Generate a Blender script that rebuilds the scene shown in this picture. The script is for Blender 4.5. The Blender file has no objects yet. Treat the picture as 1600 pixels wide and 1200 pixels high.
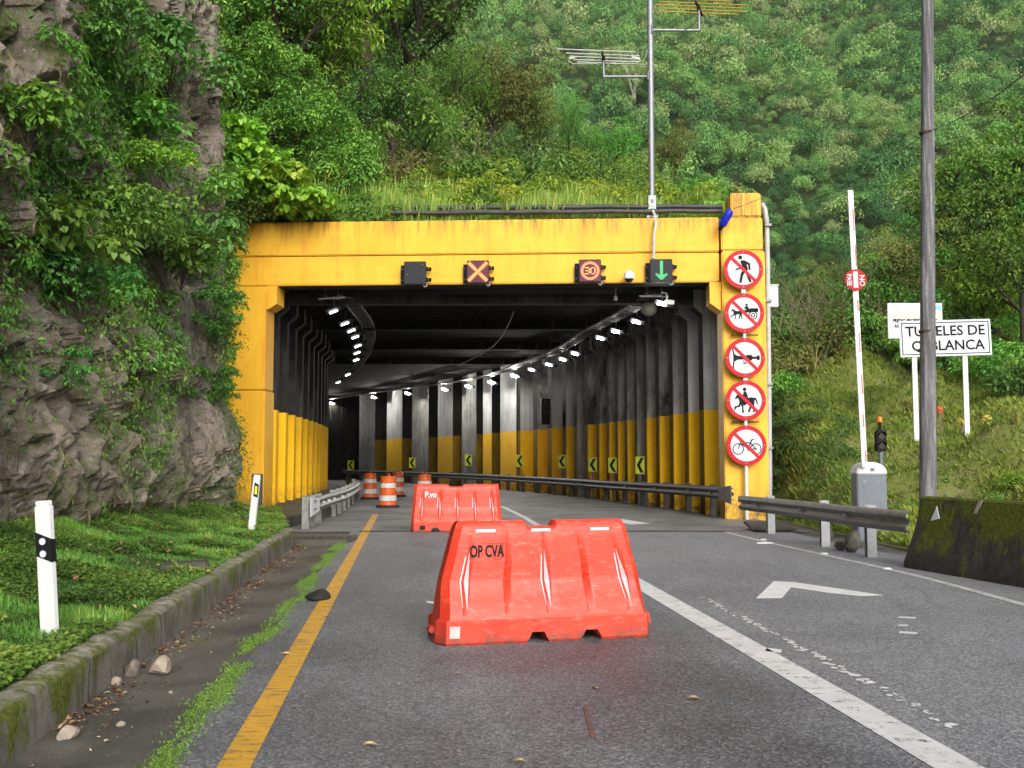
import bpy, bmesh, math, random
import numpy as np
from mathutils import Vector, Matrix

S = bpy.context.scene
COL = S.collection
R = math.radians
FPX, PITCH, CAMZ = 1600.0, math.atan(118 / 1600.0), 1.5

# ------------------------------------------------------------------ camera
cam_d = bpy.data.cameras.new("camera")
cam_d.sensor_width = 36.0
cam_d.lens = 36.0
cam_d.clip_end = 3000
cam_d.clip_start = 0.05
cam = bpy.data.objects.new("camera", cam_d)
COL.objects.link(cam)
cam.location = (0, 0, CAMZ)
cam.rotation_euler = (math.pi / 2 + PITCH, 0, 0)
S.camera = cam

# ------------------------------------------------------------------ sky, sun, exposure
SUN_EL, SUN_AZ = 27.0, 166.0          # azimuth clockwise from +Y: behind the camera, to the right
world = bpy.data.worlds.new("World")
S.world = world
world.use_nodes = True
wn = world.node_tree
bg = wn.nodes["Background"]
sky = wn.nodes.new("ShaderNodeTexSky")
sky.sky_type = 'NISHITA'
sky.sun_disc = False
sky.sun_elevation = R(SUN_EL)
sky.sun_rotation = R(SUN_AZ)
sky.dust_density = 4.0
sky.air_density = 1.0
hs = wn.nodes.new("ShaderNodeHueSaturation")
hs.inputs["Saturation"].default_value = 0.30     # a bright overcast
wn.links.new(sky.outputs[0], hs.inputs["Color"])
wn.links.new(hs.outputs[0], bg.inputs[0])
bg.inputs[1].default_value = 0.15
sun_d = bpy.data.lights.new("sun", 'SUN')
sun_d.energy = 1.1
sun_d.angle = R(32)
sun_d.color = (1.0, 0.95, 0.87)
sun = bpy.data.objects.new("sun", sun_d)
COL.objects.link(sun)
az, el = R(SUN_AZ), R(SUN_EL)
sun_dir = Vector((math.sin(az) * math.cos(el), math.cos(az) * math.cos(el), math.sin(el)))
sun.rotation_euler = sun_dir.to_track_quat('Z', 'Y').to_euler()
sun.location = (0, 0, 60)
S.view_settings.view_transform = 'Standard'
S.view_settings.look = 'None'
S.view_settings.gamma = 1
S.view_settings.use_curve_mapping = False
S.view_settings.exposure = 0.80
S.render.engine = 'CYCLES'
S.cycles.use_denoising = True
S.cycles.max_bounces = 7
S.cycles.diffuse_bounces = 3
S.cycles.glossy_bounces = 3
S.cycles.transmission_bounces = 3
S.cycles.transparent_max_bounces = 6
S.cycles.caustics_reflective = False
S.cycles.caustics_refractive = False
S.cycles.sample_clamp_indirect = 6

# ------------------------------------------------------------------ helpers: survey of the photograph
def P(u, v, Y):
    a, b = (u - 800) / FPX, (600 - v) / FPX
    c, s = math.cos(PITCH), math.sin(PITCH)
    t = Y / (c - b * s)
    return Vector((a * t, Y, CAMZ + t * (s + b * c)))

def G(u, v, z=0.0):
    a, b = (u - 800) / FPX, (600 - v) / FPX
    c, s = math.cos(PITCH), math.sin(PITCH)
    t = (z - CAMZ) / (s + b * c)
    return Vector((a * t, t * (c - b * s), z))

def interp(x, xs, ys):
    return float(np.interp(x, xs, ys))

# ------------------------------------------------------------------ helpers: objects
def tag(o, label=None, cat=None, group=None, kind=None):
    if label: o["label"] = label
    if cat: o["category"] = cat
    if group: o["group"] = group
    if kind: o["kind"] = kind
    return o

def empty(name, loc, label, cat, rz=0.0, group=None):
    o = bpy.data.objects.new(name, None)
    o.empty_display_size = 0.2
    COL.objects.link(o)
    o.location = loc
    o.rotation_euler = (0, 0, rz)
    return tag(o, label, cat, group)

def link_mesh(name, me, mat, parent=None, loc=(0, 0, 0), rot=(0, 0, 0)):
    o = bpy.data.objects.new(name, me)
    COL.objects.link(o)
    if mat is not None and not me.materials:
        for m in (mat if isinstance(mat, (list, tuple)) else [mat]):
            me.materials.append(m)
    if parent: o.parent = parent
    o.location = loc
    o.rotation_euler = rot
    return o

def copy_tree(o, parent=None):
    c = o.copy()
    COL.objects.link(c)
    if parent: c.parent = parent
    for ch in [x for x in o.children]:
        copy_tree(ch, c)
    return c

class MB:
    """collects simple solids and links them as ONE mesh object"""
    def __init__(self):
        self.v, self.f, self.m = [], [], []
        self.mi = 0
    def add(self, verts, faces):
        n = len(self.v)
        self.v += [tuple(p) for p in verts]
        self.f += [tuple(i + n for i in f) for f in faces]
        self.m += [self.mi] * len(faces)
        return self
    def box(self, c, s, rz=0.0, rx=0.0, ry=0.0):
        M = Matrix.Rotation(rz, 3, 'Z') @ Matrix.Rotation(ry, 3, 'Y') @ Matrix.Rotation(rx, 3, 'X')
        c = Vector(c)
        vs = [c + M @ Vector((x * s[0] / 2, y * s[1] / 2, z * s[2] / 2)) for x in (-1, 1) for y in (-1, 1) for z in (-1, 1)]
        return self.add(vs, [(0, 1, 3, 2), (4, 6, 7, 5), (0, 4, 5, 1), (2, 3, 7, 6), (0, 2, 6, 4), (1, 5, 7, 3)])
    def bbox(self, x0, x1, y0, y1, z0, z1):
        return self.box(((x0 + x1) / 2, (y0 + y1) / 2, (z0 + z1) / 2), (abs(x1 - x0), abs(y1 - y0), abs(z1 - z0)))
    def obox(self, o, ax, ay, az):
        o, ax, ay, az = Vector(o), Vector(ax), Vector(ay), Vector(az)
        vs = [o + ax * i + ay * j + az * k for i in (0, 1) for j in (0, 1) for k in (0, 1)]
        return self.add(vs, [(0, 1, 3, 2), (4, 6, 7, 5), (0, 4, 5, 1), (2, 3, 7, 6), (0, 2, 6, 4), (1, 5, 7, 3)])
    def prism(self, pts, d):
        """polygon pts (3d, planar) extruded by vector d"""
        pts = [Vector(p) for p in pts]
        n, d = len(pts), Vector(d)
        vs = pts + [p + d for p in pts]
        fs = [tuple(range(n))[::-1], tuple(range(n, 2 * n))]
        fs += [(i, (i + 1) % n, n + (i + 1) % n, n + i) for i in range(n)]
        return self.add(vs, fs)
    def plate(self, pts2, y0, y1):
        """(x,z) outline given a depth from y0 (front) to y1"""
        a = sum(pts2[i][0] * pts2[(i + 1) % len(pts2)][1] - pts2[(i + 1) % len(pts2)][0] * pts2[i][1] for i in range(len(pts2)))
        if a < 0: pts2 = pts2[::-1]
        return self.prism([(x, y1, z) for x, z in pts2][::-1], (0, y0 - y1, 0))
    def disc(self, cx, cz, r, y0, y1, n=32):
        return self.plate([(cx + r * math.cos(2 * math.pi * i / n), cz + r * math.sin(2 * math.pi * i / n)) for i in range(n)], y0, y1)
    def ring2(self, cx, cz, r0, r1, y0, y1, n=40):
        vs, fs = [], []
        for i in range(n):
            a = 2 * math.pi * i / n
            for r, y in ((r1, y1), (r1, y0), (r0, y0), (r0, y1)):
                vs.append((cx + r * math.cos(a), y, cz + r * math.sin(a)))
        for i in range(n):
            j = (i + 1) % n
            for k in range(4):
                fs.append((4 * i + k, 4 * i + (k + 1) % 4, 4 * j + (k + 1) % 4, 4 * j + k))
        return self.add(vs, fs)
    def bar2(self, x0, z0, x1, z1, w, y0, y1):
        d = Vector((x1 - x0, z1 - z0)); L = d.length; d /= L
        n = Vector((-d.y, d.x)) * w / 2
        return self.plate([(x0 + n.x, z0 + n.y), (x1 + n.x, z1 + n.y), (x1 - n.x, z1 - n.y), (x0 - n.x, z0 - n.y)], y0, y1)
    def tube(self, pts, r, n=8, cap=True):
        pts = [Vector(p) for p in pts]
        rs = r if isinstance(r, (list, tuple)) else [r] * len(pts)
        vs, fs = [], []
        prev = None
        for i, p in enumerate(pts):
            t = (pts[min(i + 1, len(pts) - 1)] - pts[max(i - 1, 0)])
            if t.length < 1e-9: t = Vector((0, 0, 1))
            t.normalize()
            if prev is None:
                u = t.orthogonal().normalized()
            else:
                u = (prev - t * prev.dot(t))
                u = u.normalized() if u.length > 1e-6 else t.orthogonal().normalized()
            prev = u
            w = t.cross(u)
            for k in range(n):
                a = 2 * math.pi * k / n
                vs.append(p + (u * math.cos(a) + w * math.sin(a)) * rs[i])
        for i in range(len(pts) - 1):
            for k in range(n):
                fs.append((i * n + k, i * n + (k + 1) % n, (i + 1) * n + (k + 1) % n, (i + 1) * n + k))
        if cap:
            fs.append(tuple(range(n))[::-1]); fs.append(tuple((len(pts) - 1) * n + k for k in range(n)))
        return self.add(vs, fs)
    def lathe(self, prof, c=(0, 0, 0), n=24):
        c = Vector(c); vs, fs = [], []
        for r, z in prof:
            for k in range(n):
                a = 2 * math.pi * k / n
                vs.append(c + Vector((r * math.cos(a), r * math.sin(a), z)))
        for i in range(len(prof) - 1):
            for k in range(n):
                fs.append((i * n + k, i * n + (k + 1) % n, (i + 1) * n + (k + 1) % n, (i + 1) * n + k))
        fs.append(tuple(range(n))[::-1]); fs.append(tuple((len(prof) - 1) * n + k for k in range(n)))
        return self.add(vs, fs)
    def sweep(self, path, ups, prof, closed=True, cap=True):
        """prof: list of (side, up); path: points; ups: (side vector) per point; up is +Z"""
        n = len(prof); vs, fs = [], []
        for p, s in zip(path, ups):
            for a, b in prof:
                vs.append(Vector(p) + Vector(s) * a + Vector((0, 0, b)))
        for i in range(len(path) - 1):
            for k in range(n if closed else n - 1):
                fs.append((i * n + k, i * n + (k + 1) % n, (i + 1) * n + (k + 1) % n, (i + 1) * n + k))
        if closed and cap:
            fs.append(tuple(range(n))[::-1]); fs.append(tuple((len(path) - 1) * n + k for k in range(n)))
        return self.add(vs, fs)
    def grid(self, rows):
        nr, nc = len(rows), len(rows[0])
        vs = [p for r in rows for p in r]
        fs = [(i * nc + j, i * nc + j + 1, (i + 1) * nc + j + 1, (i + 1) * nc + j) for i in range(nr - 1) for j in range(nc - 1)]
        return self.add(vs, fs)
    def build(self, name, mat, parent=None, loc=(0, 0, 0), rot=(0, 0, 0), world=False, smooth=0, bevel=0, fix=True):
        off = Vector((0, 0, 0))
        if world:
            off = Vector(parent.location) if parent is not None else Vector(loc)
        me = bpy.data.meshes.new(name)
        me.from_pydata([tuple(Vector(p) - off) for p in self.v], [], self.f)
        mats = mat if isinstance(mat, (list, tuple)) else [mat]
        for m in mats: me.materials.append(m)
        if len(mats) > 1: me.polygons.foreach_set("material_index", self.m)
        if fix or bevel:
            bm = bmesh.new(); bm.from_mesh(me)
            bmesh.ops.recalc_face_normals(bm, faces=bm.faces)
            if bevel:
                ed = [e for e in bm.edges if len(e.link_faces) == 2 and e.calc_face_angle(0) > 0.5]
                bmesh.ops.bevel(bm, geom=ed, offset=bevel, segments=2, affect='EDGES', clamp_overlap=True)
            bm.to_mesh(me); bm.free()
        if smooth or bevel:
            me.polygons.foreach_set("use_smooth", [True] * len(me.polygons))
            me.set_sharp_from_angle(angle=R(smooth or 40))
        me.update()
        o = bpy.data.objects.new(name, me)
        COL.objects.link(o)
        if parent is not None: o.parent = parent
        if world and parent is None: o.location = off
        elif not world:
            o.location = loc; o.rotation_euler = rot
        return o

def text_obj(name, body, size, mat, parent, loc, rot=(math.pi / 2, 0, 0), ext=0.002, align='CENTER', sx=1.0, bold=0.0, shear=0.0):
    cu = bpy.data.curves.new(name, 'FONT')
    cu.body = body; cu.size = size; cu.extrude = ext; cu.align_x = align; cu.align_y = 'CENTER'
    cu.offset = bold; cu.resolution_u = 3; cu.shear = shear
    t = bpy.data.objects.new(name, cu)
    COL.objects.link(t)
    me = bpy.data.meshes.new_from_object(t.evaluated_get(bpy.context.evaluated_depsgraph_get()))
    me.name = name
    bpy.data.objects.remove(t); bpy.data.curves.remove(cu)
    me.materials.clear()
    o = link_mesh(name, me, mat, parent, loc, rot)
    o.scale = (sx, 1, 1)
    return o

# ------------------------------------------------------------------ helpers: numpy meshes, noise, leaves
def np_mesh(name, co, faces, tint=None, smooth=False):
    """co (n,3); faces (m,k) int"""
    me = bpy.data.meshes.new(name)
    m, k = faces.shape
    me.vertices.add(len(co)); me.vertices.foreach_set("co", np.ascontiguousarray(co, dtype=np.float32).ravel())
    me.loops.add(m * k); me.loops.foreach_set("vertex_index", np.ascontiguousarray(faces, dtype=np.int32).ravel())
    me.polygons.add(m); me.polygons.foreach_set("loop_start", np.arange(0, m * k, k, dtype=np.int32))
    if tint is not None:
        at = me.attributes.new("tint", 'FLOAT', 'FACE')
        at.data.foreach_set("value", np.ascontiguousarray(tint, dtype=np.float32))
    me.polygons.foreach_set("use_smooth", np.full(m, smooth, dtype=bool))
    me.update(calc_edges=True)
    return me

def _hash(ix, iy, iz, seed):
    h = (ix * 374761393 + iy * 668265263 + iz * 2147483647 + seed * 144665) & 0xFFFFFFFF
    h = ((h ^ (h >> 13)) * 1274126177) & 0xFFFFFFFF
    h = (h ^ (h >> 16)) & 0xFFFFFF
    return h / float(0xFFFFFF)

def vnoise(p, seed=0):
    p = np.asarray(p, dtype=np.float64)
    i = np.floor(p).astype(np.int64); f = p - i
    f = f * f * (3 - 2 * f)
    out = 0
    for dx in (0, 1):
        for dy in (0, 1):
            for dz in (0, 1):
                w = (f[..., 0] if dx else 1 - f[..., 0]) * (f[..., 1] if dy else 1 - f[..., 1]) * (f[..., 2] if dz else 1 - f[..., 2])
                out = out + w * _hash(i[..., 0] + dx, i[..., 1] + dy, i[..., 2] + dz, seed)
    return out

def fbm(p, oct=4, seed=0, ridged=False):
    p = np.asarray(p, dtype=np.float64)
    a, s, tot = 1.0, 0.0, 0.0
    for k in range(oct):
        n = vnoise(p, seed + k * 7)
        if ridged: n = 1 - abs(2 * n - 1)
        s = s + a * n; tot += a
        a *= 0.5; p = p * 2.03 + 11.7
    return s / tot

def worley(p, seed=0):
    """nearest-cell random value and edge distance on a jittered grid"""
    p = np.asarray(p, dtype=np.float64); i0 = np.floor(p).astype(np.int64)
    d1 = np.full(p.shape[:-1], 9.0); d2 = d1.copy(); val = np.zeros(p.shape[:-1])
    for dx in (-1, 0, 1):
        for dy in (-1, 0, 1):
            for dz in (-1, 0, 1):
                c = i0 + np.array([dx, dy, dz])
                j = np.stack([_hash(c[..., 0], c[..., 1], c[..., 2], seed + k) for k in (1, 2, 3)], -1)
                d = np.linalg.norm(c + j - p, axis=-1)
                v = _hash(c[..., 0], c[..., 1], c[..., 2], seed + 4)
                nearer = d < d1
                d2 = np.where(nearer, d1, np.minimum(d2, d)); val = np.where(nearer, v, val); d1 = np.where(nearer, d, d1)
    return val, d2 - d1

QUAD = np.array([(0, 0, 0), (0.5, .45, .10), (0, 1, -.10), (-.5, .45, .10)])
OVAL = np.array([(0, 0, 0), (.36, .22, .08), (.46, .55, .10), (0, 1.0, -.14), (-.46, .55, .10), (-.36, .22, .08)])
HEART = np.array([(0, .06, 0), (.34, -.04, .02), (.50, .28, .04), (.30, .68, .0), (0, 1.0, -.08), (-.30, .68, .0), (-.50, .28, .04), (-.34, -.04, .02)])

def norm(a):
    return a / np.maximum(np.linalg.norm(a, axis=-1, keepdims=True), 1e-9)

def leaf_geo(pos, nrm, length, width, rng, shape=QUAD, axis=None):
    """one small face per leaf; nrm = the way the blade faces; axis = the way the tip points"""
    n = len(pos)
    nrm = norm(nrm)
    if axis is None: axis = rng.normal(size=(n, 3))
    axis = axis - (axis * nrm).sum(1, keepdims=True) * nrm
    axis = norm(axis)
    side = np.cross(axis, nrm)
    length = np.broadcast_to(np.asarray(length, float), (n,))[:, None, None]
    width = np.broadcast_to(np.asarray(width, float), (n,))[:, None, None]
    k = len(shape)
    co = (pos[:, None, :] + side[:, None, :] * shape[None, :, 0:1] * width
          + axis[:, None, :] * shape[None, :, 1:2] * length + nrm[:, None, :] * shape[None, :, 2:3] * length)
    faces = np.arange(n * k).reshape(n, k)
    return co.reshape(-1, 3), faces

def merge(parts):
    co = np.concatenate([p[0] for p in parts]); k = parts[0][1].shape[1]
    off, fs = 0, []
    for p in parts:
        fs.append(p[1] + off); off += len(p[0])
    return co, np.concatenate(fs), np.concatenate([p[2] for p in parts])

def blob_leaves(center, rad, n, L, W, rng, shape=QUAD, droop=0.35, tint0=0.5, tintv=0.5, up=0.4):
    """leaves on and inside a lumpy ellipsoid"""
    d = norm(rng.normal(size=(n, 3)))
    d[:, 2] = np.where(d[:, 2] < -0.3, -d[:, 2], d[:, 2])
    r = 0.55 + 0.5 * rng.random(n) ** 0.6
    pos = np.asarray(center) + d * np.asarray(rad) * r[:, None]
    nr = d * 0.9 + np.array([0, 0, up]) + rng.normal(size=(n, 3)) * 0.45
    ax = d * 0.7 + np.array([0, 0, -droop]) + rng.normal(size=(n, 3)) * 0.5
    s = 0.7 + 0.6 * rng.random(n)
    co, f = leaf_geo(pos, nr, L * s, W * s, rng, shape, ax)
    t = np.clip(tint0 + (rng.random(n) - .5) * tintv, 0, 1)
    return co, f, t
# ------------------------------------------------------------------ materials
class NT:
    def __init__(self, name):
        self.mat = bpy.data.materials.new(name); self.mat.use_nodes = True
        self.t = self.mat.node_tree
        self.b = self.t.nodes["Principled BSDF"]
        self.out = self.t.nodes["Material Output"]
    def n(self, typ, **kw):
        x = self.t.nodes.new(typ)
        for k, v in kw.items(): setattr(x, k, v)
        return x
    def l(self, a, b): self.t.links.new(a, b)
    def co(self):
        if not hasattr(self, "_co"): self._co = self.n("ShaderNodeTexCoord")
        return self._co.outputs["Object"]
    def pos(self):
        if not hasattr(self, "_ge"): self._ge = self.n("ShaderNodeNewGeometry")
        return self._ge.outputs["Position"]
    def mapped(self, src, sc):
        m = self.n("ShaderNodeMapping"); m.inputs["Scale"].default_value = sc
        self.l(src, m.inputs[0]); return m.outputs[0]
    def noise(self, vec, scale, detail=5, rough=0.6, dist=0.0):
        x = self.n("ShaderNodeTexNoise")
        x.inputs["Scale"].default_value = scale; x.inputs["Detail"].default_value = detail
        x.inputs["Roughness"].default_value = rough; x.inputs["Distortion"].default_value = dist
        self.l(vec, x.inputs["Vector"]); return x.outputs["Fac"]
    def voro(self, vec, scale, feature='F1'):
        x = self.n("ShaderNodeTexVoronoi", feature=feature)
        x.inputs["Scale"].default_value = scale
        self.l(vec, x.inputs["Vector"]); return x.outputs["Distance"]
    def ramp(self, fac, stops):
        x = self.n("ShaderNodeValToRGB"); e = x.color_ramp.elements
        while len(e) < len(stops): e.new(0.5)
        for el, (p, c) in zip(e, stops):
            el.position = p
            el.color = (c, c, c, 1) if not isinstance(c, (tuple, list)) else (c[0], c[1], c[2], 1)
        self.l(fac, x.inputs[0]); return x.outputs[0]
    def mix(self, fac, a, b, mode='MIX'):
        x = self.n("ShaderNodeMix", data_type='RGBA', blend_type=mode)
        for s, v in ((x.inputs[0], fac), (x.inputs[6], a), (x.inputs[7], b)):
            if hasattr(v, "links"): self.l(v, s)
            elif isinstance(v, (tuple, list)): s.default_value = (v[0], v[1], v[2], 1)
            elif s.type == 'RGBA': s.default_value = (v, v, v, 1)
            else: s.default_value = v
        return x.outputs[2]
    def math(self, op, a, b=0.0):
        x = self.n("ShaderNodeMath", operation=op)
        for s, v in ((x.inputs[0], a), (x.inputs[1], b)):
            if hasattr(v, "links"): self.l(v, s)
            else: s.default_value = v
        return x.outputs[0]
    def sep(self, vec):
        x = self.n("ShaderNodeSeparateXYZ"); self.l(vec, x.inputs[0]); return x.outputs
    def bump(self, h, strength=0.3, dist=0.02):
        x = self.n("ShaderNodeBump"); x.inputs["Strength"].default_value = strength; x.inputs["Distance"].default_value = dist
        self.l(h, x.inputs["Height"]); self.l(x.outputs[0], self.b.inputs["Normal"])
    def set(self, col=None, rough=None, metal=None, spec=None):
        for key, v in (("Base Color", col), ("Roughness", rough), ("Metallic", metal), ("Specular IOR Level", spec)):
            if v is None: continue
            s = self.b.inputs[key]
            if hasattr(v, "links"): self.l(v, s)
            elif isinstance(v, (tuple, list)): s.default_value = (v[0], v[1], v[2], 1)
            else: s.default_value = v
        return self.mat

def plain(name, col, rough=0.5, metal=0.0, var=0.18, scale=6.0, bump=0.0, bscale=60.0, dirt=None, spec=0.3):
    t = NT(name)
    c = t.co()
    n = t.noise(c, scale, 6, 0.65)
    lo = tuple(max(0, x * (1 - var)) for x in col); hi = tuple(min(1, x * (1 + var)) for x in col)
    colr = t.ramp(n, [(0.3, lo), (0.7, hi)])
    if dirt:
        d = t.noise(t.mapped(c, (1, 1, 0.35)), scale * 2.3, 8, 0.7)
        colr = t.mix(t.ramp(d, [(0.55, 0.0), (0.72, 0.75)]), colr, dirt)
    t.set(colr, t.ramp(n, [(0.2, max(0, rough - .08)), (0.8, min(1, rough + .1))]), metal)
    if bump: t.bump(t.noise(c, bscale, 4), bump, 0.01)
    t.b.inputs['Specular IOR Level'].default_value = spec
    return t.mat

def emit(name, col, strength, base=(0.02, 0.02, 0.02)):
    t = NT(name)
    t.set(base, 0.4)
    t.b.inputs["Emission Color"].default_value = (*col, 1)
    t.b.inputs["Emission Strength"].default_value = strength
    return t.mat

def leaf_mat(name, stops, rough=0.45, trans=0.3, patch=None):
    t = NT(name)
    a = t.n("ShaderNodeAttribute", attribute_name="tint")
    c = t.ramp(a.outputs["Fac"], stops)
    oi = t.n("ShaderNodeObjectInfo")
    hsv = t.n("ShaderNodeHueSaturation")
    t.l(t.math('ADD', t.math('MULTIPLY', oi.outputs["Random"], 0.05), 0.475), hsv.inputs["Hue"])
    t.l(t.math('ADD', t.math('MULTIPLY', oi.outputs["Random"], 0.5), 0.75), hsv.inputs["Value"])
    t.l(c, hsv.inputs["Color"]); c = hsv.outputs[0]
    t.set(c, rough, 0, 0.35)
    tr = t.n("ShaderNodeBsdfTranslucent")
    t.l(t.mix(1.0, c, (1.0, 1.0, 0.55), 'MULTIPLY'), tr.inputs[0])
    mx = t.n("ShaderNodeMixShader"); mx.inputs[0].default_value = trans
    t.l(t.b.outputs[0], mx.inputs[1]); t.l(tr.outputs[0], mx.inputs[2])
    t.l(mx.outputs[0], t.out.inputs[0])
    return t.mat

# yellow traffic paint on concrete: chips, rain streaks, hairline cracks
def yellow_paint(name, crack=True):
    t = NT(name); p = t.pos()
    n1 = t.noise(p, 0.9, 5, 0.6); n2 = t.noise(p, 14, 4, 0.7)
    c = t.ramp(n1, [(0.3, (0.66, 0.34, 0.009)), (0.7, (0.74, 0.405, 0.014))])
    st = t.noise(t.mapped(p, (3.2, 3.2, 0.18)), 1.6, 5, 0.65)
    c = t.mix(t.ramp(st, [(0.50, 0.0), (0.70, 0.7)]), c, (0.66, 0.25, 0.004))
    c = t.mix(t.ramp(t.noise(t.mapped(p, (1.1, 1.1, 0.8)), 1.3, 3, 0.5), [(0.52, 0.0), (0.56, 0.28)]), c, (0.80, 0.47, 0.03))
    z = t.sep(p)[2]
    topm = t.math('MULTIPLY', t.ramp(t.noise(t.mapped(p, (5, 5, 0.4)), 2.2, 6, 0.7), [(0.45, 0.0), (0.62, 1.0)]),
                  t.ramp(t.math('DIVIDE', z, 10.0), [(0.725, 0.0), (0.775, 0.8)]))
    c = t.mix(topm, c, (0.10, 0.055, 0.012))
    footm = t.math('MULTIPLY', t.ramp(t.noise(p, 5, 6, 0.75), [(0.42, 0.0), (0.62, 1.0)]),
                   t.ramp(t.math('DIVIDE', z, 2.0), [(0.12, 0.9), (0.42, 0.0)]))
    c = t.mix(footm, c, (0.07, 0.06, 0.03))
    chips = t.ramp(t.noise(p, 17, 4, 0.6), [(0.665, 0.0), (0.70, 1.0)])
    c = t.mix(t.math('MULTIPLY', chips, t.ramp(t.noise(p, 1.4, 2), [(0.45, 0), (0.6, .85)])), c, (0.12, 0.08, 0.03))
    if crack:
        xx = t.math('ADD', t.sep(p)[0], t.math('MULTIPLY', t.noise(p, 4, 5, 0.7), 0.05))
        fr = t.math('ABSOLUTE', t.math('SUBTRACT', t.math('FRACT', t.math('DIVIDE', xx, 1.22)), 0.5))
        jm = t.math('MULTIPLY', t.ramp(fr, [(0.0, 0.6), (0.006, 0.0)]), t.ramp(t.noise(p, 2.1, 4), [(0.42, 0.0), (0.6, 1.0)]))
        c = t.mix(jm, c, (0.30, 0.14, 0.01))
    t.set(c, t.ramp(n2, [(0.3, 0.5), (0.7, 0.72)]))
    t.bump(t.math('ADD', t.math('MULTIPLY', n2, 0.4), t.noise(p, 1.7, 3)), 0.25, 0.03)
    return t.mat

def concrete(name, lo, hi, soot=0.0, streak=0.5, paint_z=None, spec=0.25, painted_shade=0.0):
    """grey concrete with run-off streaks; soot = share of it blackened; paint_z = yellow paint below that height"""
    t = NT(name); p = t.pos()
    n1 = t.noise(p, 1.1, 7, 0.65)
    c = t.ramp(n1, [(0.3, lo), (0.7, hi)])
    st = t.noise(t.mapped(p, (4, 4, 0.22)), 1.5, 7, 0.7)
    c = t.mix(t.ramp(st, [(0.5, 0.0), (0.68, streak)]), c, tuple(x * 0.3 for x in lo))
    c = t.mix(t.ramp(t.noise(t.mapped(p, (6, 6, 0.15)), 1.3, 6, 0.7), [(0.6, 0.0), (0.72, 0.5)]), c, (0.34, 0.33, 0.29))
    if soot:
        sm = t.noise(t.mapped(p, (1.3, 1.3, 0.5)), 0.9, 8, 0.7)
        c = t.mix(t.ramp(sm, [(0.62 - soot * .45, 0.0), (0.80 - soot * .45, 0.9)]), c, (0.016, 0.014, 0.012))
    zz = t.sep(p)[2]
    form = t.n("ShaderNodeTexWave"); form.inputs["Scale"].default_value = 0.25
    if paint_z:
        edge = t.math('ADD', zz, t.math('MULTIPLY', t.noise(p, 9, 3), 0.03))
        y = t.ramp(t.noise(p, 1.2, 5), [(0.3, (0.76, 0.41, 0.008)), (0.7, (0.86, 0.50, 0.016))])
        y = t.mix(t.ramp(t.noise(t.mapped(p, (4, 4, 0.5)), 2.5, 7, 0.75), [(0.60, 0.0), (0.74, 0.55)]), y, (0.20, 0.10, 0.012))
        foot = t.math('MULTIPLY', t.ramp(t.noise(p, 6, 6, 0.7), [(0.40, 0), (0.6, 1)]), t.ramp(t.math('DIVIDE', zz, 2.0), [(0.05, 0.9), (0.36, 0)]))
        y = t.mix(foot, y, (0.06, 0.05, 0.03))
        c = t.mix(t.ramp(t.math('SUBTRACT', edge, paint_z - 0.5), [(0.505, 0.0), (0.515, 1.0)]), y, c)
    if painted_shade:  # darkens paint and concrete alike: shade put into the colour
        shade_m = t.ramp(t.noise(t.mapped(p, (2, 2, 0.6)), 1.1, 6, 0.7), [(0.3, painted_shade), (0.75, painted_shade - .22)])
        c = t.mix(shade_m, c, (0.008, 0.007, 0.005))
    t.set(c, 0.9, 0, spec)
    t.bump(t.math('ADD', t.noise(p, 20, 5), t.math('MULTIPLY', t.noise(p, 2, 4), 2.0)), 0.3, 0.02)
    return t.mat

M = {}
M['yellow'] = yellow_paint("yellow_paint")
M['pillar'] = concrete("pillar_paint", (0.34, 0.34, 0.335), (0.52, 0.52, 0.51), 0.0, 0.5, 2.87)
M['pillar_soot'] = concrete("sooty_pillar_paint", (0.30, 0.295, 0.29), (0.48, 0.47, 0.46), 0.42, 0.6, 2.87)
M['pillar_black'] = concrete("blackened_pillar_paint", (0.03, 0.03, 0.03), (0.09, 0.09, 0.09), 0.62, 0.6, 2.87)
M['pillar_shade'] = concrete("shade_darkened_paint", (0.03, 0.03, 0.03), (0.09, 0.09, 0.09), 0.62, 0.6, 2.87, .1, .93)  # near-black copy of the pillar paint, with shade painted into it
M['pillar_bare'] = concrete("bare_concrete", (0.17, 0.165, 0.15), (0.36, 0.355, 0.33), 0.12, 0.8)
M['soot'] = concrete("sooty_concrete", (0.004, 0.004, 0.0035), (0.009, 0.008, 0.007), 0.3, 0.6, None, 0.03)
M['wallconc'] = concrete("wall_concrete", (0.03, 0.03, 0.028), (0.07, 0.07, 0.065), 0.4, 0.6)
M['steel'] = plain("galvanised_steel", (0.24, 0.25, 0.265), 0.5, 0.6, 0.15, 8, dirt=(0.16, 0.15, 0.13))
M['steel_dirty'] = plain("sooty_galvanised_steel", (0.09, 0.09, 0.09), 0.6, 0.3, 0.4, 5, dirt=(0.02, 0.02, 0.02))
M['steel_worn'] = plain("weathered_steel", (0.20, 0.20, 0.195), 0.5, 0.45, 0.3, 6, dirt=(0.07, 0.06, 0.045))
M['white'] = plain("white_paint", (0.57, 0.58, 0.59), 0.5, 0, 0.05, 9, dirt=(0.55, 0.53, 0.47))
M['white_clean'] = plain("white_sheeting", (0.54, 0.57, 0.61), 0.6, 0, 0.05, 4, spec=0.15, dirt=(0.44, 0.44, 0.42))
M['black'] = plain("black_paint", (0.008, 0.008, 0.010), 0.65, 0, 0.3, 8, spec=0.15)
M['housing'] = plain("charcoal_housing", (0.022, 0.023, 0.029), 0.6, 0, 0.2, 8, spec=0.2)
M['red_sign'] = plain("red_sheeting", (0.42, 0.010, 0.02), 0.55, 0, 0.07, 6, spec=0.2)
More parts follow.
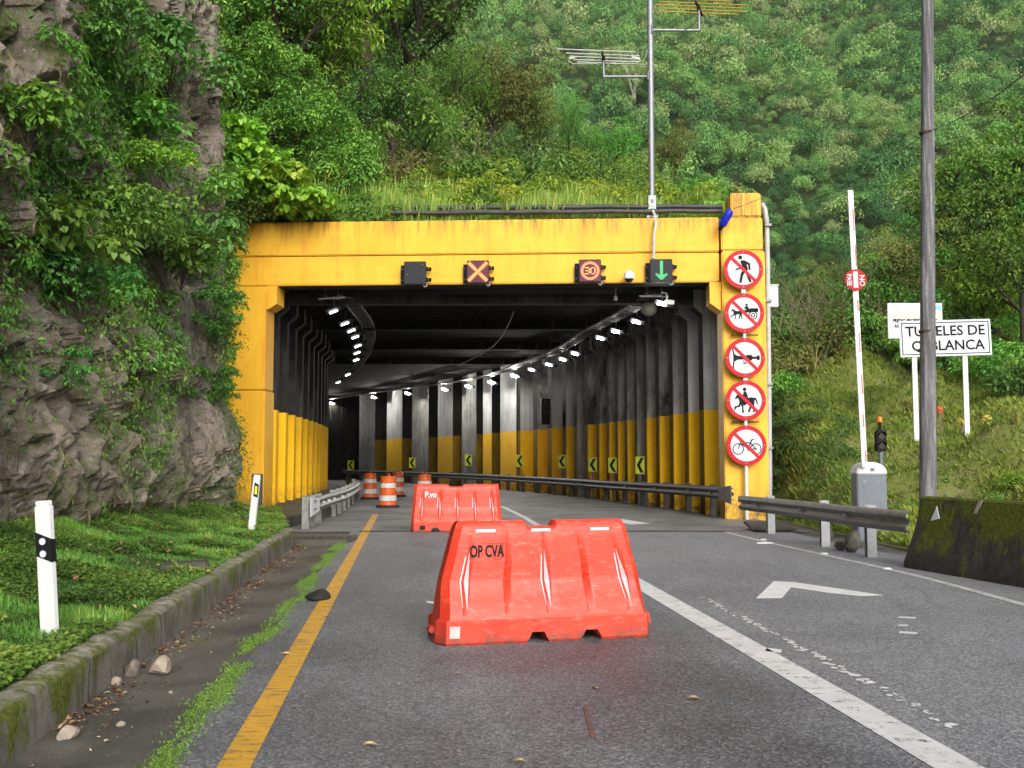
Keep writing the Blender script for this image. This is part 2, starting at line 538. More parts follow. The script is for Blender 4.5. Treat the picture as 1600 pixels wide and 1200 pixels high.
M['rust'] = plain("rusty_iron", (0.07, 0.04, 0.025), 0.8, 0.2, 0.5, 25)
M['greybox'] = plain("grey_cabinet_paint", (0.135, 0.155, 0.185), 0.45, 0, 0.06, 5, dirt=(0.09, 0.095, 0.10))
M['blue'] = plain("blue_enamel", (0.012, 0.02, 0.42), 0.3, 0, 0.15, 6)
M['pipe'] = plain("black_pipe", (0.045, 0.045, 0.045), 0.45, 0, 0.5, 3, dirt=(0.13, 0.12, 0.10))
M['pvc'] = plain("grey_conduit", (0.40, 0.41, 0.42), 0.5, 0, 0.12, 4, dirt=(0.2, 0.19, 0.17))
M['cable'] = plain("black_cable", (0.02, 0.02, 0.02), 0.6)
M['orange'] = plain("orange_plastic", (0.50, 0.085, 0.012), 0.45, 0, 0.12, 5, dirt=(0.30, 0.06, 0.02))
M['band'] = plain("dirty_white_band", (0.46, 0.45, 0.44), 0.6, 0, 0.2, 9, dirt=(0.3, 0.27, 0.25))
M['rubber'] = plain("black_rubber", (0.02, 0.019, 0.018), 0.75)
M['amber'] = plain("amber_lens", (0.85, 0.20, 0.01), 0.2)
M['lens_dark'] = plain("dark_lens", (0.02, 0.012, 0.012), 0.15)
M['chev_yellow'] = plain("lime_sheeting", (0.50, 0.56, 0.015), 0.45, 0, 0.1, 6)
M['gold'] = plain("gold_anodised_rod", (0.62, 0.40, 0.07), 0.35, 0.5, 0.1, 9)
M['alu'] = plain("aluminium_rod", (0.72, 0.72, 0.70), 0.35, 0.5, 0.1, 9)
M['reflector'] = plain("yellow_reflector", (0.85, 0.75, 0.01), 0.25)
M['led_panel'] = plain("dark_led_panel", (0.075, 0.010, 0.026), 0.5, 0, 0.3, 8)  # the red glow of the LEDs is put into the panel colour
M['led_orange'] = emit("orange_led", (1.0, 0.36, 0.05), 1.75)
M['led_red'] = emit("red_led", (1.0, 0.05, 0.03), 1.3)
M['led_green'] = emit("green_led", (0.02, 0.8, 0.22), 0.8)
M['lamp_glow'] = emit("lamp_glow", (1.0, 0.97, 0.92), 90.0)
M['lamp_left'] = emit("dim_lamp_glow", (1.0, 0.97, 0.92), 10.0)
M['lamp_far'] = emit("deep_tunnel_lamp_glow", (1.0, 0.97, 0.92), 1600.0)

# red water-filled plastic
def red_plastic():
    t = NT("red_plastic"); c = t.co(); z = t.sep(c)[2]
    n = t.noise(c, 3.0, 6, 0.6)
    col = t.ramp(n, [(0.3, (0.52, 0.031, 0.012)), (0.7, (0.62, 0.049, 0.021))])
    scuff = t.ramp(t.noise(t.mapped(c, (1.2, 1.2, 3.5)), 7, 8, 0.75), [(0.52, 0.0), (0.70, 0.5)])
    col = t.mix(scuff, col, (0.62, 0.24, 0.18))
    col = t.mix(t.ramp(t.noise(t.mapped(c, (2.5, 2.5, 0.6)), 3.2, 8, 0.75), [(0.53, 0.0), (0.70, 0.5)]), col, (0.26, 0.05, 0.03))
    foot = t.math('MULTIPLY', t.ramp(t.noise(c, 8, 7, 0.7), [(0.35, 0.0), (0.6, 1.0)]), t.ramp(z, [(0.03, 0.85), (0.16, 0.0)]))
    col = t.mix(foot, col, (0.14, 0.05, 0.035))
    t.set(col, t.ramp(n, [(0.3, 0.36), (0.7, 0.5)]), 0, 0.4)
    t.b.inputs["Subsurface Weight"].default_value = 0.0
    t.bump(t.noise(c, 9, 3), 0.08, 0.01)
    return t.mat
M['red_plastic'] = red_plastic()

# asphalt: aggregate speckle, wet dark lane, dry worn tracks
def asphalt():
    t = NT("wet_asphalt"); p = t.pos()
    vc = t.n("ShaderNodeTexVoronoi"); vc.inputs["Scale"].default_value = 62; t.l(p, vc.inputs["Vector"])
    cell = t.sep(vc.outputs["Color"])[0]
    agg = t.math('ADD', t.math('MULTIPLY', t.noise(p, 38, 6, 0.85), 0.62), t.math('MULTIPLY', cell, 0.38)); agg2 = vc.outputs["Distance"]
    big = t.noise(p, 0.55, 6, 0.6); mid = t.noise(t.mapped(p, (1, 0.25, 1)), 2.2, 6, 0.65)
    x, y, z = t.sep(p)
    xr = t.math('ADD', x, t.math('MULTIPLY', y, 0.0865))       # 2.62 = centre line, -1 = yellow line
    xr = t.math('ADD', xr, t.math('MULTIPLY', t.math('SUBTRACT', mid, 0.5), 0.9))
    lane = t.ramp(t.math('DIVIDE', xr, 8.0), [(0.0, 0.35), (0.05, 0.75), (0.10, 0.25), (0.18, 0.05), (0.27, 0.15), (0.335, 0.85), (0.6, 1.0)])
    dry = t.math('ADD', t.math('MULTIPLY', lane, 0.70), t.math('MULTIPLY', t.ramp(big, [(0.38, 0), (0.62, 1)]), 0.50))
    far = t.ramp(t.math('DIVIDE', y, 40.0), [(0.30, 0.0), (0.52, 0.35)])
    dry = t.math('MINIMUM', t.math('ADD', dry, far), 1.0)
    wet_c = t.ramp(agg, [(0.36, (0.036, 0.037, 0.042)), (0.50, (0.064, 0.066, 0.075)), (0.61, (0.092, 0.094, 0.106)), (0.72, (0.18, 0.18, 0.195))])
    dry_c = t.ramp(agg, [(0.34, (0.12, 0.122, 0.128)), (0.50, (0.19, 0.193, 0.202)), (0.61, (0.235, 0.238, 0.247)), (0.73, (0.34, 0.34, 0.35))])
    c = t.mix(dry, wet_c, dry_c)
    pat = t.ramp(t.noise(t.mapped(p, (1.0, 0.35, 1)), 0.9, 7, 0.65), [(0.52, 0.0), (0.66, 0.45)])
    c = t.mix(pat, c, t.mix(1.0, c, (0.62, 0.62, 0.64), 'MULTIPLY'))
    crk = t.n("ShaderNodeTexVoronoi", feature='DISTANCE_TO_EDGE'); crk.inputs["Scale"].default_value = 0.22
    nz = t.n("ShaderNodeTexNoise"); nz.inputs["Scale"].default_value = 1.6; nz.inputs["Detail"].default_value = 6; t.l(p, nz.inputs[0])
    mp = t.n("ShaderNodeMix", data_type='VECTOR'); mp.inputs[0].default_value = 0.25
    t.l(p, mp.inputs[4]); t.l(nz.outputs["Color"], mp.inputs[5]); t.l(mp.outputs[1], crk.inputs["Vector"])
    c = t.mix(t.ramp(crk.outputs["Distance"], [(0.0, 0.25), (0.0035, 0.0)]), c, (0.02, 0.02, 0.02))
    t.set(c, t.ramp(t.math('ADD', t.math('MULTIPLY', dry, 0.75), t.math('MULTIPLY', agg, 0.3)), [(0.05, 0.36), (0.35, 0.52), (0.9, 0.75)]), 0, 0.25)
    t.bump(t.math('ADD', agg, t.math('MULTIPLY', agg2, 0.6)), 0.8, 0.012)
    return t.mat
M['asphalt'] = asphalt()

def slab(name, lo, hi, moss=0.0, sc=1.0, leafy=0.0):
    t = NT(name); p = t.pos()
    n1 = t.noise(p, 1.3 * sc, 7, 0.65); n2 = t.noise(p, 60, 3, 0.7)
    c = t.ramp(n1, [(0.3, lo), (0.7, hi)])
    c = t.mix(0.35, c, t.ramp(n2, [(0.35, tuple(x * .5 for x in lo)), (0.65, tuple(x * 1.5 for x in hi))]))
    c = t.mix(t.ramp(t.noise(p, 0.6, 7, 0.7), [(0.45, 0.0), (0.6, 0.6)]), c, tuple(x * 0.45 for x in lo))
    if moss:
        m = t.noise(t.mapped(p, (1, 0.6, 1)), 1.6, 8, 0.72)
        g = t.ramp(t.noise(p, 18, 4), [(0.3, (0.035, 0.05, 0.006)), (0.7, (0.13, 0.17, 0.014))])
        c = t.mix(t.ramp(m, [(0.66 - moss * .3, 0.0), (0.76 - moss * .3, 0.95)]), c, g)
    t.set(c, 0.7, 0, 0.4)
    t.bump(t.math('ADD', n2, t.math('MULTIPLY', n1, 3.0)), 0.35, 0.015)
    return t.mat
M['gutter'] = slab("damp_gutter_concrete", (0.055, 0.050, 0.043), (0.125, 0.114, 0.098), 0.22)
M['tunnel_floor'] = slab("dusty_concrete_road", (0.12, 0.118, 0.115), (0.22, 0.217, 0.21), 0.0, 0.7)
M['walkway'] = slab("dirty_kerb_concrete", (0.045, 0.042, 0.034), (0.10, 0.095, 0.08), 0.35)

# mossy kerb / barrier: moss on the upper half and in patches, pale worn arris
def mossy(name, z0, z1, base_lo, base_hi, amount, pale=False):
    t = NT(name); p = t.pos(); z = t.sep(p)[2]
    c = t.ramp(t.noise(p, 2.5, 7, 0.7), [(0.3, base_lo), (0.7, base_hi)])
    st = t.noise(t.mapped(p, (5, 5, 0.35)), 1.8, 7, 0.75)
    c = t.mix(t.ramp(st, [(0.52, 0.0), (0.66, 0.8)]), c, tuple(x * .35 for x in base_lo))
    c = t.mix(t.ramp(t.noise(t.mapped(p, (9, 9, 0.5)), 1.6, 6, 0.75), [(0.64, 0.0), (0.72, 0.55)]), c, (0.26, 0.25, 0.22))
    hz = t.n("ShaderNodeMapRange"); t.l(z, hz.inputs[0]); hz.inputs[1].default_value = z0; hz.inputs[2].default_value = z1
    m = t.math('ADD', t.noise(t.mapped(p, (1.4, 1.4, 0.8)), 1.5, 9, 0.72), t.math('MULTIPLY', t.math('SUBTRACT', hz.outputs[0], 0.5), 0.16))
    g = t.ramp(t.noise(p, 26, 5, 0.7), [(0.3, (0.022, 0.030, 0.003)), (0.55, (0.085, 0.105, 0.006)), (0.75, (0.19, 0.20, 0.012))])
    c = t.mix(t.ramp(m, [(0.60 - amount * .25, 0.0), (0.68 - amount * .25, 0.95)]), c, g)
    if pale:
        jy = t.math('ABSOLUTE', t.math('SUBTRACT', t.math('FRACT', t.math('DIVIDE', t.math('ADD', t.sep(p)[1], t.math('MULTIPLY', t.noise(p, 6, 4), 0.12)), 1.9)), 0.5))
        c = t.mix(t.ramp(jy, [(0.0, 0.8), (0.012, 0.0)]), c, (0.02, 0.018, 0.014))
        pm = t.math('MULTIPLY', t.ramp(hz.outputs[0], [(0.80, 0), (0.97, 1)]), t.ramp(t.noise(p, 7, 7, 0.75), [(0.42, 0), (0.58, 1)]))
        c = t.mix(pm, c, (0.33, 0.30, 0.26))
    t.set(c, 0.85, 0, 0.25)
    t.bump(t.math('ADD', t.noise(p, 30, 6, 0.7), t.math('MULTIPLY', t.noise(p, 5, 6, 0.7), 2.0)), 0.6, 0.02)
    return t.mat
M['kerb'] = mossy("mossy_kerb", 0.0, 0.29, (0.08, 0.073, 0.06), (0.19, 0.175, 0.15), 0.50, True)
M['barrier_conc'] = mossy("mossy_barrier_concrete", 0.0, 1.0, (0.022, 0.020, 0.017), (0.055, 0.050, 0.043), 0.60)

# worn road paint: the wear is a shape of its own
def road_paint(name, col, wear, scale=(1, 1, 1)):
    t = NT(name); p = t.pos()
    c = t.ramp(t.noise(p, 3, 6, 0.7), [(0.3, tuple(x * .8 for x in col)), (0.7, col)])
    agg = t.noise(p, 95, 3, 0.8)
    a = t.ramp(agg, [(0.38, (0.03, 0.03, 0.033)), (0.56, (0.075, 0.075, 0.08)), (0.70, (0.18, 0.18, 0.19))])
    w = t.math('ADD', t.math('MULTIPLY', t.noise(t.mapped(p, scale), 9, 8, 0.75), 0.7), t.math('MULTIPLY', agg, 0.3))
    c = t.mix(t.ramp(w, [(wear - .03, 0.0), (wear + .04, 1.0)]), c, a)
    c = t.mix(t.ramp(t.noise(p, 1.2, 7, 0.7), [(0.5, 0), (0.7, 0.3)]), c, tuple(x * 0.45 for x in col))
    t.set(c, 0.55, 0, 0.4)
    t.bump(agg, 0.4, 0.004)
    return t.mat
M['line_yellow'] = road_paint("worn_yellow_line_paint", (0.62, 0.33, 0.03), 0.55, (0.4, 1.6, 1))
M['line_white'] = road_paint("white_line_paint", (0.62, 0.62, 0.61), 0.565)
M['line_edge'] = road_paint("dull_white_line_paint", (0.50, 0.50, 0.48), 0.545)
M['line_ghost'] = road_paint("ghost_line_paint", (0.60, 0.60, 0.60), 0.405, (1.5, 0.6, 1))
M['arrow'] = road_paint("fresh_white_road_paint", (0.66, 0.66, 0.65), 0.60)

def rock():
    t = NT("cliff_rock"); p = t.pos()
    n1 = t.noise(p, 0.8, 9, 0.7, 0.6); n2 = t.noise(t.mapped(p, (1, 1, 0.45)), 3.2, 8, 0.72)
    c = t.ramp(n1, [(0.30, (0.10, 0.085, 0.07)), (0.5, (0.235, 0.20, 0.165)), (0.66, (0.37, 0.315, 0.26)), (0.8, (0.46, 0.38, 0.31))])
    c = t.mix(t.ramp(n2, [(0.50, 0.0), (0.64, 0.8)]), c, (0.05, 0.042, 0.033))
    ir = t.noise(p, 0.5, 6, 0.6)
    c = t.mix(t.ramp(ir, [(0.58, 0.0), (0.70, 0.55)]), c, (0.30, 0.16, 0.085))
    wh = t.noise(t.mapped(p, (2, 2, 0.7)), 2.4, 7, 0.75)
    c = t.mix(t.ramp(wh, [(0.57, 0.0), (0.68, 0.65)]), c, (0.46, 0.42, 0.37))
    ms = t.noise(p, 0.7, 9, 0.74)
    g = t.ramp(t.noise(p, 14, 5, 0.7), [(0.3, (0.030, 0.045, 0.008)), (0.7, (0.10, 0.14, 0.02))])
    c = t.mix(t.ramp(ms, [(0.52, 0.0), (0.62, 0.8)]), c, g)
    t.set(c, 0.85, 0, 0.25)
    v = t.voro(t.mapped(p, (1, 1, 0.7)), 4.5)
    t.bump(t.math('ADD', t.math('MULTIPLY', n2, 1.3), t.math('ADD', v, t.math('MULTIPLY', t.noise(p, 22, 6, 0.7), 0.4))), 0.9, 0.12)
    return t.mat
M['rock'] = rock()

def soil(name, a, b, c_):
    t = NT(name); p = t.pos()
    n = t.noise(p, 1.1, 8, 0.7)
    c = t.ramp(n, [(0.32, a), (0.5, b), (0.68, c_)])
    c = t.mix(t.ramp(t.noise(p, 9, 6, 0.7), [(0.5, 0.0), (0.68, 0.6)]), c, tuple(x * .4 for x in a))
    t.set(c, 0.9, 0, 0.2)
    t.bump(t.noise(p, 12, 6, 0.7), 0.8, 0.06)
    return t.mat
M['soil_green'] = soil("mossy_turf", (0.070, 0.085, 0.020), (0.15, 0.18, 0.036), (0.20, 0.165, 0.09))
M['soil_dark'] = soil("forest_floor", (0.014, 0.024, 0.007), (0.026, 0.045, 0.012), (0.04, 0.048, 0.018))
M['turf'] = soil("berm_turf", (0.025, 0.05, 0.008), (0.045, 0.09, 0.014), (0.06, 0.08, 0.02))
M['ground'] = soil("valley_ground", (0.03, 0.035, 0.015), (0.05, 0.06, 0.02), (0.06, 0.055, 0.03))
M['stone'] = plain("pale_stone", (0.30, 0.25, 0.20), 0.85, 0, 0.35, 5, 0.8, 14, dirt=(0.10, 0.08, 0.06))
M['bark'] = plain("dark_bark", (0.035, 0.028, 0.02), 0.9, 0, 0.5, 8, 0.8, 20)
M['pale_bark'] = plain("pale_bark", (0.36, 0.33, 0.28), 0.85, 0, 0.3, 6)
M['twig'] = plain("dry_twig", (0.20, 0.16, 0.11), 0.9, 0, 0.4, 6)
M['polewood'] = None

def pole_mat():
    t = NT("weathered_pole"); p = t.pos()
    n = t.noise(t.mapped(p, (9, 9, 0.5)), 2.0, 8, 0.7)
    c = t.ramp(n, [(0.3, (0.045, 0.045, 0.05)), (0.5, (0.12, 0.118, 0.125)), (0.68, (0.30, 0.30, 0.31))])
    c = t.mix(t.ramp(t.noise(p, 30, 4), [(0.5, 0), (0.7, 0.5)]), c, (0.05, 0.05, 0.05))
    t.set(c, 0.8, 0, 0.3)
    t.bump(n, 0.4, 0.01)
    return t.mat
M['polewood'] = pole_mat()
def arm_mat():
    t = NT("white_arm_with_worn_red_tape"); c = t.co()
    n = t.noise(c, 3, 6, 0.7)
    t.set(t.ramp(n, [(0.3, (0.70, 0.69, 0.68)), (0.7, (0.82, 0.82, 0.82))]), 0.45)
    return t.mat
M['arm'] = arm_mat()
M['faded_red'] = plain("faded_red_tape", (0.42, 0.16, 0.15), 0.6, 0, 0.3, 7, dirt=(0.62, 0.55, 0.52))

# leaves: hue varies from leaf to leaf
M['leaf_forest'] = leaf_mat("forest_leaves", [(0.0, (0.037, 0.086, 0.030)), (0.3, (0.079, 0.162, 0.047)), (0.55, (0.139, 0.246, 0.066)), (0.8, (0.229, 0.342, 0.089)), (0.92, (0.246, 0.274, 0.114)), (1.0, (0.333, 0.452, 0.102))], 0.6, 0.25)
M['leaf_dark'] = leaf_mat("dark_green_leaves", [(0.0, (0.036, 0.094, 0.022)), (0.4, (0.081, 0.205, 0.041)), (0.75, (0.160, 0.333, 0.056)), (1.0, (0.333, 0.512, 0.076))], 0.42, 0.28)
M['leaf_mid'] = leaf_mat("mid_green_leaves", [(0.0, (0.046, 0.122, 0.021)), (0.4, (0.109, 0.252, 0.037)), (0.75, (0.206, 0.384, 0.053)), (1.0, (0.374, 0.542, 0.075))], 0.42, 0.32)
M['leaf_bright'] = leaf_mat("bright_green_leaves", [(0.0, (0.082, 0.193, 0.021)), (0.4, (0.179, 0.373, 0.039)), (0.75, (0.313, 0.507, 0.052)), (1.0, (0.507, 0.600, 0.075))], 0.42, 0.35)
M['leaf_dry'] = leaf_mat("olive_and_dry_leaves", [(0.0, (0.061, 0.105, 0.024)), (0.4, (0.149, 0.201, 0.043)), (0.7, (0.279, 0.279, 0.078)), (1.0, (0.454, 0.349, 0.157))], 0.6, 0.28)
M['grass'] = leaf_mat("berm_grass", [(0.0, (0.048, 0.111, 0.018)), (0.4, (0.105, 0.228, 0.034)), (0.75, (0.182, 0.340, 0.053)), (0.95, (0.308, 0.430, 0.073)), (1.0, (0.419, 0.340, 0.144))], 0.5, 0.35)
M['grass_tall'] = leaf_mat("tall_grass", [(0.0, (0.085, 0.175, 0.033)), (0.4, (0.197, 0.350, 0.066)), (0.75, (0.340, 0.489, 0.100)), (1.0, (0.561, 0.593, 0.186))], 0.5, 0.35)
M['moss_tuft'] = leaf_mat("bank_turf", [(0.0, (0.090, 0.152, 0.025)), (0.4, (0.194, 0.299, 0.043)), (0.75, (0.306, 0.414, 0.064)), (1.0, (0.436, 0.414, 0.152))], 0.6, 0.3)
M['litter'] = leaf_mat("dead_leaves", [(0.0, (0.05, 0.025, 0.012)), (0.5, (0.16, 0.075, 0.03)), (0.8, (0.26, 0.16, 0.075)), (1.0, (0.42, 0.33, 0.20))], 0.7, 0.1)
M['petal_yellow'] = plain("yellow_petals", (0.75, 0.62, 0.12), 0.6)
M['petal_red'] = plain("orange_petals", (0.70, 0.16, 0.06), 0.6)
# ------------------------------------------------------------------ lines of the place
def XC(y): return 2.62 - 0.0865 * y                     # centre line of the road
def XY(y): return -0.83 - 0.103 * y                     # yellow line
def XL(y): return -1.20 - 0.100 * y                     # left asphalt edge
def XK(y): return -2.00 - 0.102 * y                     # road face of the kerb
Y0 = 26.3
def WR(s): return 5.5 - 0.118 * s - 0.00484 * s * s     # right pillar line, s = metres past the portal
def dWR(s): return -0.118 - 0.00968 * s
def WL(s):
    if s < 16: return -6.45 - 0.04 * s - 0.0025 * s * s
    q = s - 16
    return -7.73 - 0.12 * q - 0.012 * q * q
def dWL(s): return (WL(s + .01) - WL(s - .01)) / .02
def s_for_u(u, off=0.0):
    best, bs = 1e9, 0
    for k in range(-20, 560):
        s = k * 0.1
        n = math.sqrt(1 + dWR(s) ** 2)
        x, y = WR(s) - off / n, Y0 + s + off * dWR(s) / n
        e = abs(800 + FPX * x / y - u)
        if e < best: best, bs = e, s
    return bs
def right_pt(s, off, z):
    n = math.sqrt(1 + dWR(s) ** 2)
    return Vector((WR(s) - off / n, Y0 + s + off * dWR(s) / n, z))
def left_pt(s, off, z):
    d = dWL(s); n = math.sqrt(1 + d * d)
    return Vector((WL(s) + off / n, Y0 + .4 + s - off * d / n, z))

# ------------------------------------------------------------------ ground, road, markings
mb = MB(); mb.add([(-450, -450, -.12), (450, -450, -.12), (450, 450, -.12), (-450, 450, -.12)], [(0, 1, 2, 3)])
tag(mb.build("ground", M['ground']), kind='structure')

ys = [-12, -4, 0, 3, 6, 9, 12, 15, 18, 21.5]
def XRr(y): return float(np.interp(y, [-12, 10.5, 14, 17, 20, 21.5, 23, 26], [9.2, 6.9, 6.4, 5.9, 5.75, 5.75, 5.8, 5.9]))
rows = []
for y in ys:
    a, b = XL(y), XRr(y)
    rows.append([(a + (b - a) * k / 8, y, 0.0) for k in range(9)])
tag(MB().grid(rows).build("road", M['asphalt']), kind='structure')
rows = []
for s in [-4.8] + [k * 2.0 for k in range(-2, 26)]:
    y = Y0 + s
    if s <= 0: a, b = -6.6, 6.2
    else: a, b = WL(s) - 1.0, WR(s) + 1.0
    rows.append([(a + (b - a) * k / 6, y, 0.0) for k in range(7)])
tag(MB().grid(rows).build("tunnel_road", M['tunnel_floor']), kind='structure')
# gutter: a shallow concrete channel between asphalt and kerb
rows = []
for y in ys[:-1] + [18.6]:
    a, b = XK(y) , XL(y) - 0.003
    rows.append([(a, y, -.02), (a + (b - a) * .3, y, -.055), (a + (b - a) * .65, y, -.04), (b, y, -.004)])
tag(MB().grid(rows).build("gutter", M['gutter']), kind='structure')
tag(MB().bbox(-6.8, XL(19.9) - .03, 18.62, 21.48, -.2, -.012).build('apron', M['walkway'], fix=True), kind='structure')
# shoulder right of the road
rows = []
for y in [-12, 0, 8, 12, 15, 18, 21, 24, 26]:
    b = XRr(y)
    rows.append([(b - .02, y, -.012), (b + .5, y, -.03), (b + 1.2, y, -.02), (b + 2.2, y, 0.0)])
tag(MB().grid(rows).build("shoulder", M['gutter']), kind='structure')

def strip(name, mat, f, y0, y1, w, z=0.004, step=0.5, wob=0.0):
    rows = []; n = max(2, int((y1 - y0) / step))
    for k in range(n + 1):
        y = y0 + (y1 - y0) * k / n
        rows.append([(f(y) - w / 2, y, z), (f(y) + w / 2, y, z)])
    return tag(MB().grid(rows).build(name, mat), kind='structure')
strip("yellow_line", M['line_yellow'], XY, -6, 28.2, 0.165)
strip("centre_line", M['line_white'], XC, -6, 21.0, 0.25)
def XCT(y): return interp(y, [23.5, 26, 29, 32.4, 36, 41], [XC(23.5), XC(26) + .02, 0.10, -.26, -1.0, -2.4])
strip("centre_line", M['line_edge'], XCT, 23.5, 41, 0.15)
rw = random.Random(8); mb = MB(); y = 3.6
while y < 11.2:
    y += .03 + .11 * rw.random() ** 2
    if vnoise(np.array([0.3, y * 1.1, 0.2]), 6) < .36: continue
    x = XC(y) + .30 + .012 * y + rw.uniform(-.045, .045); a, b = rw.uniform(.012, .055), rw.uniform(.012, .06)
    n = rw.randint(5, 7)
    mb.add([(x + a * math.cos(6.283 * k / n) * rw.uniform(.5, 1), y + b * math.sin(6.283 * k / n) * rw.uniform(.5, 1), .004) for k in range(n)], [tuple(range(n))])
tag(mb.build("worn_line", M['arrow']), kind='structure')
def XE(y): return interp(y, [-6, 6, 10.57, 12, 13.6, 15.9, 18.75, 21.8], [6.4, 5.6, 5.30, 5.28, 5.22, 4.97, 4.62, 4.38])
strip("edge_line", M['line_edge'], XE, -6, 21.6, 0.12)
# turn arrow in the right lane
pts = [G(u, v, .004) for u, v in [(1181, 935), (1209, 908), (1240, 909.5), (1300, 918), (1381, 930), (1348, 931.5), (1300, 927), (1236, 917.5), (1222, 934.5)]]
mb = MB(); mb.add(pts, [(0, 1, 2, 7, 8), (2, 3, 6, 7), (3, 4, 5, 6)])
tag(mb.build("road_arrow", M['arrow'], fix=False), kind='structure')
# second painted stroke near the tunnel
pts = [G(u, v, .004) for u, v in [(972, 811), (1016, 818), (985, 819.5), (962, 815)]]
mb = MB(); mb.add(pts, [(0, 1, 2, 3)]); tag(mb.build("road_stroke", M['arrow']), kind='structure')
mb = MB()
for u0, v0, u1, v1, h in [(1405, 963, 1432, 964.5, 2), (1405, 976, 1420, 976, 2), (1406, 986, 1434, 988, 3), (668, 938.5, 690, 942, 3), (1198, 1012, 1222, 1015, 5)]:
    mb.add([G(u0, v0, .004), G(u1, v1, .004), G(u1 - 2, v1 + h, .004), G(u0 - 2, v0 + h, .004)], [(0, 1, 2, 3)])
tag(mb.build("paint_fragments", M['arrow']), kind='structure')
# joint across the road where the tunnel slab starts, reddish scrapes on the wet lane
mb = MB()
mb.add([(-3.2, 21.42, .004), (4.5, 21.42, .004), (4.5, 21.62, .004), (-3.2, 21.62, .004)], [(0, 1, 2, 3)])
tag(mb.build("joint_strip", M['walkway']), kind='structure')
mb = MB()
mb.add([(-3.2, 21.66, .004), (4.9, 21.66, .004), (4.9, 21.72, .004), (-3.2, 21.72, .004)], [(0, 1, 2, 3)])
tag(mb.build("joint_gap", M['black']), kind='structure')
M['scrape'] = road_paint("scraped_red_plastic", (0.20, 0.055, 0.04), 0.50)
mb = MB()
mb.add([G(u, v, .004) for u, v in [(911, 1104), (917, 1104), (932, 1154), (924, 1155)]], [(0, 1, 2, 3)])
tag(mb.build("scrape_mark", M['scrape']), kind='structure')

# kerb with chipped top
rng = np.random.default_rng(3)
mb = MB(); rows = []
for k in range(0, 150):
    y = -6 + 24.3 * k / 149
    x = XK(y); j = (rng.random(4) - .5) * .022
    z = 0.265 + 0.01 * math.sin(y * 2.1) + j[0]
    rows.append([(x + .01, y, -.12), (x + j[1] * .5, y, .12), (x - .01 + j[1], y, z - .03), (x - .05 + j[2], y, z), (x - .17 + j[3], y, z + .01), (x - .22, y, z - .03), (x - .22, y, -.1)])
mb.grid(rows)
mb.add(rows[-1], [tuple(range(7))])
tag(mb.build("kerb", M['kerb'], smooth=50), "long mossy concrete kerb with a chipped pale top along the grass verge", "kerb")

# ------------------------------------------------------------------ grass verge between kerb and cliff
CBY = [-10, 0, 8, 10.9, 13.8, 16.8, 18.2, 19.8, 20.9, 22.2, 24.5, 27, 29]
CBX = [-5.2, -5.3, -5.4, -5.5, -5.7, -6.15, -5.95, -5.72, -6.15, -7.0, -8.0, -8.5, -8.8]
def cliff_base(y): return float(np.interp(y, CBY, CBX))
def berm_z(x, y):
    a, b = XK(y) - .2, cliff_base(y)
    t = min(1, max(0, (a - x) / (a - b)))
    return 0.25 + 0.10 * math.sin(min(t, .5) * math.pi) + 0.62 * max(0, t - .35) ** 1.2 + .06 * (vnoise(np.array([x * 1.3, y * 1.3, 0.5])) - .5)
rows = []
for k in range(90):
    y = -8 + 32.0 * k / 89
    a, b = XK(y) - .2, cliff_base(y) - 1.0
    if y > 19: a = min(a, XK(19) - .2 - (y - 19) * 0.25)
    rows.append([(a + (b - a) * j / 24, y, berm_z(a + (b - a) * j / 24, y) if j else 0.2) for j in range(25)])
tag(MB().grid(rows).build("verge", M['turf'], smooth=80), kind='structure')

# ------------------------------------------------------------------ cliff
def cliff_pt(y, z):
    """arrays y,z -> points"""
    y = np.asarray(y, float); z = np.asarray(z, float)
    b = np.interp(y, CBY, CBX)
    lean = np.interp(y, [0, 13, 17, 20, 26], [.15, .12, .05, .03, .05])
    zz = np.maximum(z, 0)
    x = b - lean * zz - 1.1 * np.maximum(zz - 10.5, 0) ** 1.25 * .6
    q = np.stack([x * 0.55, y * 0.55, z * 0.42], -1)
    d = (fbm(q, 5, 5) - .5) * 1.15 + (fbm(q * 1.9 + 3, 4, 9, True) - .55) * 0.9
    q2 = np.stack([x * 2.4, y * 2.4, z * 1.9], -1)
    d = d + (fbm(q2, 4, 17, True) - .5) * 0.5
    q3 = np.stack([x * 6.5, y * 6.5, z * 5.5], -1)
    d = d + (fbm(q3, 3, 27, True) - .5) * 0.10
    wob = np.stack([x + .35 * vnoise(q2, 3), y + .35 * vnoise(q2 + 5, 4), z + .3 * vnoise(q2 + 9, 5)], -1)
    v1, e1 = worley(wob * np.array([.9, .9, .65]), 101); v2, e2 = worley(wob * np.array([2.4, 2.4, 1.8]), 131)
    d = d + (v1 - .5) * .55 - .14 * np.exp(-e1 / .06) + (v2 - .5) * .22 - .06 * np.exp(-e2 / .07)
    damp = np.clip((27.4 - y) / 2.5, 0.0, 1.0) * np.clip(0.35 + zz / 2.5, 0, 1)
    d = d * damp
    d = np.where(y > 17.5, np.minimum(d, .22 + .10 * v2), d)
    # lower toe juts out, the middle is undercut
    d = d + 0.35 * np.exp(-((z - 1.6) / 1.0) ** 2) * np.clip((y - 15) / 4, 0, 1)
    return np.stack([x + d, y + 0 * x, z + 0.25 * (fbm(q * 1.3 + 9, 3, 3) - .5)], -1)
yy = np.concatenate([np.linspace(-8, 7, 70), np.linspace(7.1, 22, 300), np.linspace(22.1, 28.4, 50)]); zz = np.concatenate([np.linspace(-.3, 11, 210), np.linspace(11.2, 22, 40)])
YY, ZZ = np.meshgrid(yy, zz, indexing='ij')
CP = cliff_pt(YY, ZZ)
nr, nc = YY.shape
idx = np.arange(nr * nc).reshape(nr, nc)
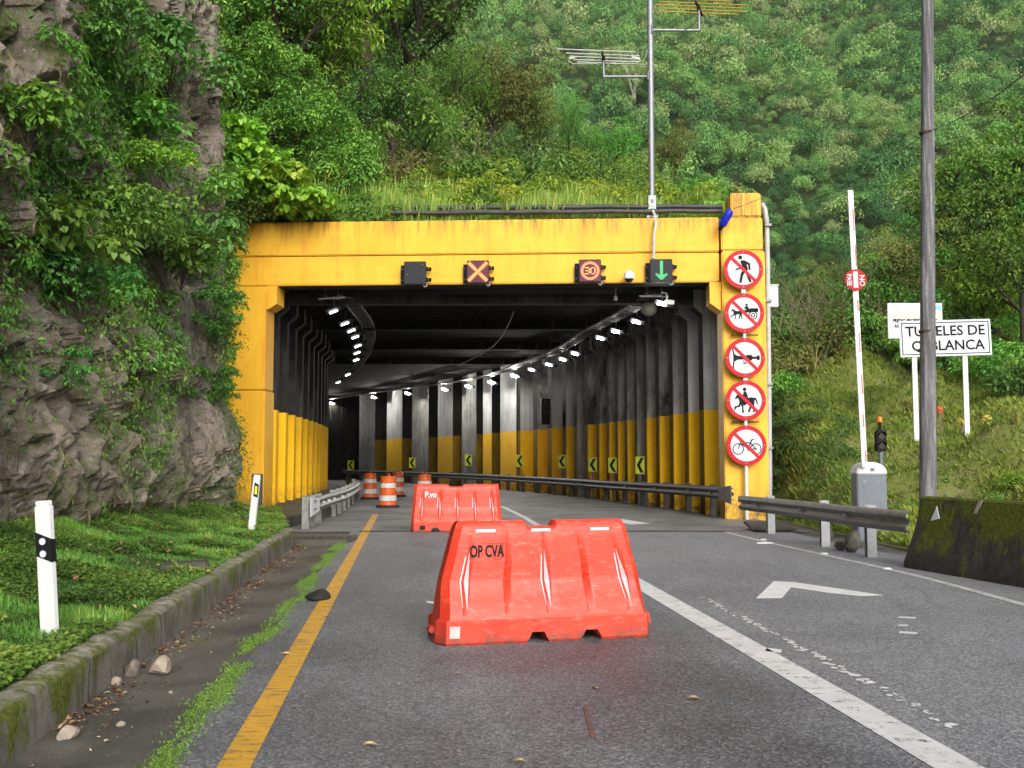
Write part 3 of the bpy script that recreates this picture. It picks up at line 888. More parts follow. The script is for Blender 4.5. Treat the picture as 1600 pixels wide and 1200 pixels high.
F = np.stack([idx[:-1, :-1], idx[1:, :-1], idx[1:, 1:], idx[:-1, 1:]], -1).reshape(-1, 4)
cl = link_mesh("cliff", np_mesh("cliff", CP.reshape(-1, 3), F, smooth=False), M['rock'])
tag(cl, kind='structure')
def cliff_n(y, z):
    e = 0.06
    a = cliff_pt(np.asarray(y) + e, z) - cliff_pt(np.asarray(y) - e, z)
    b = cliff_pt(y, np.asarray(z) + e) - cliff_pt(y, np.asarray(z) - e)
    return norm(np.cross(a, b))

# ------------------------------------------------------------------ slope over the gallery and behind the cliff
def wall_out(y):
    s = y - Y0
    return WR(s) + (1.25 + .8 * min(1, max(0, s) / 16)) if s < 30 else WR(30) + 1.9 + .3 * (s - 30)
def roof_z(x, y):
    x = np.asarray(x, float); y = np.asarray(y, float)
    left = np.logaddexp(0, (-(x + 2.0)) * 1.1) / 1.1
    base = 7.72 + 0.34 * np.clip(y - 27.6, 0, 12) - .10 * np.clip(y - 41, 0, 60) + 0.55 * left * np.clip((y - 26.5) / 6, 0.25, 1)
    edge = np.clip((y - 27.1) / 1.6, 0, 1)
    base = np.maximum(base, 8.0)
    return base - .28 * (1 - edge) + edge * (fbm(np.stack([x * .5, y * .5, 0 * x], -1), 4, 41) - .5) * 1.1
ny, nx = 110, 120
ty = 27.05 + (np.linspace(0, 1, ny) ** 1.5) * 48
rowsx = np.linspace(0, 1, nx) ** 0.7
GX = np.zeros((ny, nx)); GY = np.zeros((ny, nx))
for i, y in enumerate(ty):
    GX[i] = -60 + (wall_out(y) - .5 + 60) * rowsx; GY[i] = y
GZ = roof_z(GX, GY)
idx = np.arange(ny * nx).reshape(ny, nx)
F = np.stack([idx[:-1, :-1], idx[:-1, 1:], idx[1:, 1:], idx[1:, :-1]], -1).reshape(-1, 4)
tag(link_mesh("gallery_slope", np_mesh("gallery_slope", np.stack([GX, GY, GZ], -1).reshape(-1, 3), F, smooth=True), M['soil_dark']), kind='structure')

# ------------------------------------------------------------------ grassy mound on the right
def mound_z(x, y):
    x = np.asarray(x, float); y = np.asarray(y, float)
    foot = np.interp(y, [-10, 8, 12, 14.5, 18, 22, 25, 27, 40], [10.5, 9.2, 8.0, 7.0, 6.7, 6.75, 7.0, 7.0, 7.0])
    d = np.maximum(x - foot, 0)
    along = np.clip(0.235 * (y - 16.8), 0, 4.6) + 0.09 * np.clip(d, 0, 25)
    side = 1 - np.exp(-d * np.interp(y, [10, 20, 24, 27, 34], [.35, .5, 1.2, 3.0, 3.4]))
    z = along * side + 0.02
    hump = .55 * (fbm(np.stack([x * 1.7, y * 1.7, 0 * x], -1), 3, 58) - .5) * np.clip(d, 0, 1) + 1.0 * (fbm(np.stack([x * .45, y * .45, 0 * x], -1), 4, 51) - .5) * np.clip(d, 0, 1.5) * 1.5
    # dug-out hollow behind the barrier
    hol = -0.35 * np.exp(-(((x - 9.3) / .9) ** 2 + ((y - 18.5) / 1.3) ** 2))
    return z + hump + hol - .03 * (d <= 0)
ny, nx = 130, 130
ty = 6 + np.linspace(0, 1, ny) ** 1.2 * 66
tx = 6.6 + np.linspace(0, 1, nx) ** 1.9 * 70
GX, GY = np.meshgrid(tx, ty)
for i, y in enumerate(ty):
    if y > 27:                      # follow the curved outer wall of the gallery
        GX[i] = GX[i] - np.clip(7.2 - wall_out(y), 0, 20) * (1 - (GX[i] - 6.6) / 70) ** 3
GZ = mound_z(GX, GY)
idx = np.arange(ny * nx).reshape(ny, nx)
F = np.stack([idx[:-1, :-1], idx[:-1, 1:], idx[1:, 1:], idx[1:, :-1]], -1).reshape(-1, 4)
tag(link_mesh("mound", np_mesh("mound", np.stack([GX, GY, GZ], -1).reshape(-1, 3), F, smooth=True), M['soil_green']), kind='structure')

# ------------------------------------------------------------------ far mountain side
def mtn_z(x, y):
    x = np.asarray(x, float); y = np.asarray(y, float)
    n = fbm(np.stack([x * .018, y * .018, 0 * x], -1), 4, 61) - .5
    gul = fbm(np.stack([(x + y * .35) * .03, y * .006, 0 * x], -1), 3, 71, True) - .5
    return 4 + 0.645 * (y - 90) + 20 * n * np.clip((y - 92) / 60, 0, 1) + 16 * gul * np.clip((y - 92) / 80, 0, 1)
tx = np.linspace(-170, 260, 150); ty = np.linspace(84, 400, 120)
GX, GY = np.meshgrid(tx, ty); GZ = mtn_z(GX, GY)
ny, nx = GX.shape; idx = np.arange(ny * nx).reshape(ny, nx)
F = np.stack([idx[:-1, :-1], idx[:-1, 1:], idx[1:, 1:], idx[1:, :-1]], -1).reshape(-1, 4)
tag(link_mesh("mountain", np_mesh("mountain", np.stack([GX, GY, GZ], -1).reshape(-1, 3), F, smooth=True), M['soil_dark']), kind='structure')

# ------------------------------------------------------------------ the gallery (tunnel portal)
EX = Vector((0.9987, -0.0507, 0)); EY = Vector((0.0507, 0.9987, 0)); EZ = Vector((0, 0, 1))
PL = Vector((-7.6, 26.78, 0)); 
gal = empty("tunnel_gallery", (-0.6, 26.4, 0), "yellow painted concrete road gallery with a flat beam, ribbed pillars and a black ceiling", "tunnel")
def pp(a, b, z): return PL + EX * a + EY * b + Vector((0, 0, z))
bz0, bz1, bz2 = 6.07, 6.86, 7.76
mb = MB()
mb.obox(pp(0, 0.03, bz0), EX * 12.97, EY * .10, EZ * (bz1 - bz0 - .02))
mb.obox(pp(0, 0.0, bz1), EX * 12.97, EY * .78, EZ * (bz2 - bz1))
mb.build("header_beam", M['yellow'], gal, world=True, bevel=0.025)
mb = MB()   # left column in two lifts
mb.obox(pp(0, -.03, 0.15), EX * 1.15, EY * .85, EZ * 3.15)
mb.obox(pp(0, -.01, 3.32), EX * 1.13, EY * .80, EZ * (bz0 - 3.34))
mb.build("column", M['yellow'], gal, world=True, bevel=0.02)
mb = MB()
mb.prism([pp(1.14, -.02, bz0 - .012), pp(1.42, -.02, bz0 - .012), pp(1.42, -.02, 5.58), pp(1.20, -.02, 5.44), pp(1.14, -.02, 5.44)], EY * .7)
mb.build("corbel", M['yellow'], gal, world=True)
cr0 = 12.99
mb = MB()   # core of the beam behind the painted face
mb.obox(pp(0.02, .135, bz0 + .01), EX * 12.9, EY * .64, EZ * (bz1 - bz0 - .04))
mb.build('beam_core', M['wallconc'], gal, world=True)
mb = MB()   # right column, standing proud above the beam
mb.obox(pp(cr0 + .02, -.12, -.1), EX * 1.10, EY * .95, EZ * 6.95)
mb.obox(pp(cr0 + .015, -.12, 6.86), EX * 1.06, EY * .95, EZ * .86)
mb.obox(pp(cr0 + .27, -.12, 7.735), EX * .78, EY * .95, EZ * .62)
mb.build("column", M['yellow'], gal, world=True, bevel=0.03)
mb = MB()
mb.prism([pp(cr0 - .28, 0.0, bz0 - .012), pp(cr0 + .015, 0.0, bz0 - .012), pp(cr0 + .015, 0.0, 5.30), pp(cr0 - .05, 0.0, 5.35), pp(cr0 - .28, 0.0, 5.52)], EY * .7)
mb.build("corbel", M['yellow'], gal, world=True)

def back_off(s): return .80 + .85 * min(1.0, max(0.0, s) / 16)
# pillars: 22 on the right at the spots measured, evenly on the left
PILL = [(1100, ''), (1076, ''), (1052, ''), (1030, ''), (1011, ''), (996, 'b'), (980, 's'), (965, 's'), (951, ''), (936.5, ''), (919, 's'), (902, 'b'),
        (885, ''), (862, ''), (839, 's'), (813, ''), (780, ''), (754, ''), (720, 'b'), (681, ''), (640, 'b'), (600, ''), (557, 'b'), (520, '')]
WIDE = {16: (780, 807), 17: (754, 769), 18: (720, 744), 19: (681, 707.5), 20: (640, 669), 21: (600, 628), 22: (557, 586)}   # broad slabs deep in the bend
ss = [s_for_u(WIDE[i][1] if i in WIDE else u) for i, (u, k) in enumerate(PILL)]
for i, (u, kind) in enumerate(PILL):
    s = ss[i]; sp = (ss[min(i + 1, len(ss) - 1)] - ss[i - 1]) / 2 if i else 1.4
    th = max(.32, .30 * sp)
    if i in WIDE: th = max(.5, abs(s_for_u(WIDE[i][0]) - s))
    d = dWR(s); n = math.sqrt(1 + d * d)
    T = Vector((d, 1, 0)) / n; N = Vector((1, -d, 0)) / n        # N points out of the tunnel
    E = Vector((WR(s), Y0 + s, 0))
    jit = .02 * math.sin(i * 7.3)
    mb = MB()
    wide = i in WIDE
    pd = back_off(s) + .1; cb = -.26 if i not in WIDE else jit
    prof = [(jit, -.1), (pd, -.1), (pd, 6.2), (cb, 6.2), (cb, 5.72), (jit, 5.5)]
    mb.prism([E + N * a + EZ * z for a, z in prof], T * th)
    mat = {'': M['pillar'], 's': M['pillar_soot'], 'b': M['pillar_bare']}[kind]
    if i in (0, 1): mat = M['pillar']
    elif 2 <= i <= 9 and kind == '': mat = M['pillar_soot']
    po = mb.build("pillar", [mat, M['pillar_shade']], gal, world=True, bevel=0.012)
    for pg in po.data.polygons:          # shade put into the colour: on the faces turned to the lane near the mouth, in the recesses deep in the bend
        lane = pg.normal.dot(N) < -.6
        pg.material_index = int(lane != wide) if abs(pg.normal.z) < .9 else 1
for i in range(20):
    s = 1.6 + 1.6 * i
    d = dWL(s); n = math.sqrt(1 + d * d)
    T = Vector((d, 1, 0)) / n; N = Vector((-1, d, 0)) / n
    E = Vector((WL(s), Y0 + .4 + s, 0))
    mb = MB()
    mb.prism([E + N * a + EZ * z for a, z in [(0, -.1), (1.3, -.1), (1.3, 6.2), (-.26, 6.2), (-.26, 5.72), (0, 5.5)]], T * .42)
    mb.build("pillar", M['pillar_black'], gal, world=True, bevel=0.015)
# back walls and slab
for nm, fn, sg in (("back_wall", right_pt, -1), ("back_wall", left_pt, -1)):
    mb = MB(); path, ups = [], []
    for k in range(0, 27):
        s = k * 1.9 + (0.5 if k <= 0 else 0)
        q = back_off(s) if fn is right_pt else 1.2
        a = fn(s, -q, 0); b = fn(s, -q - .35, 0)
        path.append(a); ups.append((b - a).normalized())
    mb.sweep(path, ups, [(0, -.15), (.35, -.15), (.35, 7.1), (0, 7.1)])
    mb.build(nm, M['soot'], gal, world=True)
mb = MB(); rows = []; rows2 = []
for k in range(0, 26):
    s = 0.42 + k * 1.95
    a, b = left_pt(s, -1.5, 6.21), right_pt(s, -back_off(s) - .33, 6.21)
    rows.append([a.lerp(b, j / 10) for j in range(11)]); rows2.append([(p + Vector((0, 0, .85))) for p in rows[-1]])
mb.grid(rows); mb.grid(rows2)
for r, q in ((rows[0], rows2[0]), (rows[-1], rows2[-1])): mb.grid([r, q])
for j in (0, 10): mb.grid([[r[j] for r in rows], [r[j] for r in rows2]])
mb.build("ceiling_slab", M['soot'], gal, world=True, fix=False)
for k in range(4):
    s = 1.75 + 6.4 * k
    a, b = left_pt(s, -1.0, 5.93 if k else 5.83), right_pt(s, -1.0, 5.93 if k else 5.83)
    e = b - a; t = Vector((-e.y, e.x, 0)).normalized()
    mb = MB(); mb.obox(a, e, t * .35, EZ * .275)
    mb.build("ceiling_rib", M['soot'] if k else M['wallconc'], gal, world=True)
a, b = left_pt(48.8, -1.5, -.1), right_pt(48.8, -1.5, -.1)
mb = MB(); e = b - a; t = Vector((-e.y, e.x, 0)).normalized(); mb.obox(a, e, t * .3, EZ * 7.0)
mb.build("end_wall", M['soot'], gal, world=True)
# raised walk along the left pillars
mb = MB(); path, ups = [], []
for s in [-4.3, -2, 0] + [2.0 * k for k in range(1, 20)]:
    if s <= 0:
        path.append(Vector((-4.75 + .05 * s, Y0 + .4 + s, 0))); ups.append(Vector((-1, 0, 0)))
    else:
        p = left_pt(s, 1.7 - .5 * min(1, s / 25), 0); q = left_pt(s, 0, 0)
        path.append(p); ups.append((q - p).normalized())
mb.sweep(path, ups, [(0, -.1), (3.2, -.1), (3.2, .26), (.03, .26), (0, .23)])
tag(mb.build("walkway", M['walkway']), kind='structure')
# ------------------------------------------------------------------ red water-filled barriers
ZL = [0.0, .02, .19, .205, .235, .35, .48, .52, .62, .72, .82, .90, .94, .965, .98, .985]
WH = [.275, .285, .285, .275, .268, .208, .146, .143, .138, .133, .128, .122, .113, .095, .068, .03]
LH = [.925, .935, .93, .90, .895, .885, .872, .865, .838, .810, .786, .765, .752, .740, .730, .715]
GC = [-.80, -.40, 0.0, .40, .80]
def b_front(t, z):
    w = float(np.interp(z, ZL, WH)); a = abs(t)
    if a > .93: w *= 1 - .42 * (a - .93) / .07
    g = 0
    if .235 < z < .88:
        k = min((z - .235) / .25, (.88 - z) / .38, 1.0)
        for c in GC:
            d = t - c
            if -.014 < d <= 0: g = max(g, k * .055 * (1 + d / .014))
            elif 0 <= d < .062: g = max(g, k * .055 * (1 - d / .062))
    return w - g
def b_pt(t, z, off=0.0):
    return Vector((t * b_len(z), -b_front(t, z) - off, z))
TOPK = [0.0]
def b_len(z):
    l = float(np.interp(z, ZL, LH)); return l + (float(np.interp(z, [0, .2, 1], [.95, .95, .88])) - l) * TOPK[0]
def red_barrier(label, loc, rz, notch, text=None):
    root = empty("traffic_barrier", loc, label, "barrier", rz, "red plastic barriers on the road")
    ts = [-1, -.97, -.93, -.88]
    for c in GC: ts += [c - .1, c - .014, c, c + .03, c + .062, c + .12]
    for c in notch: ts += [c - .10, c - .055, c + .055, c + .10]
    ts += [-.21, -.17, .13, .165, .93, .97, 1, -.55, -.18, .2, .55]
    ts = sorted(set(round(x, 3) for x in ts))
    mb = MB(); rows = []
    for t in ts:
        ring = []
        zb = 0
        for c in notch:
            zb = max(zb, .085 * min(1, max(0, (.10 - abs(t - c)) / .045)))
        for side in (1, -1):
            seq = []
            for z in ZL:
                zz = max(z, zb) if z < .1 else z
                p = b_pt(t, z)
                drop = .05 * min(1, max(0, min((t + .21) / .04, (.165 - t) / .035))) if -.21 < t < .165 else 0
                if z > .88: zz = zz - drop * (z - .88) / .105
                seq.append(Vector((p.x, p.y * side, zz)))
            ring += seq if side == 1 else seq[::-1]
        rows.append(ring + [ring[0]])
    mb.grid(rows)
    n = len(rows[0]) - 1
    mb.add(rows[0][:n], [tuple(range(n))]); mb.add(rows[-1][:n], [tuple(range(n))])
    o = mb.build("body", M['red_plastic'], root)
    bm = bmesh.new(); bm.from_mesh(o.data); bmesh.ops.remove_doubles(bm, verts=bm.verts, dist=.0005)
    bmesh.ops.recalc_face_normals(bm, faces=bm.faces); bm.to_mesh(o.data); bm.free()
    o.data.polygons.foreach_set("use_smooth", [True] * len(o.data.polygons)); o.data.set_sharp_from_angle(angle=R(24))
    # coupling lugs at the ends
    MB().box((.945, 0, .10), (.10, .16, .05)).box((.985, .0, .135), (.035, .05, .07)).build("coupling", M['red_plastic'], root, bevel=.012)
    mb = MB(); mb.box((-.935, .0, .10), (.06, .14, .05)); mb.build("coupling", M['red_plastic'], root, bevel=.01)
    return root
def strip_poly(root, pts, name="reflective_strip", mat=None, off=.004):
    """thin sticker lying on the front face; pts (t,z) quads"""
    mb = MB()
    for q in pts:
        a = [b_pt(t, z, off) for t, z in q]
        mb.prism(a, (0, .003, 0))
    return mb.build(name, mat or M['white_clean'], root)
B1 = red_barrier("large red plastic barrier stencilled OP CVA, nearest on the wet lane", (0.235, 8.86, 0), R(15), (-.10, .40))
for c in (-.80, 0.0, .80):
    strip_poly(B1, [[(c + .006, .74), (c + .050, .49), (c + .012, .49)], [(c + .012, .49), (c + .050, .49), (c + .03, .27)],
                    [(c - .034, .70), (c - .024, .70), (c - .028, .49), (c - .040, .49)], [(c - .040, .49), (c - .028, .49), (c - .008, .30), (c - .014, .30)]])
for c in (-.66, -.03, .66):
    strip_poly(B1, [[(c - .11, .918), (c + .11, .918), (c + .11, .895), (c - .11, .895)]], "white_patch")
ft = -.615
p = b_pt(ft, .735, .006)
txt = text_obj("lettering", "OP CVA", .135, M['black'], B1, p, (R(83), 0, 0), .0015, sx=.60, bold=.004)
mb = MB()
for a, b, c_, d in ((ft - .165, .80, ft + .165, .805), (ft - .165, .668, ft + .165, .673), (ft - .165, .668, ft - .158, .805), (ft + .158, .668, ft + .165, .805)):
    mb.prism([b_pt(a, b, .005), b_pt(c_, b, .005), b_pt(c_, d, .005), b_pt(a, d, .005)], (0, .002, 0))
mb.build("stencil_edge", plain("faded_stencil", (0.22, .02, .02), .5), B1)
strip_poly(B1, [[(-.90, .155), (-.81, .155), (-.81, .06), (-.90, .06)]], "sticker", plain("scuffed_sticker", (.42, .40, .38), .5, 0, .4, 60))
TOPK[0] = 1.0
B2 = red_barrier("smaller looking red plastic barrier with white sprayed letters, behind the stencilled one", (-1.17, 21.75, 0), R(2), (-.45, .42))
for c in GC:
    strip_poly(B2, [[(c + .006, .74), (c + .050, .49), (c + .012, .49)], [(c + .012, .49), (c + .050, .49), (c + .03, .25)],
                    [(c - .034, .70), (c - .022, .70), (c - .026, .49), (c - .040, .49)]])
p = b_pt(-.60, .76, .006)
text_obj("lettering", "P.vo", .17, M['white_clean'], B2, p, (R(83), 0, 0), .0015, sx=.85, bold=.004)
strip_poly(B2, [[(-.80, .13), (-.68, .13), (-.68, .04), (-.80, .04)]], "socket", M['lens_dark'])

# ------------------------------------------------------------------ drums
def drum(label, u, v, Y=None, base=True):
    g = G(u, v, 0) if Y is None else Vector(((u - 800) / FPX * Y * 1.0, Y, 0))
    root = empty("traffic_drum", g, label, "traffic drum", random.Random(u).random() * 3, "orange and white drums in the tunnel mouth")
    r = lambda z: .285 - .055 * z / .95
    prof = [(r(0) + .01, .07)]
    for z in (.20, .40, .60, .78, .92): prof += [(r(z), z - .012), (r(z) - .012, z), (r(z), z + .012)]
    prof += [(r(.95), .95), (r(.95) - .03, .975), (.02, .98)]
    MB().lathe(prof, n=28).build("body", M['orange'], root, smooth=30)
    for a, b in ((.215, .385), (.615, .765)):
        MB().lathe([(r(a) + .004, a), (r(b) + .004, b), (r(b) - .03, b - .001), (r(a) - .03, a + .001)], n=28).build("band", M['band'], root, smooth=30)
    MB().lathe([(.37, 0), (.37, .05), (.32, .085), (.2, .09)], n=24).build("base", M['rubber'], root, smooth=30)
    pts = [(.09 * math.cos(a), 0, .97 + .085 * math.sin(a)) for a in [math.pi * k / 8 for k in range(9)]]
    MB().tube(pts, .018, 6).build("handle", M['orange'], root, smooth=60)
drum("orange and white drum standing in front of the others, left of the small red barrier", 606, 793)
drum("orange and white drum leftmost and nearest the left guardrail", 578, 780)
drum("orange and white drum half hidden directly behind the front drum", 621, 776)
drum("orange drum showing only its top above the farther red barrier", 663, 786)

# ------------------------------------------------------------------ guardrails
WPROF = [(0, 0), (.035, -.012), (.08, -.05), (.083, -.085), (.025, -.14), (.025, -.17), (.083, -.225), (.08, -.26), (.035, -.298), (0, -.31)]
WPROF = WPROF + [(a - .007, b) for a, b in WPROF[::-1]]
def guardrail(label, path, ztop, post_idx, mat, pmat, road_side, reflect=(), start_plate=None, refl_mat=None, loc=None):
    root = empty("guardrail", loc or Vector((path[0].x, path[0].y, 0)), label, "guardrail")
    ups = []
    for i, p in enumerate(path):
        t = (path[min(i + 1, len(path) - 1)] - path[max(i - 1, 0)]); t.z = 0; t.normalize()
        n = Vector((-t.y, t.x, 0)) * road_side
        ups.append(n)
    pts = [Vector((p.x, p.y, ztop(i))) for i, p in enumerate(path)]
    MB().sweep(pts, ups, WPROF).build("beam", mat, root, world=True, smooth=50)
    for i in post_idx:
        p, n = pts[i], ups[i]; t = Vector((-n.y, n.x, 0))
        mb = MB(); o = Vector((p.x, p.y, -.2)) - n * .20
        h = p.z + .035 + .2
        mb.obox(o - t * .05, t * .10, n * .012, EZ * h); mb.obox(o - t * .05 + n * .012, t * .012, n * .138, EZ * h); mb.obox(o + t * .038 + n * .012, t * .012, n * .138, EZ * h)
        mb.obox(Vector((p.x, p.y, p.z - .25)) - n * .05, t * .08, n * .07, EZ * .17)
        mb.build("post", pmat, root, world=True)
    for i, f in reflect:
        p = pts[i].lerp(pts[i + 1], f); n = ups[i]; t = Vector((-n.y, n.x, 0))
        c = p + Vector((0, 0, -.155)) + n * .03
        mb = MB(); mb.prism([c + EZ * .055, c - EZ * .055, c + n * .075 + EZ * .0], t * .012)
        mb.build("reflector", refl_mat or M['white_clean'], root, world=True)
    return root, pts, ups
# right, in the open
path = [Vector(p) for p in ((4.98, 22.3, 0), (5.12, 20.9, 0), (5.22, 19.4, 0), (5.30, 17.9, 0), (5.40, 15.9, 0), (5.60, 14.46, 0))]
gr, pts, ups = guardrail("weathered guardrail on three posts between the yellow column and the mossy concrete block", path, lambda i: .72 + .012 * i, (1, 3, 4), M['steel_worn'], M['steel'], -1, ((0, .75), (2, .5), (3, .72)), refl_mat=M['steel'])
mb = MB(); mb.tube([pts[0] + ups[0] * .0 + Vector((-.02, .05, -.01)), pts[0] + Vector((-.02, .05, -.14))], .055, 10)
mb.build("end_roll", M['steel'], gr, world=True, smooth=50)
# right, inside the tunnel
path = [Vector((5.30, 24.5, 0)), Vector((5.22, 25.6, 0))] + [right_pt(s, .30, 0) for s in [.6 + 1.05 * k for k in range(50)]]
zt = lambda i: max(.74, .83 - .008 * i)
gr, pts, ups = guardrail("long soot-blackened guardrail curving in front of the right tunnel pillars", path, zt, list(range(2, 52, 2)), M['steel_dirty'], M['steel_dirty'], 1, ((0, .6), (1, .7), (3, .5), (6, .5), (9, .5)), refl_mat=M['steel_worn'])
mb = MB(); a = pts[0]; n = ups[0]; t = Vector((-n.y, n.x, 0))
mb.prism([a + n * .10 + EZ * .06 - Vector((0, .06, 0)), a + n * .10 - EZ * .40 - Vector((0, .06, 0)), pts[1] + n * .09 - EZ * .29, pts[1] + n * .09 - EZ * .03], -n * .012)
mb.build("end_plate", M['steel_worn'], gr, world=True)
# left
path = [G(484, 826, 0) + Vector((.05, 0, 0)), Vector((-4.42, 23.4, 0)), Vector((-4.50, 24.6, 0)), Vector((-4.58, 26, 0)), Vector((-4.64, 27.4, 0)), Vector((-4.72, 28.8, 0)), Vector((-4.85, 30.4, 0)), Vector((-5.05, 32.4, 0)), Vector((-5.3, 34.8, 0)), Vector((-5.75, 38.5, 0)), Vector((-6.5, 43, 0)), Vector((-7.8, 48, 0))]
path[0] = Vector((-4.36, 22.4, 0))
gr, pts, ups = guardrail("grey guardrail with a white end plate on the left of the tunnel mouth", path, lambda i: .66, (0, 1, 2, 4, 5, 6, 7, 8, 9, 10), M['steel_worn'], M['steel_worn'], -1, ((0, .7), (1, .6), (2, .4), (3, .2), (4, .4), (5, .6)))
mb = MB(); a = pts[0]; n = ups[0]
q = Vector((0, -.02, 0))
mb.prism([a + n * .09 + q + Vector((-.06, -.25, .03)), a + n * .09 + q + Vector((-.06, -.25, -.39)), pts[0].lerp(pts[1], .55) + n * .095 - EZ * .30, pts[0].lerp(pts[1], .55) + n * .095 - EZ * .02], n * .012)
mb.build("end_plate", M['white'], gr, world=True)

# ------------------------------------------------------------------ concrete block on the right verge
cb = [(5.46, 14.42), (6.02, 12.0), (6.75, 9.0), (7.6, 5.5)]
path = [Vector((x, y, 0)) for x, y in cb]; ups = []
for i in range(len(path)):
    t = path[min(i + 1, 3)] - path[max(i - 1, 0)]; t.normalize(); ups.append(Vector((-t.y, t.x, 0)))
if ups[0].x < 0: ups = [-u for u in ups]
mb = MB()
prof = [(0, -.1), (0, .08), (.10, .30), (.22, .62), (.30, .96), (.33, .985), (.52, .985), (.55, .95), (.60, -.1)]
fine, fu = [], []
for i in range(3):
    for k in range(14):
        fine.append(path[i].lerp(path[i + 1], k / 14)); fu.append(ups[i].lerp(ups[i + 1], k / 14))
mb.sweep(fine + [path[-1]], fu + [ups[-1]], prof)
bl = mb.build("concrete_barrier", M['barrier_conc'], smooth=25)
tag(bl, "dark mossy sloping concrete barrier block beside the right edge line", "concrete barrier")
mb = MB()   # white arrow flash and a pale splinter mark on its face
def cbp(f, z, off=.012):
    p = path[0].lerp(path[1], f); n = ups[0]
    o = float(np.interp(z, [0, .08, .3, .62, .96], [0, 0, .1, .22, .30]))
    return p + n * (o - off) + EZ * z
tri = [cbp(.13, .66), cbp(.20, .70), cbp(.16, .86)]
t_ = MB(); t_.prism(tri, ups[0] * .01)
t_.build("reflector", M['white_clean'], bl)
t_ = MB(); t_.prism([cbp(.50, .98), cbp(.53, .98), cbp(.49, .80), cbp(.47, .80)], ups[0] * .01)
t_.build("pale_mark", M['stone'], bl)

# ------------------------------------------------------------------ lane signals on the beam
def led_dots(mb, pts, r=.0125, y=-.012):
    for x, z in pts:
        mb.plate([(x + r * math.cos(a), z + r * math.sin(a)) for a in [math.pi / 3 * k for k in range(6)]], y, y + .008)
def signal(label, u, v, draw):
    p = P(u, v, 25.92 + (1035 - u) * .0007)
    root = empty("lane_signal", p, label, "lane signal", R(-2.9), "square lane signals along the beam")
    h = .283
    MB().box((0, .07, 0), (2 * h, .13, 2 * h + .03)).build("housing", M['housing'], root, bevel=.012)
    mb = MB(); mb.box((-h - .055, .20, -.02), (.11, .03, .50)); mb.box((-h - .02, .14, -.02), (.05, .14, .46))
    for z in (.12, -.16): MB().box((h + .06, .19, z), (.13, .03, .10)).box((h + .02, .14, z), (.05, .14, .09)).box((h + .115, .17, z + .02), (.03, .07, .04)).build("clamp", M['black'], root)
    mb.build("bracket", M['black'], root)
    mb = MB()
    for x, z in ((-h - .07, .12), (-h - .07, -.17), (-h - .02, .12), (-h - .02, -.16), (h + .05, .13), (h + .05, -.14)): mb.disc(x, z, .012, .115 if abs(x) < h + .03 else .17, .19, 8)
    mb.build("bolt", M['steel'], root)
    mb = MB(); mb.tube([(h, .1, -h - .0), (h + .03, .1, -h - .05), (h - .02, .1, -h - .075), (h - .07, .1, -h - .04)], .016, 6)
    mb.build("cable_loop", M['pvc'], root, smooth=60)
    draw(root, h)
def draw_x(root, h):
    MB().box((0, -.002, 0), (2 * h - .03, .008, 2 * h - .03)).build("panel", M['led_panel'], root)
    pts = []
    for k in range(-9, 10):
        for o in (-.026, 0, .026):
            d = k * .0255
            pts.append((d + o * .7, d - o * .7)); 
            if abs(k) > 1: pts.append((d + o * .7, -d + o * .7))
    mb = MB(); led_dots(mb, pts, .0135); mb.build("symbol", M['led_orange'], root)
    mb = MB(); pts = []
    for k in range(-9, 10):
        for o in (-.058, .058):
            d = k * .0255
            if abs(k) > 2: pts += [(d + o * .7, d - o * .7), (d + o * .7, -d + o * .7)]
    led_dots(mb, pts, .007); mb.build("glow_dots", M['led_red'], root)
def draw_30(root, h):
    MB().box((0, -.002, 0), (2 * h - .03, .008, 2 * h - .03)).build("panel", M['led_panel'], root)
    pts = []
    for r in (.185, .207, .229):
        n = int(2 * math.pi * r / .027)
        pts += [(r * math.cos(2 * math.pi * k / n), r * math.sin(2 * math.pi * k / n)) for k in range(n)]
    mb = MB(); led_dots(mb, pts, .0125); mb.build("speed_ring", emit("ring_led", (1.0, .17, .04), 1.6), root)
    G3 = ["1111.", "....1", "..11.", "....1", "....1", "1111."]; G3 = ["11110", "00001", "00001", "01110", "00001", "00001", "11110"]
    G0 = ["01110", "10001", "10001", "10001", "10001", "10001", "01110"]
    pts = []
    for gi, (gl, ox) in enumerate(((G3, -.125), (G0, .02))):
        for r, row in enumerate(gl):
            for c, ch in enumerate(row):
                if ch == '1': pts.append((ox + c * .026, .078 - r * .026))
    mb = MB(); led_dots(mb, pts, .0125); mb.build("digits", M['led_orange'], root)
def draw_arrow(root, h):
    pts = []
    for k in range(13):
        for c in (-.027, 0, .027): pts.append((c, .235 - k * .027))
    for j in range(6):
        w = [5, 5, 4, 3, 2, 1][j]
        for c in range(-w, w + 1):
            if j == 0 and abs(c) < 5 and abs(c) > 1 and abs(c) < 4: continue
            pts.append((c * .027, -.09 - j * .027))
    mb = MB(); led_dots(mb, pts, .0125); mb.build("symbol", M['led_green'], root)
def draw_blank(root, h):
    mb = MB(); mb.disc(-.2, -.05, .012, -.012, .0, 8); mb.disc(.2, .21, .012, -.012, .0, 8); mb.build("bolt", M['steel'], root)
signal("blank unlit dark square signal, leftmost on the yellow beam", 648, 426, draw_blank)
signal("square signal showing a lit orange X", 746.5, 424.5, draw_x)
signal("square signal showing a lit speed limit 30 in an orange ring", 922, 423, draw_30)
signal("square signal showing a lit green downward arrow", 1033.5, 422.5, draw_arrow)

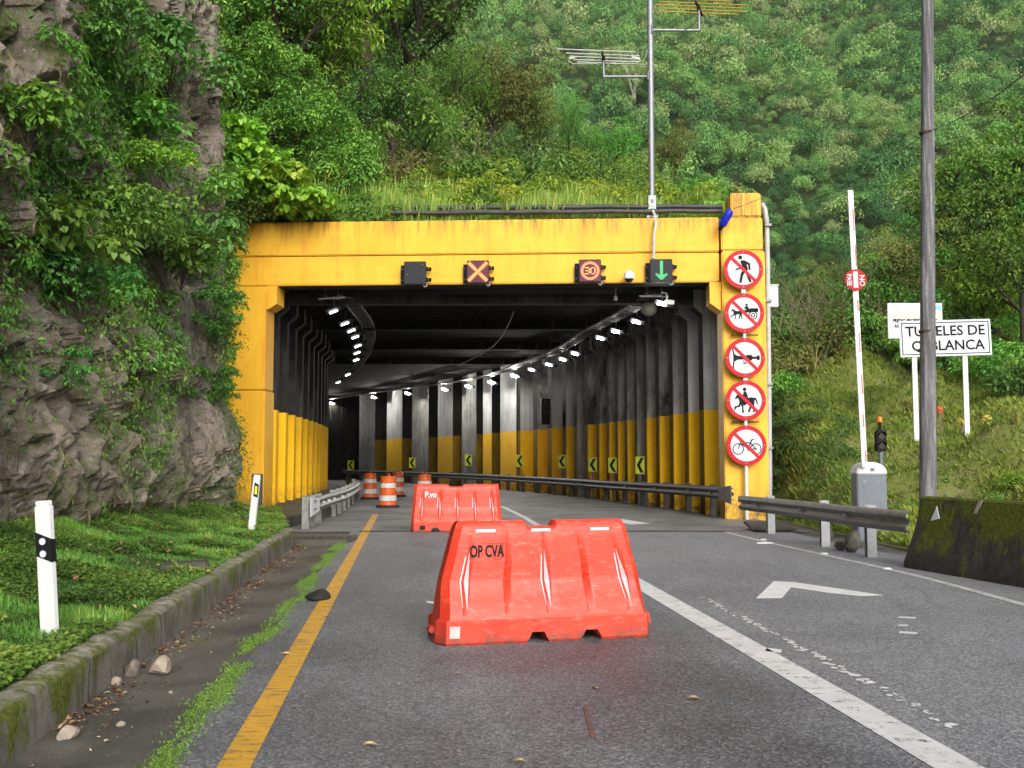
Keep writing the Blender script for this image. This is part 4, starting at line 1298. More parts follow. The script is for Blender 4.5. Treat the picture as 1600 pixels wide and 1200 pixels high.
# dome camera on the beam, small hanging detector
p = P(983, 432, 25.95)
root = empty("dome_camera", p, "white dome camera fixed low on the beam between the 30 signal and the green arrow", "camera")
MB().lathe([(.03, .17), (.05, .13), (.11, .11), (.135, .06), (.138, -.06), (.128, -.07)][::-1], n=24).build("shell", M['white'], root, smooth=40)
MB().lathe([(.01, -.155), (.06, -.145), (.095, -.11), (.105, -.07)], n=20).build("dome", M['lens_dark'], root, smooth=60)
MB().box((0, .12, .13), (.05, .28, .05)).build("arm", M['white'], root)
p = P(962, 466, 27.3)
root = empty("hanging_sensor", p, "small pale sensor box hanging on a rod under the beam", "sensor")
MB().tube([(0, 0, .05), (0, 0, .48)], .012, 6).build("rod", M['pvc'], root)
MB().box((0, 0, 0), (.09, .08, .12)).build("box", M['pvc'], root, bevel=.01)

# ------------------------------------------------------------------ prohibition signs on their pole
sp = empty("sign_pole", (5.83, 25.8, 0), "slim white pole carrying five round signs in front of the yellow column", "sign pole")
pt0, pt1 = P(1167, 811, 25.8), P(1161.5, 405, 25.8)
MB().tube([pt0 - Vector((0, 0, .1)), pt1], .045, 10).build("pole", M['white'], sp, world=True, smooth=60)
for u, v in ((1164.5, 523), (1166, 659)):
    c = P(u, v, 25.78)
    mb = MB(); mb.tube([c + Vector((-.34, .06, 0)), c + Vector((.34, .06, .0))], .018, 6); mb.box(c + Vector((-.30, .06, 0)), (.05, .05, .06))
    mb.build("clamp_bar", M['rust'], sp, world=True)
for u, v in ((1162, 455), (1165, 591)):
    c = P(u, v, 25.76); mb = MB(); mb.box(c, (.11, .02, .10)); mb.build("clamp_plate", M['white'], sp, world=True)
def ell(cx, cz, a, b, n=16, rot=0):
    return [(cx + a * math.cos(t) * math.cos(rot) - b * math.sin(t) * math.sin(rot), cz + a * math.cos(t) * math.sin(rot) + b * math.sin(t) * math.cos(rot)) for t in [2 * math.pi * k / n for k in range(n)]]
def sc(pts, k): return [(x * k, z * k) for x, z in pts]
RS = .497
def no_sign(label, u, v, draw):
    p = P(u, v, 25.72)
    root = empty("prohibition_sign", p, label, "traffic sign", R(-1.5), "round red-ringed prohibition signs on the column")
    MB().disc(0, 0, RS, 0, .012, 48).build("plate", M['white_clean'], root)
    MB().ring2(0, 0, RS * .80, RS * 1.004, -.005, .006, 56).build("ring", M['red_sign'], root)
    mb = MB(); draw(mb); mb.build("pictogram", M['black'], root, fix=True)
    a = math.pi * 3 / 4; r = RS * .815
    MB().bar2(r * math.cos(a), r * math.sin(a), -r * math.cos(a), -r * math.sin(a), RS * .165, -.0075, -.0055).build("slash", M['red_sign'], root)
    mb = MB()
    for a in (0, 1, 2, 3): mb.disc(RS * .9 * math.cos(a * math.pi / 2), RS * .9 * math.sin(a * math.pi / 2), .013, -.011, -.004, 8)
    mb.build("rivet", M['steel'], root)
Y1_, Y2_ = -.0045, -.0005
def pl(mb, pts): mb.plate(sc(pts, RS), Y1_, Y2_)
def d_walk(mb):
    pl(mb, ell(-.15, .62, .10, .105))
    pl(mb, [(-.16, .42), (-.06, .48), (.06, .47), (.34, .32), (.37, -.02), (.27, -.02), (.25, .22), (.16, .27), (.24, .02), (.20, -.08), (.04, -.12), (-.08, -.06), (-.04, .12)])
    pl(mb, [(-.42, -.06), (-.38, .03), (-.12, .12), (-.08, .05)])
    pl(mb, [(.02, -.11), (-.09, -.09), (-.16, -.30), (-.22, -.68), (-.10, -.70), (-.03, -.36), (.06, -.16)])
    pl(mb, [(.10, -.12), (.22, -.10), (.30, -.34), (.41, -.64), (.30, -.68), (.17, -.36)])
def horse(mb, ox, oz, k, rider=False):
    f = lambda pts: pl(mb, [(ox + x * k, oz + z * k) for x, z in pts])
    f([(-.50, .34), (-.60, .16), (-.56, .12), (-.42, .20), (-.36, .02), (-.36, -.12), (-.10, -.16), (.20, -.12), (.42, -.14), (.48, .02), (.44, .20), (.30, .24), (.0, .17), (-.20, .24), (-.36, .36), (-.44, .40)])
    f([(-.36, -.08), (-.24, -.12), (-.34, -.30), (-.54, -.34), (-.58, -.46), (-.66, -.46), (-.62, -.26), (-.42, -.22)])
    f([(-.28, -.12), (-.14, -.12), (-.14, -.40), (-.10, -.62), (-.22, -.62), (-.22, -.36)])
    f([(.22, -.10), (.34, -.12), (.30, -.34), (.20, -.58), (.08, -.58), (.18, -.34)])
    f([(.34, -.10), (.48, -.04), (.44, -.28), (.50, -.42), (.46, -.58), (.36, -.58), (.40, -.42), (.32, -.26)])
    f([(.42, .20), (.54, .22), (.62, .06), (.66, -.16), (.60, -.18), (.55, .04), (.46, .10)])
def d_horse(mb):
    horse(mb, 0, -.06, .92)
    pl(mb, ell(-.06, .56, .09, .09))
    pl(mb, [(-.12, .44), (.0, .46), (.08, .30), (.12, .06), (-.06, .06), (-.08, .22), (-.22, .18), (-.22, .26), (-.12, .32)])
    pl(mb, [(-.04, .10), (.10, .08), (-.02, -.12), (-.02, -.26), (-.12, -.26), (-.11, -.08)])
def d_cart(mb):
    horse(mb, -.36, .0, .52)
    pl(mb, [(-.10, .12), (.68, .12), (.68, .22), (.40, .24), (.36, .02), (-.02, .02)])
    pl(mb, [(.26, .24), (.70, .24), (.70, .04), (.26, .04)])
    pl(mb, ell(.12, .42, .06, .06)); pl(mb, [(.06, .34), (.16, .36), (.24, .22), (.24, .10), (.10, .12), (.10, .20), (-.02, .22), (.02, .28)])
    mb.ring2(.44 * RS, -.12 * RS, .17 * RS, .22 * RS, Y1_ - .0002, Y2_, 24)
    mb.ring2(.44 * RS, -.12 * RS, .06 * RS, .11 * RS, Y1_ - .0002, Y2_, 16)
def d_horn(mb):
    pl = lambda m_, q_: m_.plate([(x * RS, z * RS * 1.3) for x, z in q_], Y1_, Y2_)
    pl(mb, [(-.66, .36), (-.60, .38), (-.54, .16), (-.40, .08), (.04, .06), (.04, .11), (.34, .11), (.36, .05), (.56, .04), (.64, .10), (.72, .09), (.75, .0), (.72, -.09), (.64, -.10), (.56, -.04), (.36, -.05), (.34, -.11), (.04, -.11), (.04, -.06), (-.40, -.08), (-.54, -.16), (-.58, -.44), (-.64, -.44), (-.60, -.1), (-.60, .1)])
    mb.ring2(-.02 * RS, -.17 * RS, .05 * RS, .075 * RS, Y1_, Y2_, 14)
    pl(mb, [(-.12, -.20), (.10, -.20), (.10, -.235), (-.12, -.235)])
def d_bike(mb):
    for x in (-.42, .46):
        mb.ring2(x * RS, -.18 * RS, .24 * RS, .29 * RS, Y1_, Y2_, 32)
    seg = [(-.42, -.18, -.28, .22), (-.28, .22, -.32, .27), (-.32, .27, -.22, .29), (-.26, .10, .08, -.16), (-.28, .18, .20, .12), (.22, .20, .08, -.2), (.08, -.17, .46, -.18), (.20, .12, .46, -.18), (.26, .26, .19, .08), (.08, -.3, .08, -.14)]
    for x0, z0, x1, z1 in seg: mb.bar2(x0 * RS, z0 * RS, x1 * RS, z1 * RS, .05 * RS, Y1_ - .0003, Y2_)
    pl(mb, [(.14, .24), (.24, .30), (.38, .34), (.36, .27)])
    pl(mb, ell(.08, -.18, .05, .05)); pl(mb, ell(.46, -.18, .05, .05, 10))
no_sign("round no-pedestrians sign, topmost on the column", 1161.5, 421, d_walk)
no_sign("round sign forbidding horse-drawn carts", 1163, 489, d_cart)
no_sign("round sign forbidding horns, with a black trumpet", 1164.2, 559, d_horn)
no_sign("round sign forbidding horse riders", 1165.4, 625.5, d_horse)
no_sign("round no-bicycles sign, lowest on the column", 1166.5, 696, d_bike)

# ------------------------------------------------------------------ bits on and beside the column
a, b = P(1127, 354, 25.7), P(1142, 328, 25.55)
root = empty("blue_canister", a, "dark blue cylinder tilted against the top of the yellow column", "canister")
d = (b - a)
MB().tube([a, a + d * .06, a + d * .12, a + d * .88, a + d * .95, b], [.05, .08, .10, .10, .08, .05], 18).build("body", M['blue'], root, world=True, smooth=50)
MB().tube([a - d * .22, a - d * .05, a + d * .02], [.045, .06, .075], 10).build("bracket", M['black'], root, world=True)
pc = [P(1190, 318, 26.6), P(1195, 326, 26.6), P(1198, 345, 26.6), P(1199.5, 420, 26.6), P(1201, 560, 26.6), P(1203, 778, 26.6)]
root = empty("downpipe", (pc[-1].x, pc[-1].y, 0), "grey conduit pipe running down the right side of the yellow column", "pipe")
MB().tube(pc, .065, 10).build("pipe", M['pvc'], root, world=True, smooth=60)
for v in (352, 470, 600, 700):
    c = P(1200 + (v - 450) * .008, v, 26.55); MB().box(c, (.17, .16, .06)).build("clip", M['steel_worn'], root, world=True)
c = P(1206.5, 464, 26.7)
root = empty("junction_box", c, "pale grey box mounted beside the conduit on the column's right side", "box")
MB().box((0.02, 0, 0), (.22, .25, .56)).build("cabinet", M['white'], root, bevel=.012)
MB().box((0.02, -.005, .295), (.26, .30, .03)).build("lid", M['white'], root, bevel=.006)
# two black pipes along the top edge
for (v0, v1, y, lab) in ((321.5, 322.5, 27.0, "upper black pipe lying along the top edge of the yellow beam"), (329.5, 329.5, 26.86, "lower black pipe lying directly on the yellow beam's top edge")):
    a, b = P(610, v0 + 3, y + .2), P(1128, v1, y - .15)
    root = empty("pipe", a, lab, "pipe")
    pts = [a.lerp(b, k / 24) + Vector((0, 0, .008 * math.sin(k * 1.3))) for k in range(25)]
    MB().tube(pts, .062, 10).build("run", M['pipe'], root, world=True, smooth=60)
    for k in (5, 13, 19):
        MB().tube([pts[k] - Vector((.05, 0, 0)), pts[k] + Vector((.05, 0, 0))], .076, 10).build("coupling", M['pipe'], root, world=True, smooth=60)
mb = MB()
for k in range(4):
    mb.tube([P(372 + k * 2, 320 + 3 * k, 26.6), P(400, 331 + k * 2, 26.5), P(440, 331 + k, 26.6), P(480, 326 + 2 * k, 26.8)], .016, 5)
tag(mb.build("cable_bundle", M['cable'], loc=P(420, 332, 26.6), world=True, smooth=60), "loose black cables bunched on the beam's left top corner", "cables")
# bushy cable end at the right
# ------------------------------------------------------------------ mast and aerials
mY = 26.95
m0, m1 = P(1018.5, 334, mY), P(1015, -60, mY)
mast = empty("antenna_mast", m0, "tall galvanised mast rising from the beam above the green arrow", "mast")
MB().tube([m0, m1], .082, 12).build("pole", M['steel'], mast, world=True, smooth=60)
MB().box(m0 + Vector((0, -.02, .2)), (.20, .16, .55)).box(m0 + Vector((0, -.02, -.1)), (.30, .2, .06)).build("base_bracket", M['steel'], mast, world=True)
MB().box(m0 + Vector((0, -.105, .32)), (.06, .02, .09)).build("socket", M['lens_dark'], mast, world=True)
cpts = [P(1020, 330, 26.7), P(1023, 336, 26.6), P(1024.5, 350, 26.0), P(1022, 366, 26.0), P(1021.5, 385, 26.0), P(1021, 404, 26.0)]
tag(MB().tube(cpts, .04, 8).build("conduit", M['pvc'], loc=cpts[-1], world=True, smooth=60), "thin grey conduit dropping from the mast to the green arrow signal", "conduit")
def aerial(label, hub, arm_to, els, mat, boomd, cable, loop=False):
    root = empty("aerial", arm_to, label, "antenna")
    foot = Vector((hub.x, hub.y, arm_to.z))
    MB().tube([arm_to, foot], .042, 8).tube([arm_to + Vector((0, -.06, -.12)), arm_to + Vector((0, -.06, .12))], .03, 6).build("support_arm", M['steel'], root, world=True, smooth=60)
    MB().tube([foot, hub], .035, 8).build("upright", M['steel'], root, world=True, smooth=60)
    MB().tube([hub - boomd * .55, hub + boomd * .55], .035, 6).box(hub, (.09, .12, .1)).build("boom", M['rust'], root, world=True)
    for k, (f, L, off) in enumerate(els):
        c = hub + boomd * f + EZ * .05
        x = Vector((1, .06, -.015)).normalized()
        MB().tube([c + x * (off - L), c + x * (off + L)], .017, 6).build("element", mat, root, world=True, smooth=60)
    if loop:
        c = hub + boomd * .3 + EZ * .02
        for s in (-1, 1): MB().tube([c + Vector((s * .75, 0, .14)), c + Vector((s * .95, 0, .10)), c + Vector((s * .98, 0, .02)), c + Vector((s * .85, 0, -.06)), c + Vector((s * .2, 0, -.06))], .017, 6).build("dipole", mat, root, world=True, smooth=60)
    MB().tube(cable, .014, 5).build("lead", M['cable'], root, world=True, smooth=60)
bd = Vector((.16, .95, .04))
h = P(943, 92, mY); aerial("silver comb aerial on the mast's lower left arm", h, P(1012, 119.5, mY - .02), [(-.5, 1.05, -.15), (-.2, 1.0, .0), (.05, .95, .02), (.3, .9, .05), (.5, .85, .08)], M['alu'], bd, [h, h + Vector((-.02, -.02, -.5)), h + Vector((-.0, -.05, -.9)), h + Vector((-.15, 0, -1.05)), h + Vector((-.32, 0, -.95)), h + Vector((-.34, 0, -.6))], True)
h = P(1092, 13, mY); aerial("yellow rod aerial on the mast's upper right arm", h, P(1018, 47, mY - .02), [(-.5, 1.3, -.35), (-.25, 1.2, .2), (.0, 1.2, .0), (.25, 1.15, .15), (.5, 1.1, -.1)], M['gold'], Vector((.35, .95, .06)), [h, h + Vector((-.04, -.02, -.35)), h + Vector((-.28, -.05, -.56)), P(1068, 48, mY - .05)])

# ------------------------------------------------------------------ tunnel lamps, trays
def lamp(p, ang, tilt, label, grp, roll=0.0, glow='lamp_glow'):
    root = empty("tunnel_lamp", p, label, "lamp", ang, grp)
    MB().box((0, 0, .06), (.44, .18, .06)).box((.27, 0, .05), (.12, .12, .09)).build("housing", M['housing'], root, rot=(tilt, roll, 0), bevel=.01)
    MB().box((-.02, 0, -.016), (.23, .042, .03)).build("lens", M[glow], root, rot=(tilt, roll, 0))
    MB().tube([(0, .0, .09), (0, 0.02, .36)], .02, 6).build("hanger", M['steel_worn'], root)
ORD = ["first", "second", "third", "fourth", "fifth", "sixth", "seventh", "eighth", "ninth", "tenth", "eleventh", "twelfth", "thirteenth", "fourteenth", "fifteenth"]
right_uv = [(1035, 475, .0), (995, 497, 0), (963, 514, 0), (939, 529, 0), (899, 553, 0), (880, 562, 0), (858, 570, 0), (831, 578, 0), (804, 588, 0), (768, 598, 0), (732, 604, 0), (695, 609, 0), (637, 615, 0), (584, 621, 0), (519, 624, 0)]
for i, (u, v, _) in enumerate(right_uv):
    if u > 1030: Y = 27.0
    else:
        s = s_for_u(u, 1.15); Y = right_pt(s, 1.15, 0).y
    p = P(u, v, Y); p.z = min(p.z, 5.62)
    s = max(0, Y - Y0); ang = math.atan(-dWR(s))
    lamp(p, ang * .6, R(-38), "lit white lamp on the right tray, %s counting inward from the tunnel mouth" % ORD[i], "lamps along the right cable tray", R(14), 'lamp_far' if i >= 8 else 'lamp_glow')
left_uv = [(522, 486, 28.3), (540, 505, 30.8), (550, 516, 32.5), (556, 526, 34.2), (560, 540, 36.6), (558.5, 551, 39.3), (557, 562, 41.8), (544, 585, 49.0), (529, 597, 53.5)]
lp = []
for i, (u, v, Y) in enumerate(left_uv):
    p = P(u, v, Y); lp.append(p)
    lamp(p, R(4) + .01 * i, R(-30), "lit white lamp on the left tray, %s counting inward from the tunnel mouth" % ORD[i], "lamps along the left cable tray", R(-22), 'lamp_left')
def tray(label, pts, w):
    root = empty("cable_tray", pts[0], label, "cable tray")
    mb = MB(); sides = []
    for i, p in enumerate(pts):
        t = pts[min(i + 1, len(pts) - 1)] - pts[max(i - 1, 0)]; t.z = 0; t.normalize(); sides.append(Vector((t.y, -t.x, 0)))
    for sgn in (-1, 1):
        mb.sweep(pts, sides, [(sgn * w - .012, 0), (sgn * w + .012, 0), (sgn * w + .012, .07), (sgn * w - .012, .07)])
    for i in range(len(pts) - 1):
        n = max(1, int((pts[i + 1] - pts[i]).length / .45))
        for k in range(n):
            p = pts[i].lerp(pts[i + 1], k / n); s = sides[i]; t = Vector((-s.y, s.x, 0))
            mb.obox(p - s * w - t * .02, s * 2 * w, t * .04, EZ * .02)
    mb.build("ladder", M['steel_worn'], root, world=True)
    cb_ = MB()
    for o in (-.5, -.1, .35, .6):
        cb_.tube([p + s * w * o + EZ * .05 for p, s in zip(pts, sides)], .028, 5)
    cb_.build("cables", M['cable'], root, world=True)
    hg = MB()
    for i in range(0, len(pts)):
        for sgn in (-1, 1): hg.tube([pts[i] + sides[i] * w * sgn, Vector((pts[i].x + sides[i].x * w * sgn, pts[i].y + sides[i].y * w * sgn, 6.2))], .008, 4)
    hg.build("hanger_rods", M['steel_worn'], root, world=True)
    MB().obox(pts[0] - sides[0] * w * 2.0 + EZ * -.03, sides[0] * w * 4.0, Vector((0, .05, 0)), EZ * .035).build("cross_bar", M['pvc'], root, world=True)
tray("ladder cable tray hung under the ceiling on the left of the tunnel", [P(518, 465, 27.6)] + [p + Vector((.38, 0.2, .33)) for p in lp], .20)
rp = []
for i, (u, v, _) in enumerate(right_uv):
    Y = 27.2 if i == 0 else right_pt(s_for_u(u, 1.15), 1.15, 0).y
    p = P(u, v, Y); p.z = min(p.z, 5.62) + .28; p.x -= .30
    rp.append(p)
tray("ladder cable tray hung along the right curve of the tunnel", [P(1022, 462, 27.0)] + rp[1:], .20)
c = P(1014, 482, 27.9)
root = empty("dome_camera", c, "dull greenish dome hanging under the right cable tray", "camera")
MB().lathe([(.02, -.22), (.12, -.18), (.20, -.09), (.22, 0), (.22, .12), (.10, .2)], n=20).build("dome", plain("dull_dome", (.20, .20, .16), .5), root, smooth=50)
MB().tube([(0, 0, .15), (0, 0, .6)], .03, 6).build("stem", M['steel_worn'], root)
root = empty("bullet_camera", P(1046, 472, 26.9), "small white camera with a bracket beside the first right lamp", "camera")
MB().box((0, 0, 0), (.24, .12, .11)).build("body", M['white'], root, bevel=.012, rot=(0, R(8), 0))
MB().tube([(-.05, .02, .05), (-.08, .02, .24), (-.2, .02, .26)], .022, 6).build("bracket", M['white'], root, smooth=60)
# loose wire across the ceiling
w = [P(u, v, Y) for u, v, Y in [(803, 486, 31), (798, 500, 32), (785, 525, 34), (772, 540, 36), (752, 553, 39), (735, 562, 42), (715, 572, 46)]]
tag(MB().tube(w, .016, 5).build("loose_wire", M['pvc'], loc=w[0], world=True, smooth=60), "pale loose wire sagging across the black tunnel ceiling", "wire")

# ------------------------------------------------------------------ chevron boards in the tunnel
chv = [(1000, 727, 14, 27, "nearest and largest"), (957, 727, 13, 24, "second from the tunnel mouth"), (926, 726, 13, 22, "third from the tunnel mouth"), (878, 721, 12, 20, "on a narrow pillar in the bend"),
       (812, 720, 11, 19, "left of the black traffic light"), (732, 719, 11, 17, "on a bare pillar further round"), (644, 723, 10, 16, "on the streaked pillar above the drums"), (548, 727, 10, 15, "dark far left end of the bend")]
for i, (u, v, w, h, where) in enumerate(chv):
    s = s_for_u(u, .12); Y = right_pt(s, .12, 0).y - .22
    p = P(u, v, Y); W, H = w * Y / FPX, h * Y / FPX
    root = empty("chevron_sign", p, "lime and black chevron board pointing left, " + where, "chevron sign", 0, "chevron boards along the bend")
    MB().box((0, .012, 0), (W, .016, H)).build("board", M['chev_yellow'], root)
    a, b = W / 2, H / 2
    MB().plate([(-a * .75, 0), (a * .15, b * .86), (a * .85, b * .86), (-a * .02, 0), (a * .85, -b * .86), (a * .15, -b * .86)], -.003, .003).build("chevron", M['black'], root)
    MB().bbox(-.025, .025, .022, .05, -p.z - .05, b).build("post", M['steel_dirty'], root)
# black traffic light in the tunnel
s = s_for_u(853, .4); p = right_pt(s, .4, 0); p = P(853, 643, p.y)
root = empty("traffic_light", p, "unlit black three-lens traffic light on a sooty tunnel pillar", "traffic light", R(10))
MB().box((0, .1, 0), (.40, .20, 1.12)).build("housing", M['black'], root, bevel=.02)
for k in (-1, 0, 1):
    MB().disc(0, k * .35, .13, -.012, .0, 20).build("lens", M['lens_dark'], root)
    mb = MB(); vs, fs = [], []
    for j in range(11):
        a = math.pi * j / 10
        for y in (-.18, 0.0): vs.append((.145 * math.cos(a), y if j not in (0, 10) else y * .4, k * .35 + .145 * math.sin(a)))
    fs = [(2 * j, 2 * j + 1, 2 * j + 3, 2 * j + 2) for j in range(10)]
    mb.add(vs, fs); mb.build("visor", M['black'], root, smooth=60)
MB().tube([(.1, .2, -.3), (.1, .65, -.3)], .03, 6).tube([(.1, .2, .3), (.1, .65, .3)], .03, 6).build("bracket", M['black'], root)
# ------------------------------------------------------------------ barrier gate on the mound's foot
gY = 19.5
gp = P(1360, 833, gY)
gate = empty("barrier_gate", gp, "grey boom gate with white domed top, its raised arm carrying a red NO PASE disc", "barrier gate")
W = .56; Hc = P(1360, 741, gY).z - gp.z; Ht = P(1360, 722, gY).z - gp.z
MB().bbox(-W / 2, W / 2, -.16, .22, -.2, Hc - .005).build("cabinet", M['greybox'], gate, bevel=.018)
mb = MB()
for x in (-.14, .12):
    for z in (Hc - .12, Hc - .15): mb.bbox(x - .035, x + .035, -.172, -.158, z - .008, z + .006)
mb.build("vents", M['steel'], gate)
pts = [(-W / 2 - .012, Hc), (W / 2 + .012, Hc)] + [(W / 2 * math.cos(t) * 1.02, Hc + .04 + (Ht - Hc - .04) * math.sin(t)) for t in [math.pi * k / 14 for k in range(15)]]
MB().plate(pts, -.18, .24).build("hood", M['white'], gate, bevel=.02)
MB().bbox(-.03, .04, -.192, -.178, Hc + .06, Hc + .12).build("badge", M['greybox'], gate)
a = P(1351.5, 730, gY - .28) - gp; b = P(1329, 297, gY - .28) - gp
d = (b - a); L = d.length; dn = d.normalized(); sx = Vector((dn.z, 0, -dn.x))
arm = MB().obox(a - sx * .05, sx * .10, Vector((0, .045, 0)), d).build("arm", M['arm'], gate, bevel=.006)
for f0, f1, s0 in ((.02, .06, .0), (.14, .19, -.01), (.26, .33, .0), (.41, .48, -.005), (.56, .60, .0), (.72, .80, .01), (.85, .93, .0)):
    MB().obox(a + d * f0 + sx * (.012 + s0) - Vector((0, .003, 0)), sx * .028, Vector((0, .004, 0)), d * (f1 - f0)).build("tape", M['faded_red'], arm)
c = P(1337, 437, gY - .33) - gp; rr = 16.6 * gY / FPX
rot = math.atan2(dn.x, dn.z)
dsk = MB().disc(0, 0, rr, 0, .012, 36).build("no_entry_disc", M['red_sign'], gate, loc=c, rot=(0, rot, 0))
MB().bbox(-.045, .045, -.004, .002, -.155, .155).build("bar", M['white_clean'], dsk)
text_obj("lettering", "NO", .135, M['white_clean'], dsk, (.115, -.003, -.02), (math.pi / 2, R(90), 0), .001, bold=.003)
text_obj("lettering", "PASE", .125, M['white_clean'], dsk, (-.125, -.003, 0), (math.pi / 2, R(90), 0), .001, sx=.85, bold=.003)
# small two lens signal with an amber beacon
tp = P(1379, 800, 20.6); tp.z = float(mound_z(tp.x, tp.y))
root = empty("signal_post", tp, "small black two-lens signal with an orange beacon on a post behind the boom gate cabinet", "traffic light")
z0 = P(1379, 705, 20.6).z - tp.z; z1 = P(1379, 673, 20.6).z - tp.z; zb = P(1379, 651, 20.6).z - tp.z
MB().tube([(0, .02, -.2), (0, .02, z0 + .02)], .038, 10).build("post", M['greybox'], root, smooth=60)
hh = MB().bbox(-.095, .095, -.06, .10, z0, z1).bbox(-.06, .06, -.03, .07, z1 - .002, z1 + .03).build("housing", M['black'], root, bevel=.012)
for k, zc in enumerate((z0 + (z1 - z0) * .27, z0 + (z1 - z0) * .74)):
    MB().disc(0, zc, .065, -.068, -.055, 18).build("lens", M['lens_dark'], root)
    mb = MB(); vs = []
    for j in range(9):
        a = math.pi * j / 8
        for y in (-.16, -.058): vs.append((.078 * math.cos(a), y if 0 < j < 8 else -.10 + (y + .10) * .5, zc + .078 * math.sin(a)))
    mb.add(vs, [(2 * j, 2 * j + 1, 2 * j + 3, 2 * j + 2) for j in range(8)]); mb.build("visor", M['black'], root, smooth=60)
MB().tube([(0, .02, z1), (0, .02, zb - .10)], .03, 8).build("stem", M['black'], root)
MB().lathe([(.05, zb - .11), (.055, zb - .09), (.045, zb - .085), (.045, zb - .015), (.03, zb)], (0, .02, 0), 14).build("beacon", M['amber'], root, smooth=50)

# ------------------------------------------------------------------ utility pole and wires
uY = 16.6
base = P(1447, 790, uY); base.z = float(mound_z(base.x, base.y))
root = empty("utility_pole", base, "tall weathered grey utility pole rising behind the mossy concrete block", "utility pole")
top = P(1449, -120, uY) ; lo = base - Vector((0, 0, .3))
n = 14; pts = [lo.lerp(top, k / n) for k in range(n + 1)]
MB().tube(pts, [.138 - .050 * k / n for k in range(n + 1)], 16).build("shaft", M['polewood'], root, world=True, smooth=60)
for v in (208, 518):
    c = P(1447.5, v, uY); MB().tube([c - Vector((0, 0, .02)), c + Vector((0, 0, .02))], .122 if v > 300 else .112, 16).build("band", M['rust'], root, world=True, smooth=60)
def wire(label, a, b, sag, r=.007):
    pts = [a.lerp(b, k / 20) - Vector((0, 0, sag * 4 * (k / 20) * (1 - k / 20))) for k in range(21)]
    o = MB().tube(pts, r, 5).build("overhead_wire", M['cable'], loc=a, world=True, smooth=60)
    tag(o, label, "wire")
pa = P(1450, 205, uY)
wire("thin black wire running right from the band on the utility pole", pa, P(1640, 82, 10.5), .12)
wire("thin black wire dropping left from the utility pole to the yellow column", P(1444, 210, uY), P(1203, 330, 26.5), .25)
wire("short dark wire from the blue canister across the top of the yellow column", P(1146, 326, 25.6), P(1188, 310, 25.75), .01)

# ------------------------------------------------------------------ place name board and notice board
sY = 25.0
def board(name, label, u0, u1, v0, v1, Y, posts, col, border, roll=0.0):
    a, b = P(u0, v1, Y), P(u1, v0, Y)
    c = (a + b) / 2; gz = float(mound_z(c.x, Y))
    root = empty(name, Vector((c.x, Y, gz)), label, "sign")
    Wd, Hd = b.x - a.x, b.z - a.z
    face = bpy.data.objects.new("board", None)
    bo = MB().box((0, .012, 0), (Wd, .024, Hd)).build("board", col, root, loc=(0, 0, c.z - gz), rot=(0, roll, 0), bevel=.01)
    if border:
        mb = MB(); w = .022; x, z = Wd / 2 - .05, Hd / 2 - .05
        mb.bbox(-x, x, -.004, .002, z - w, z); mb.bbox(-x, x, -.004, .002, -z, -z + w)
        mb.bbox(-x, -x + w, -.0035, .002, -z, z); mb.bbox(x - w, x, -.0035, .002, -z, z)
        mb.build("border", M['black'], bo)
    for u, vb in posts:
        q = P(u, vb, Y + .06); zz = min(q.z, float(mound_z(q.x, q.y))) - .1
        mb = MB(); x = q.x - c.x
        mb.prism([(x - .045, .03, zz - gz), (x + .045, .03, zz - gz), (x + .06, .03, zz - gz + .35), (x + .06, .03, c.z - gz + Hd * .45), (x - .06, .03, c.z - gz + Hd * .45), (x - .06, .03, zz - gz + .35)], (0, .05, 0))
        mb.build("post", M['white'], root)
    bpy.data.objects.remove(face)
    return root, bo, Wd, Hd
root, bo, Wd, Hd = board("town_sign", "white board lettered TUNELES DE Q. BLANCA on two white posts, half behind the utility pole", 1406.5, 1548, 500, 556.5, sY, ((1432, 690), (1512, 707)), M['white_clean'], True, R(-1.6))
text_obj("lettering", "TUNELES DE", .345, M['black'], bo, (.0, -.004, .17), (math.pi / 2, 0, 0), .002, sx=1.02, bold=.006)
text_obj("lettering", "Q. BLANCA", .345, M['black'], bo, (.05, -.004, -.19), (math.pi / 2, 0, 0), .002, sx=1.0, bold=.006)
root, bo, Wd, Hd = board("notice_board", "older white notice board with faded yellow band and PREDIO lettering, behind the town sign", 1388, 1472, 473.5, 529, 26.6, ((1446, 640),), M['white_clean'], False)
MB().bbox(-Wd / 2 + .05, Wd / 2 - .05, -.003, .001, .08, .20).build("band", plain("faded_yellow_band", (.66, .70, .38), .5, 0, .1), bo)
MB().bbox(Wd / 2 - .34, Wd / 2 - .03, -.003, .001, .28, .40).build("flag", plain("light_blue_patch", (.16, .42, .72), .5), bo)
for z, s in ((-.0, "PREDIO PROPIEDAD DE LA"), (-.14, "AGENCIA NACIONAL DE"), (-.27, "INFRAESTRUCTURA")):
    text_obj("lettering", s, .125, M['black'], bo, (0, -.004, z), (math.pi / 2, 0, 0), .001, sx=.78, bold=.005)
MB().bbox(-Wd / 2 + .1, -Wd / 2 + .36, -.003, .001, Hd / 2 - .065, Hd / 2 - .055).build("scratch", M['greybox'], bo)

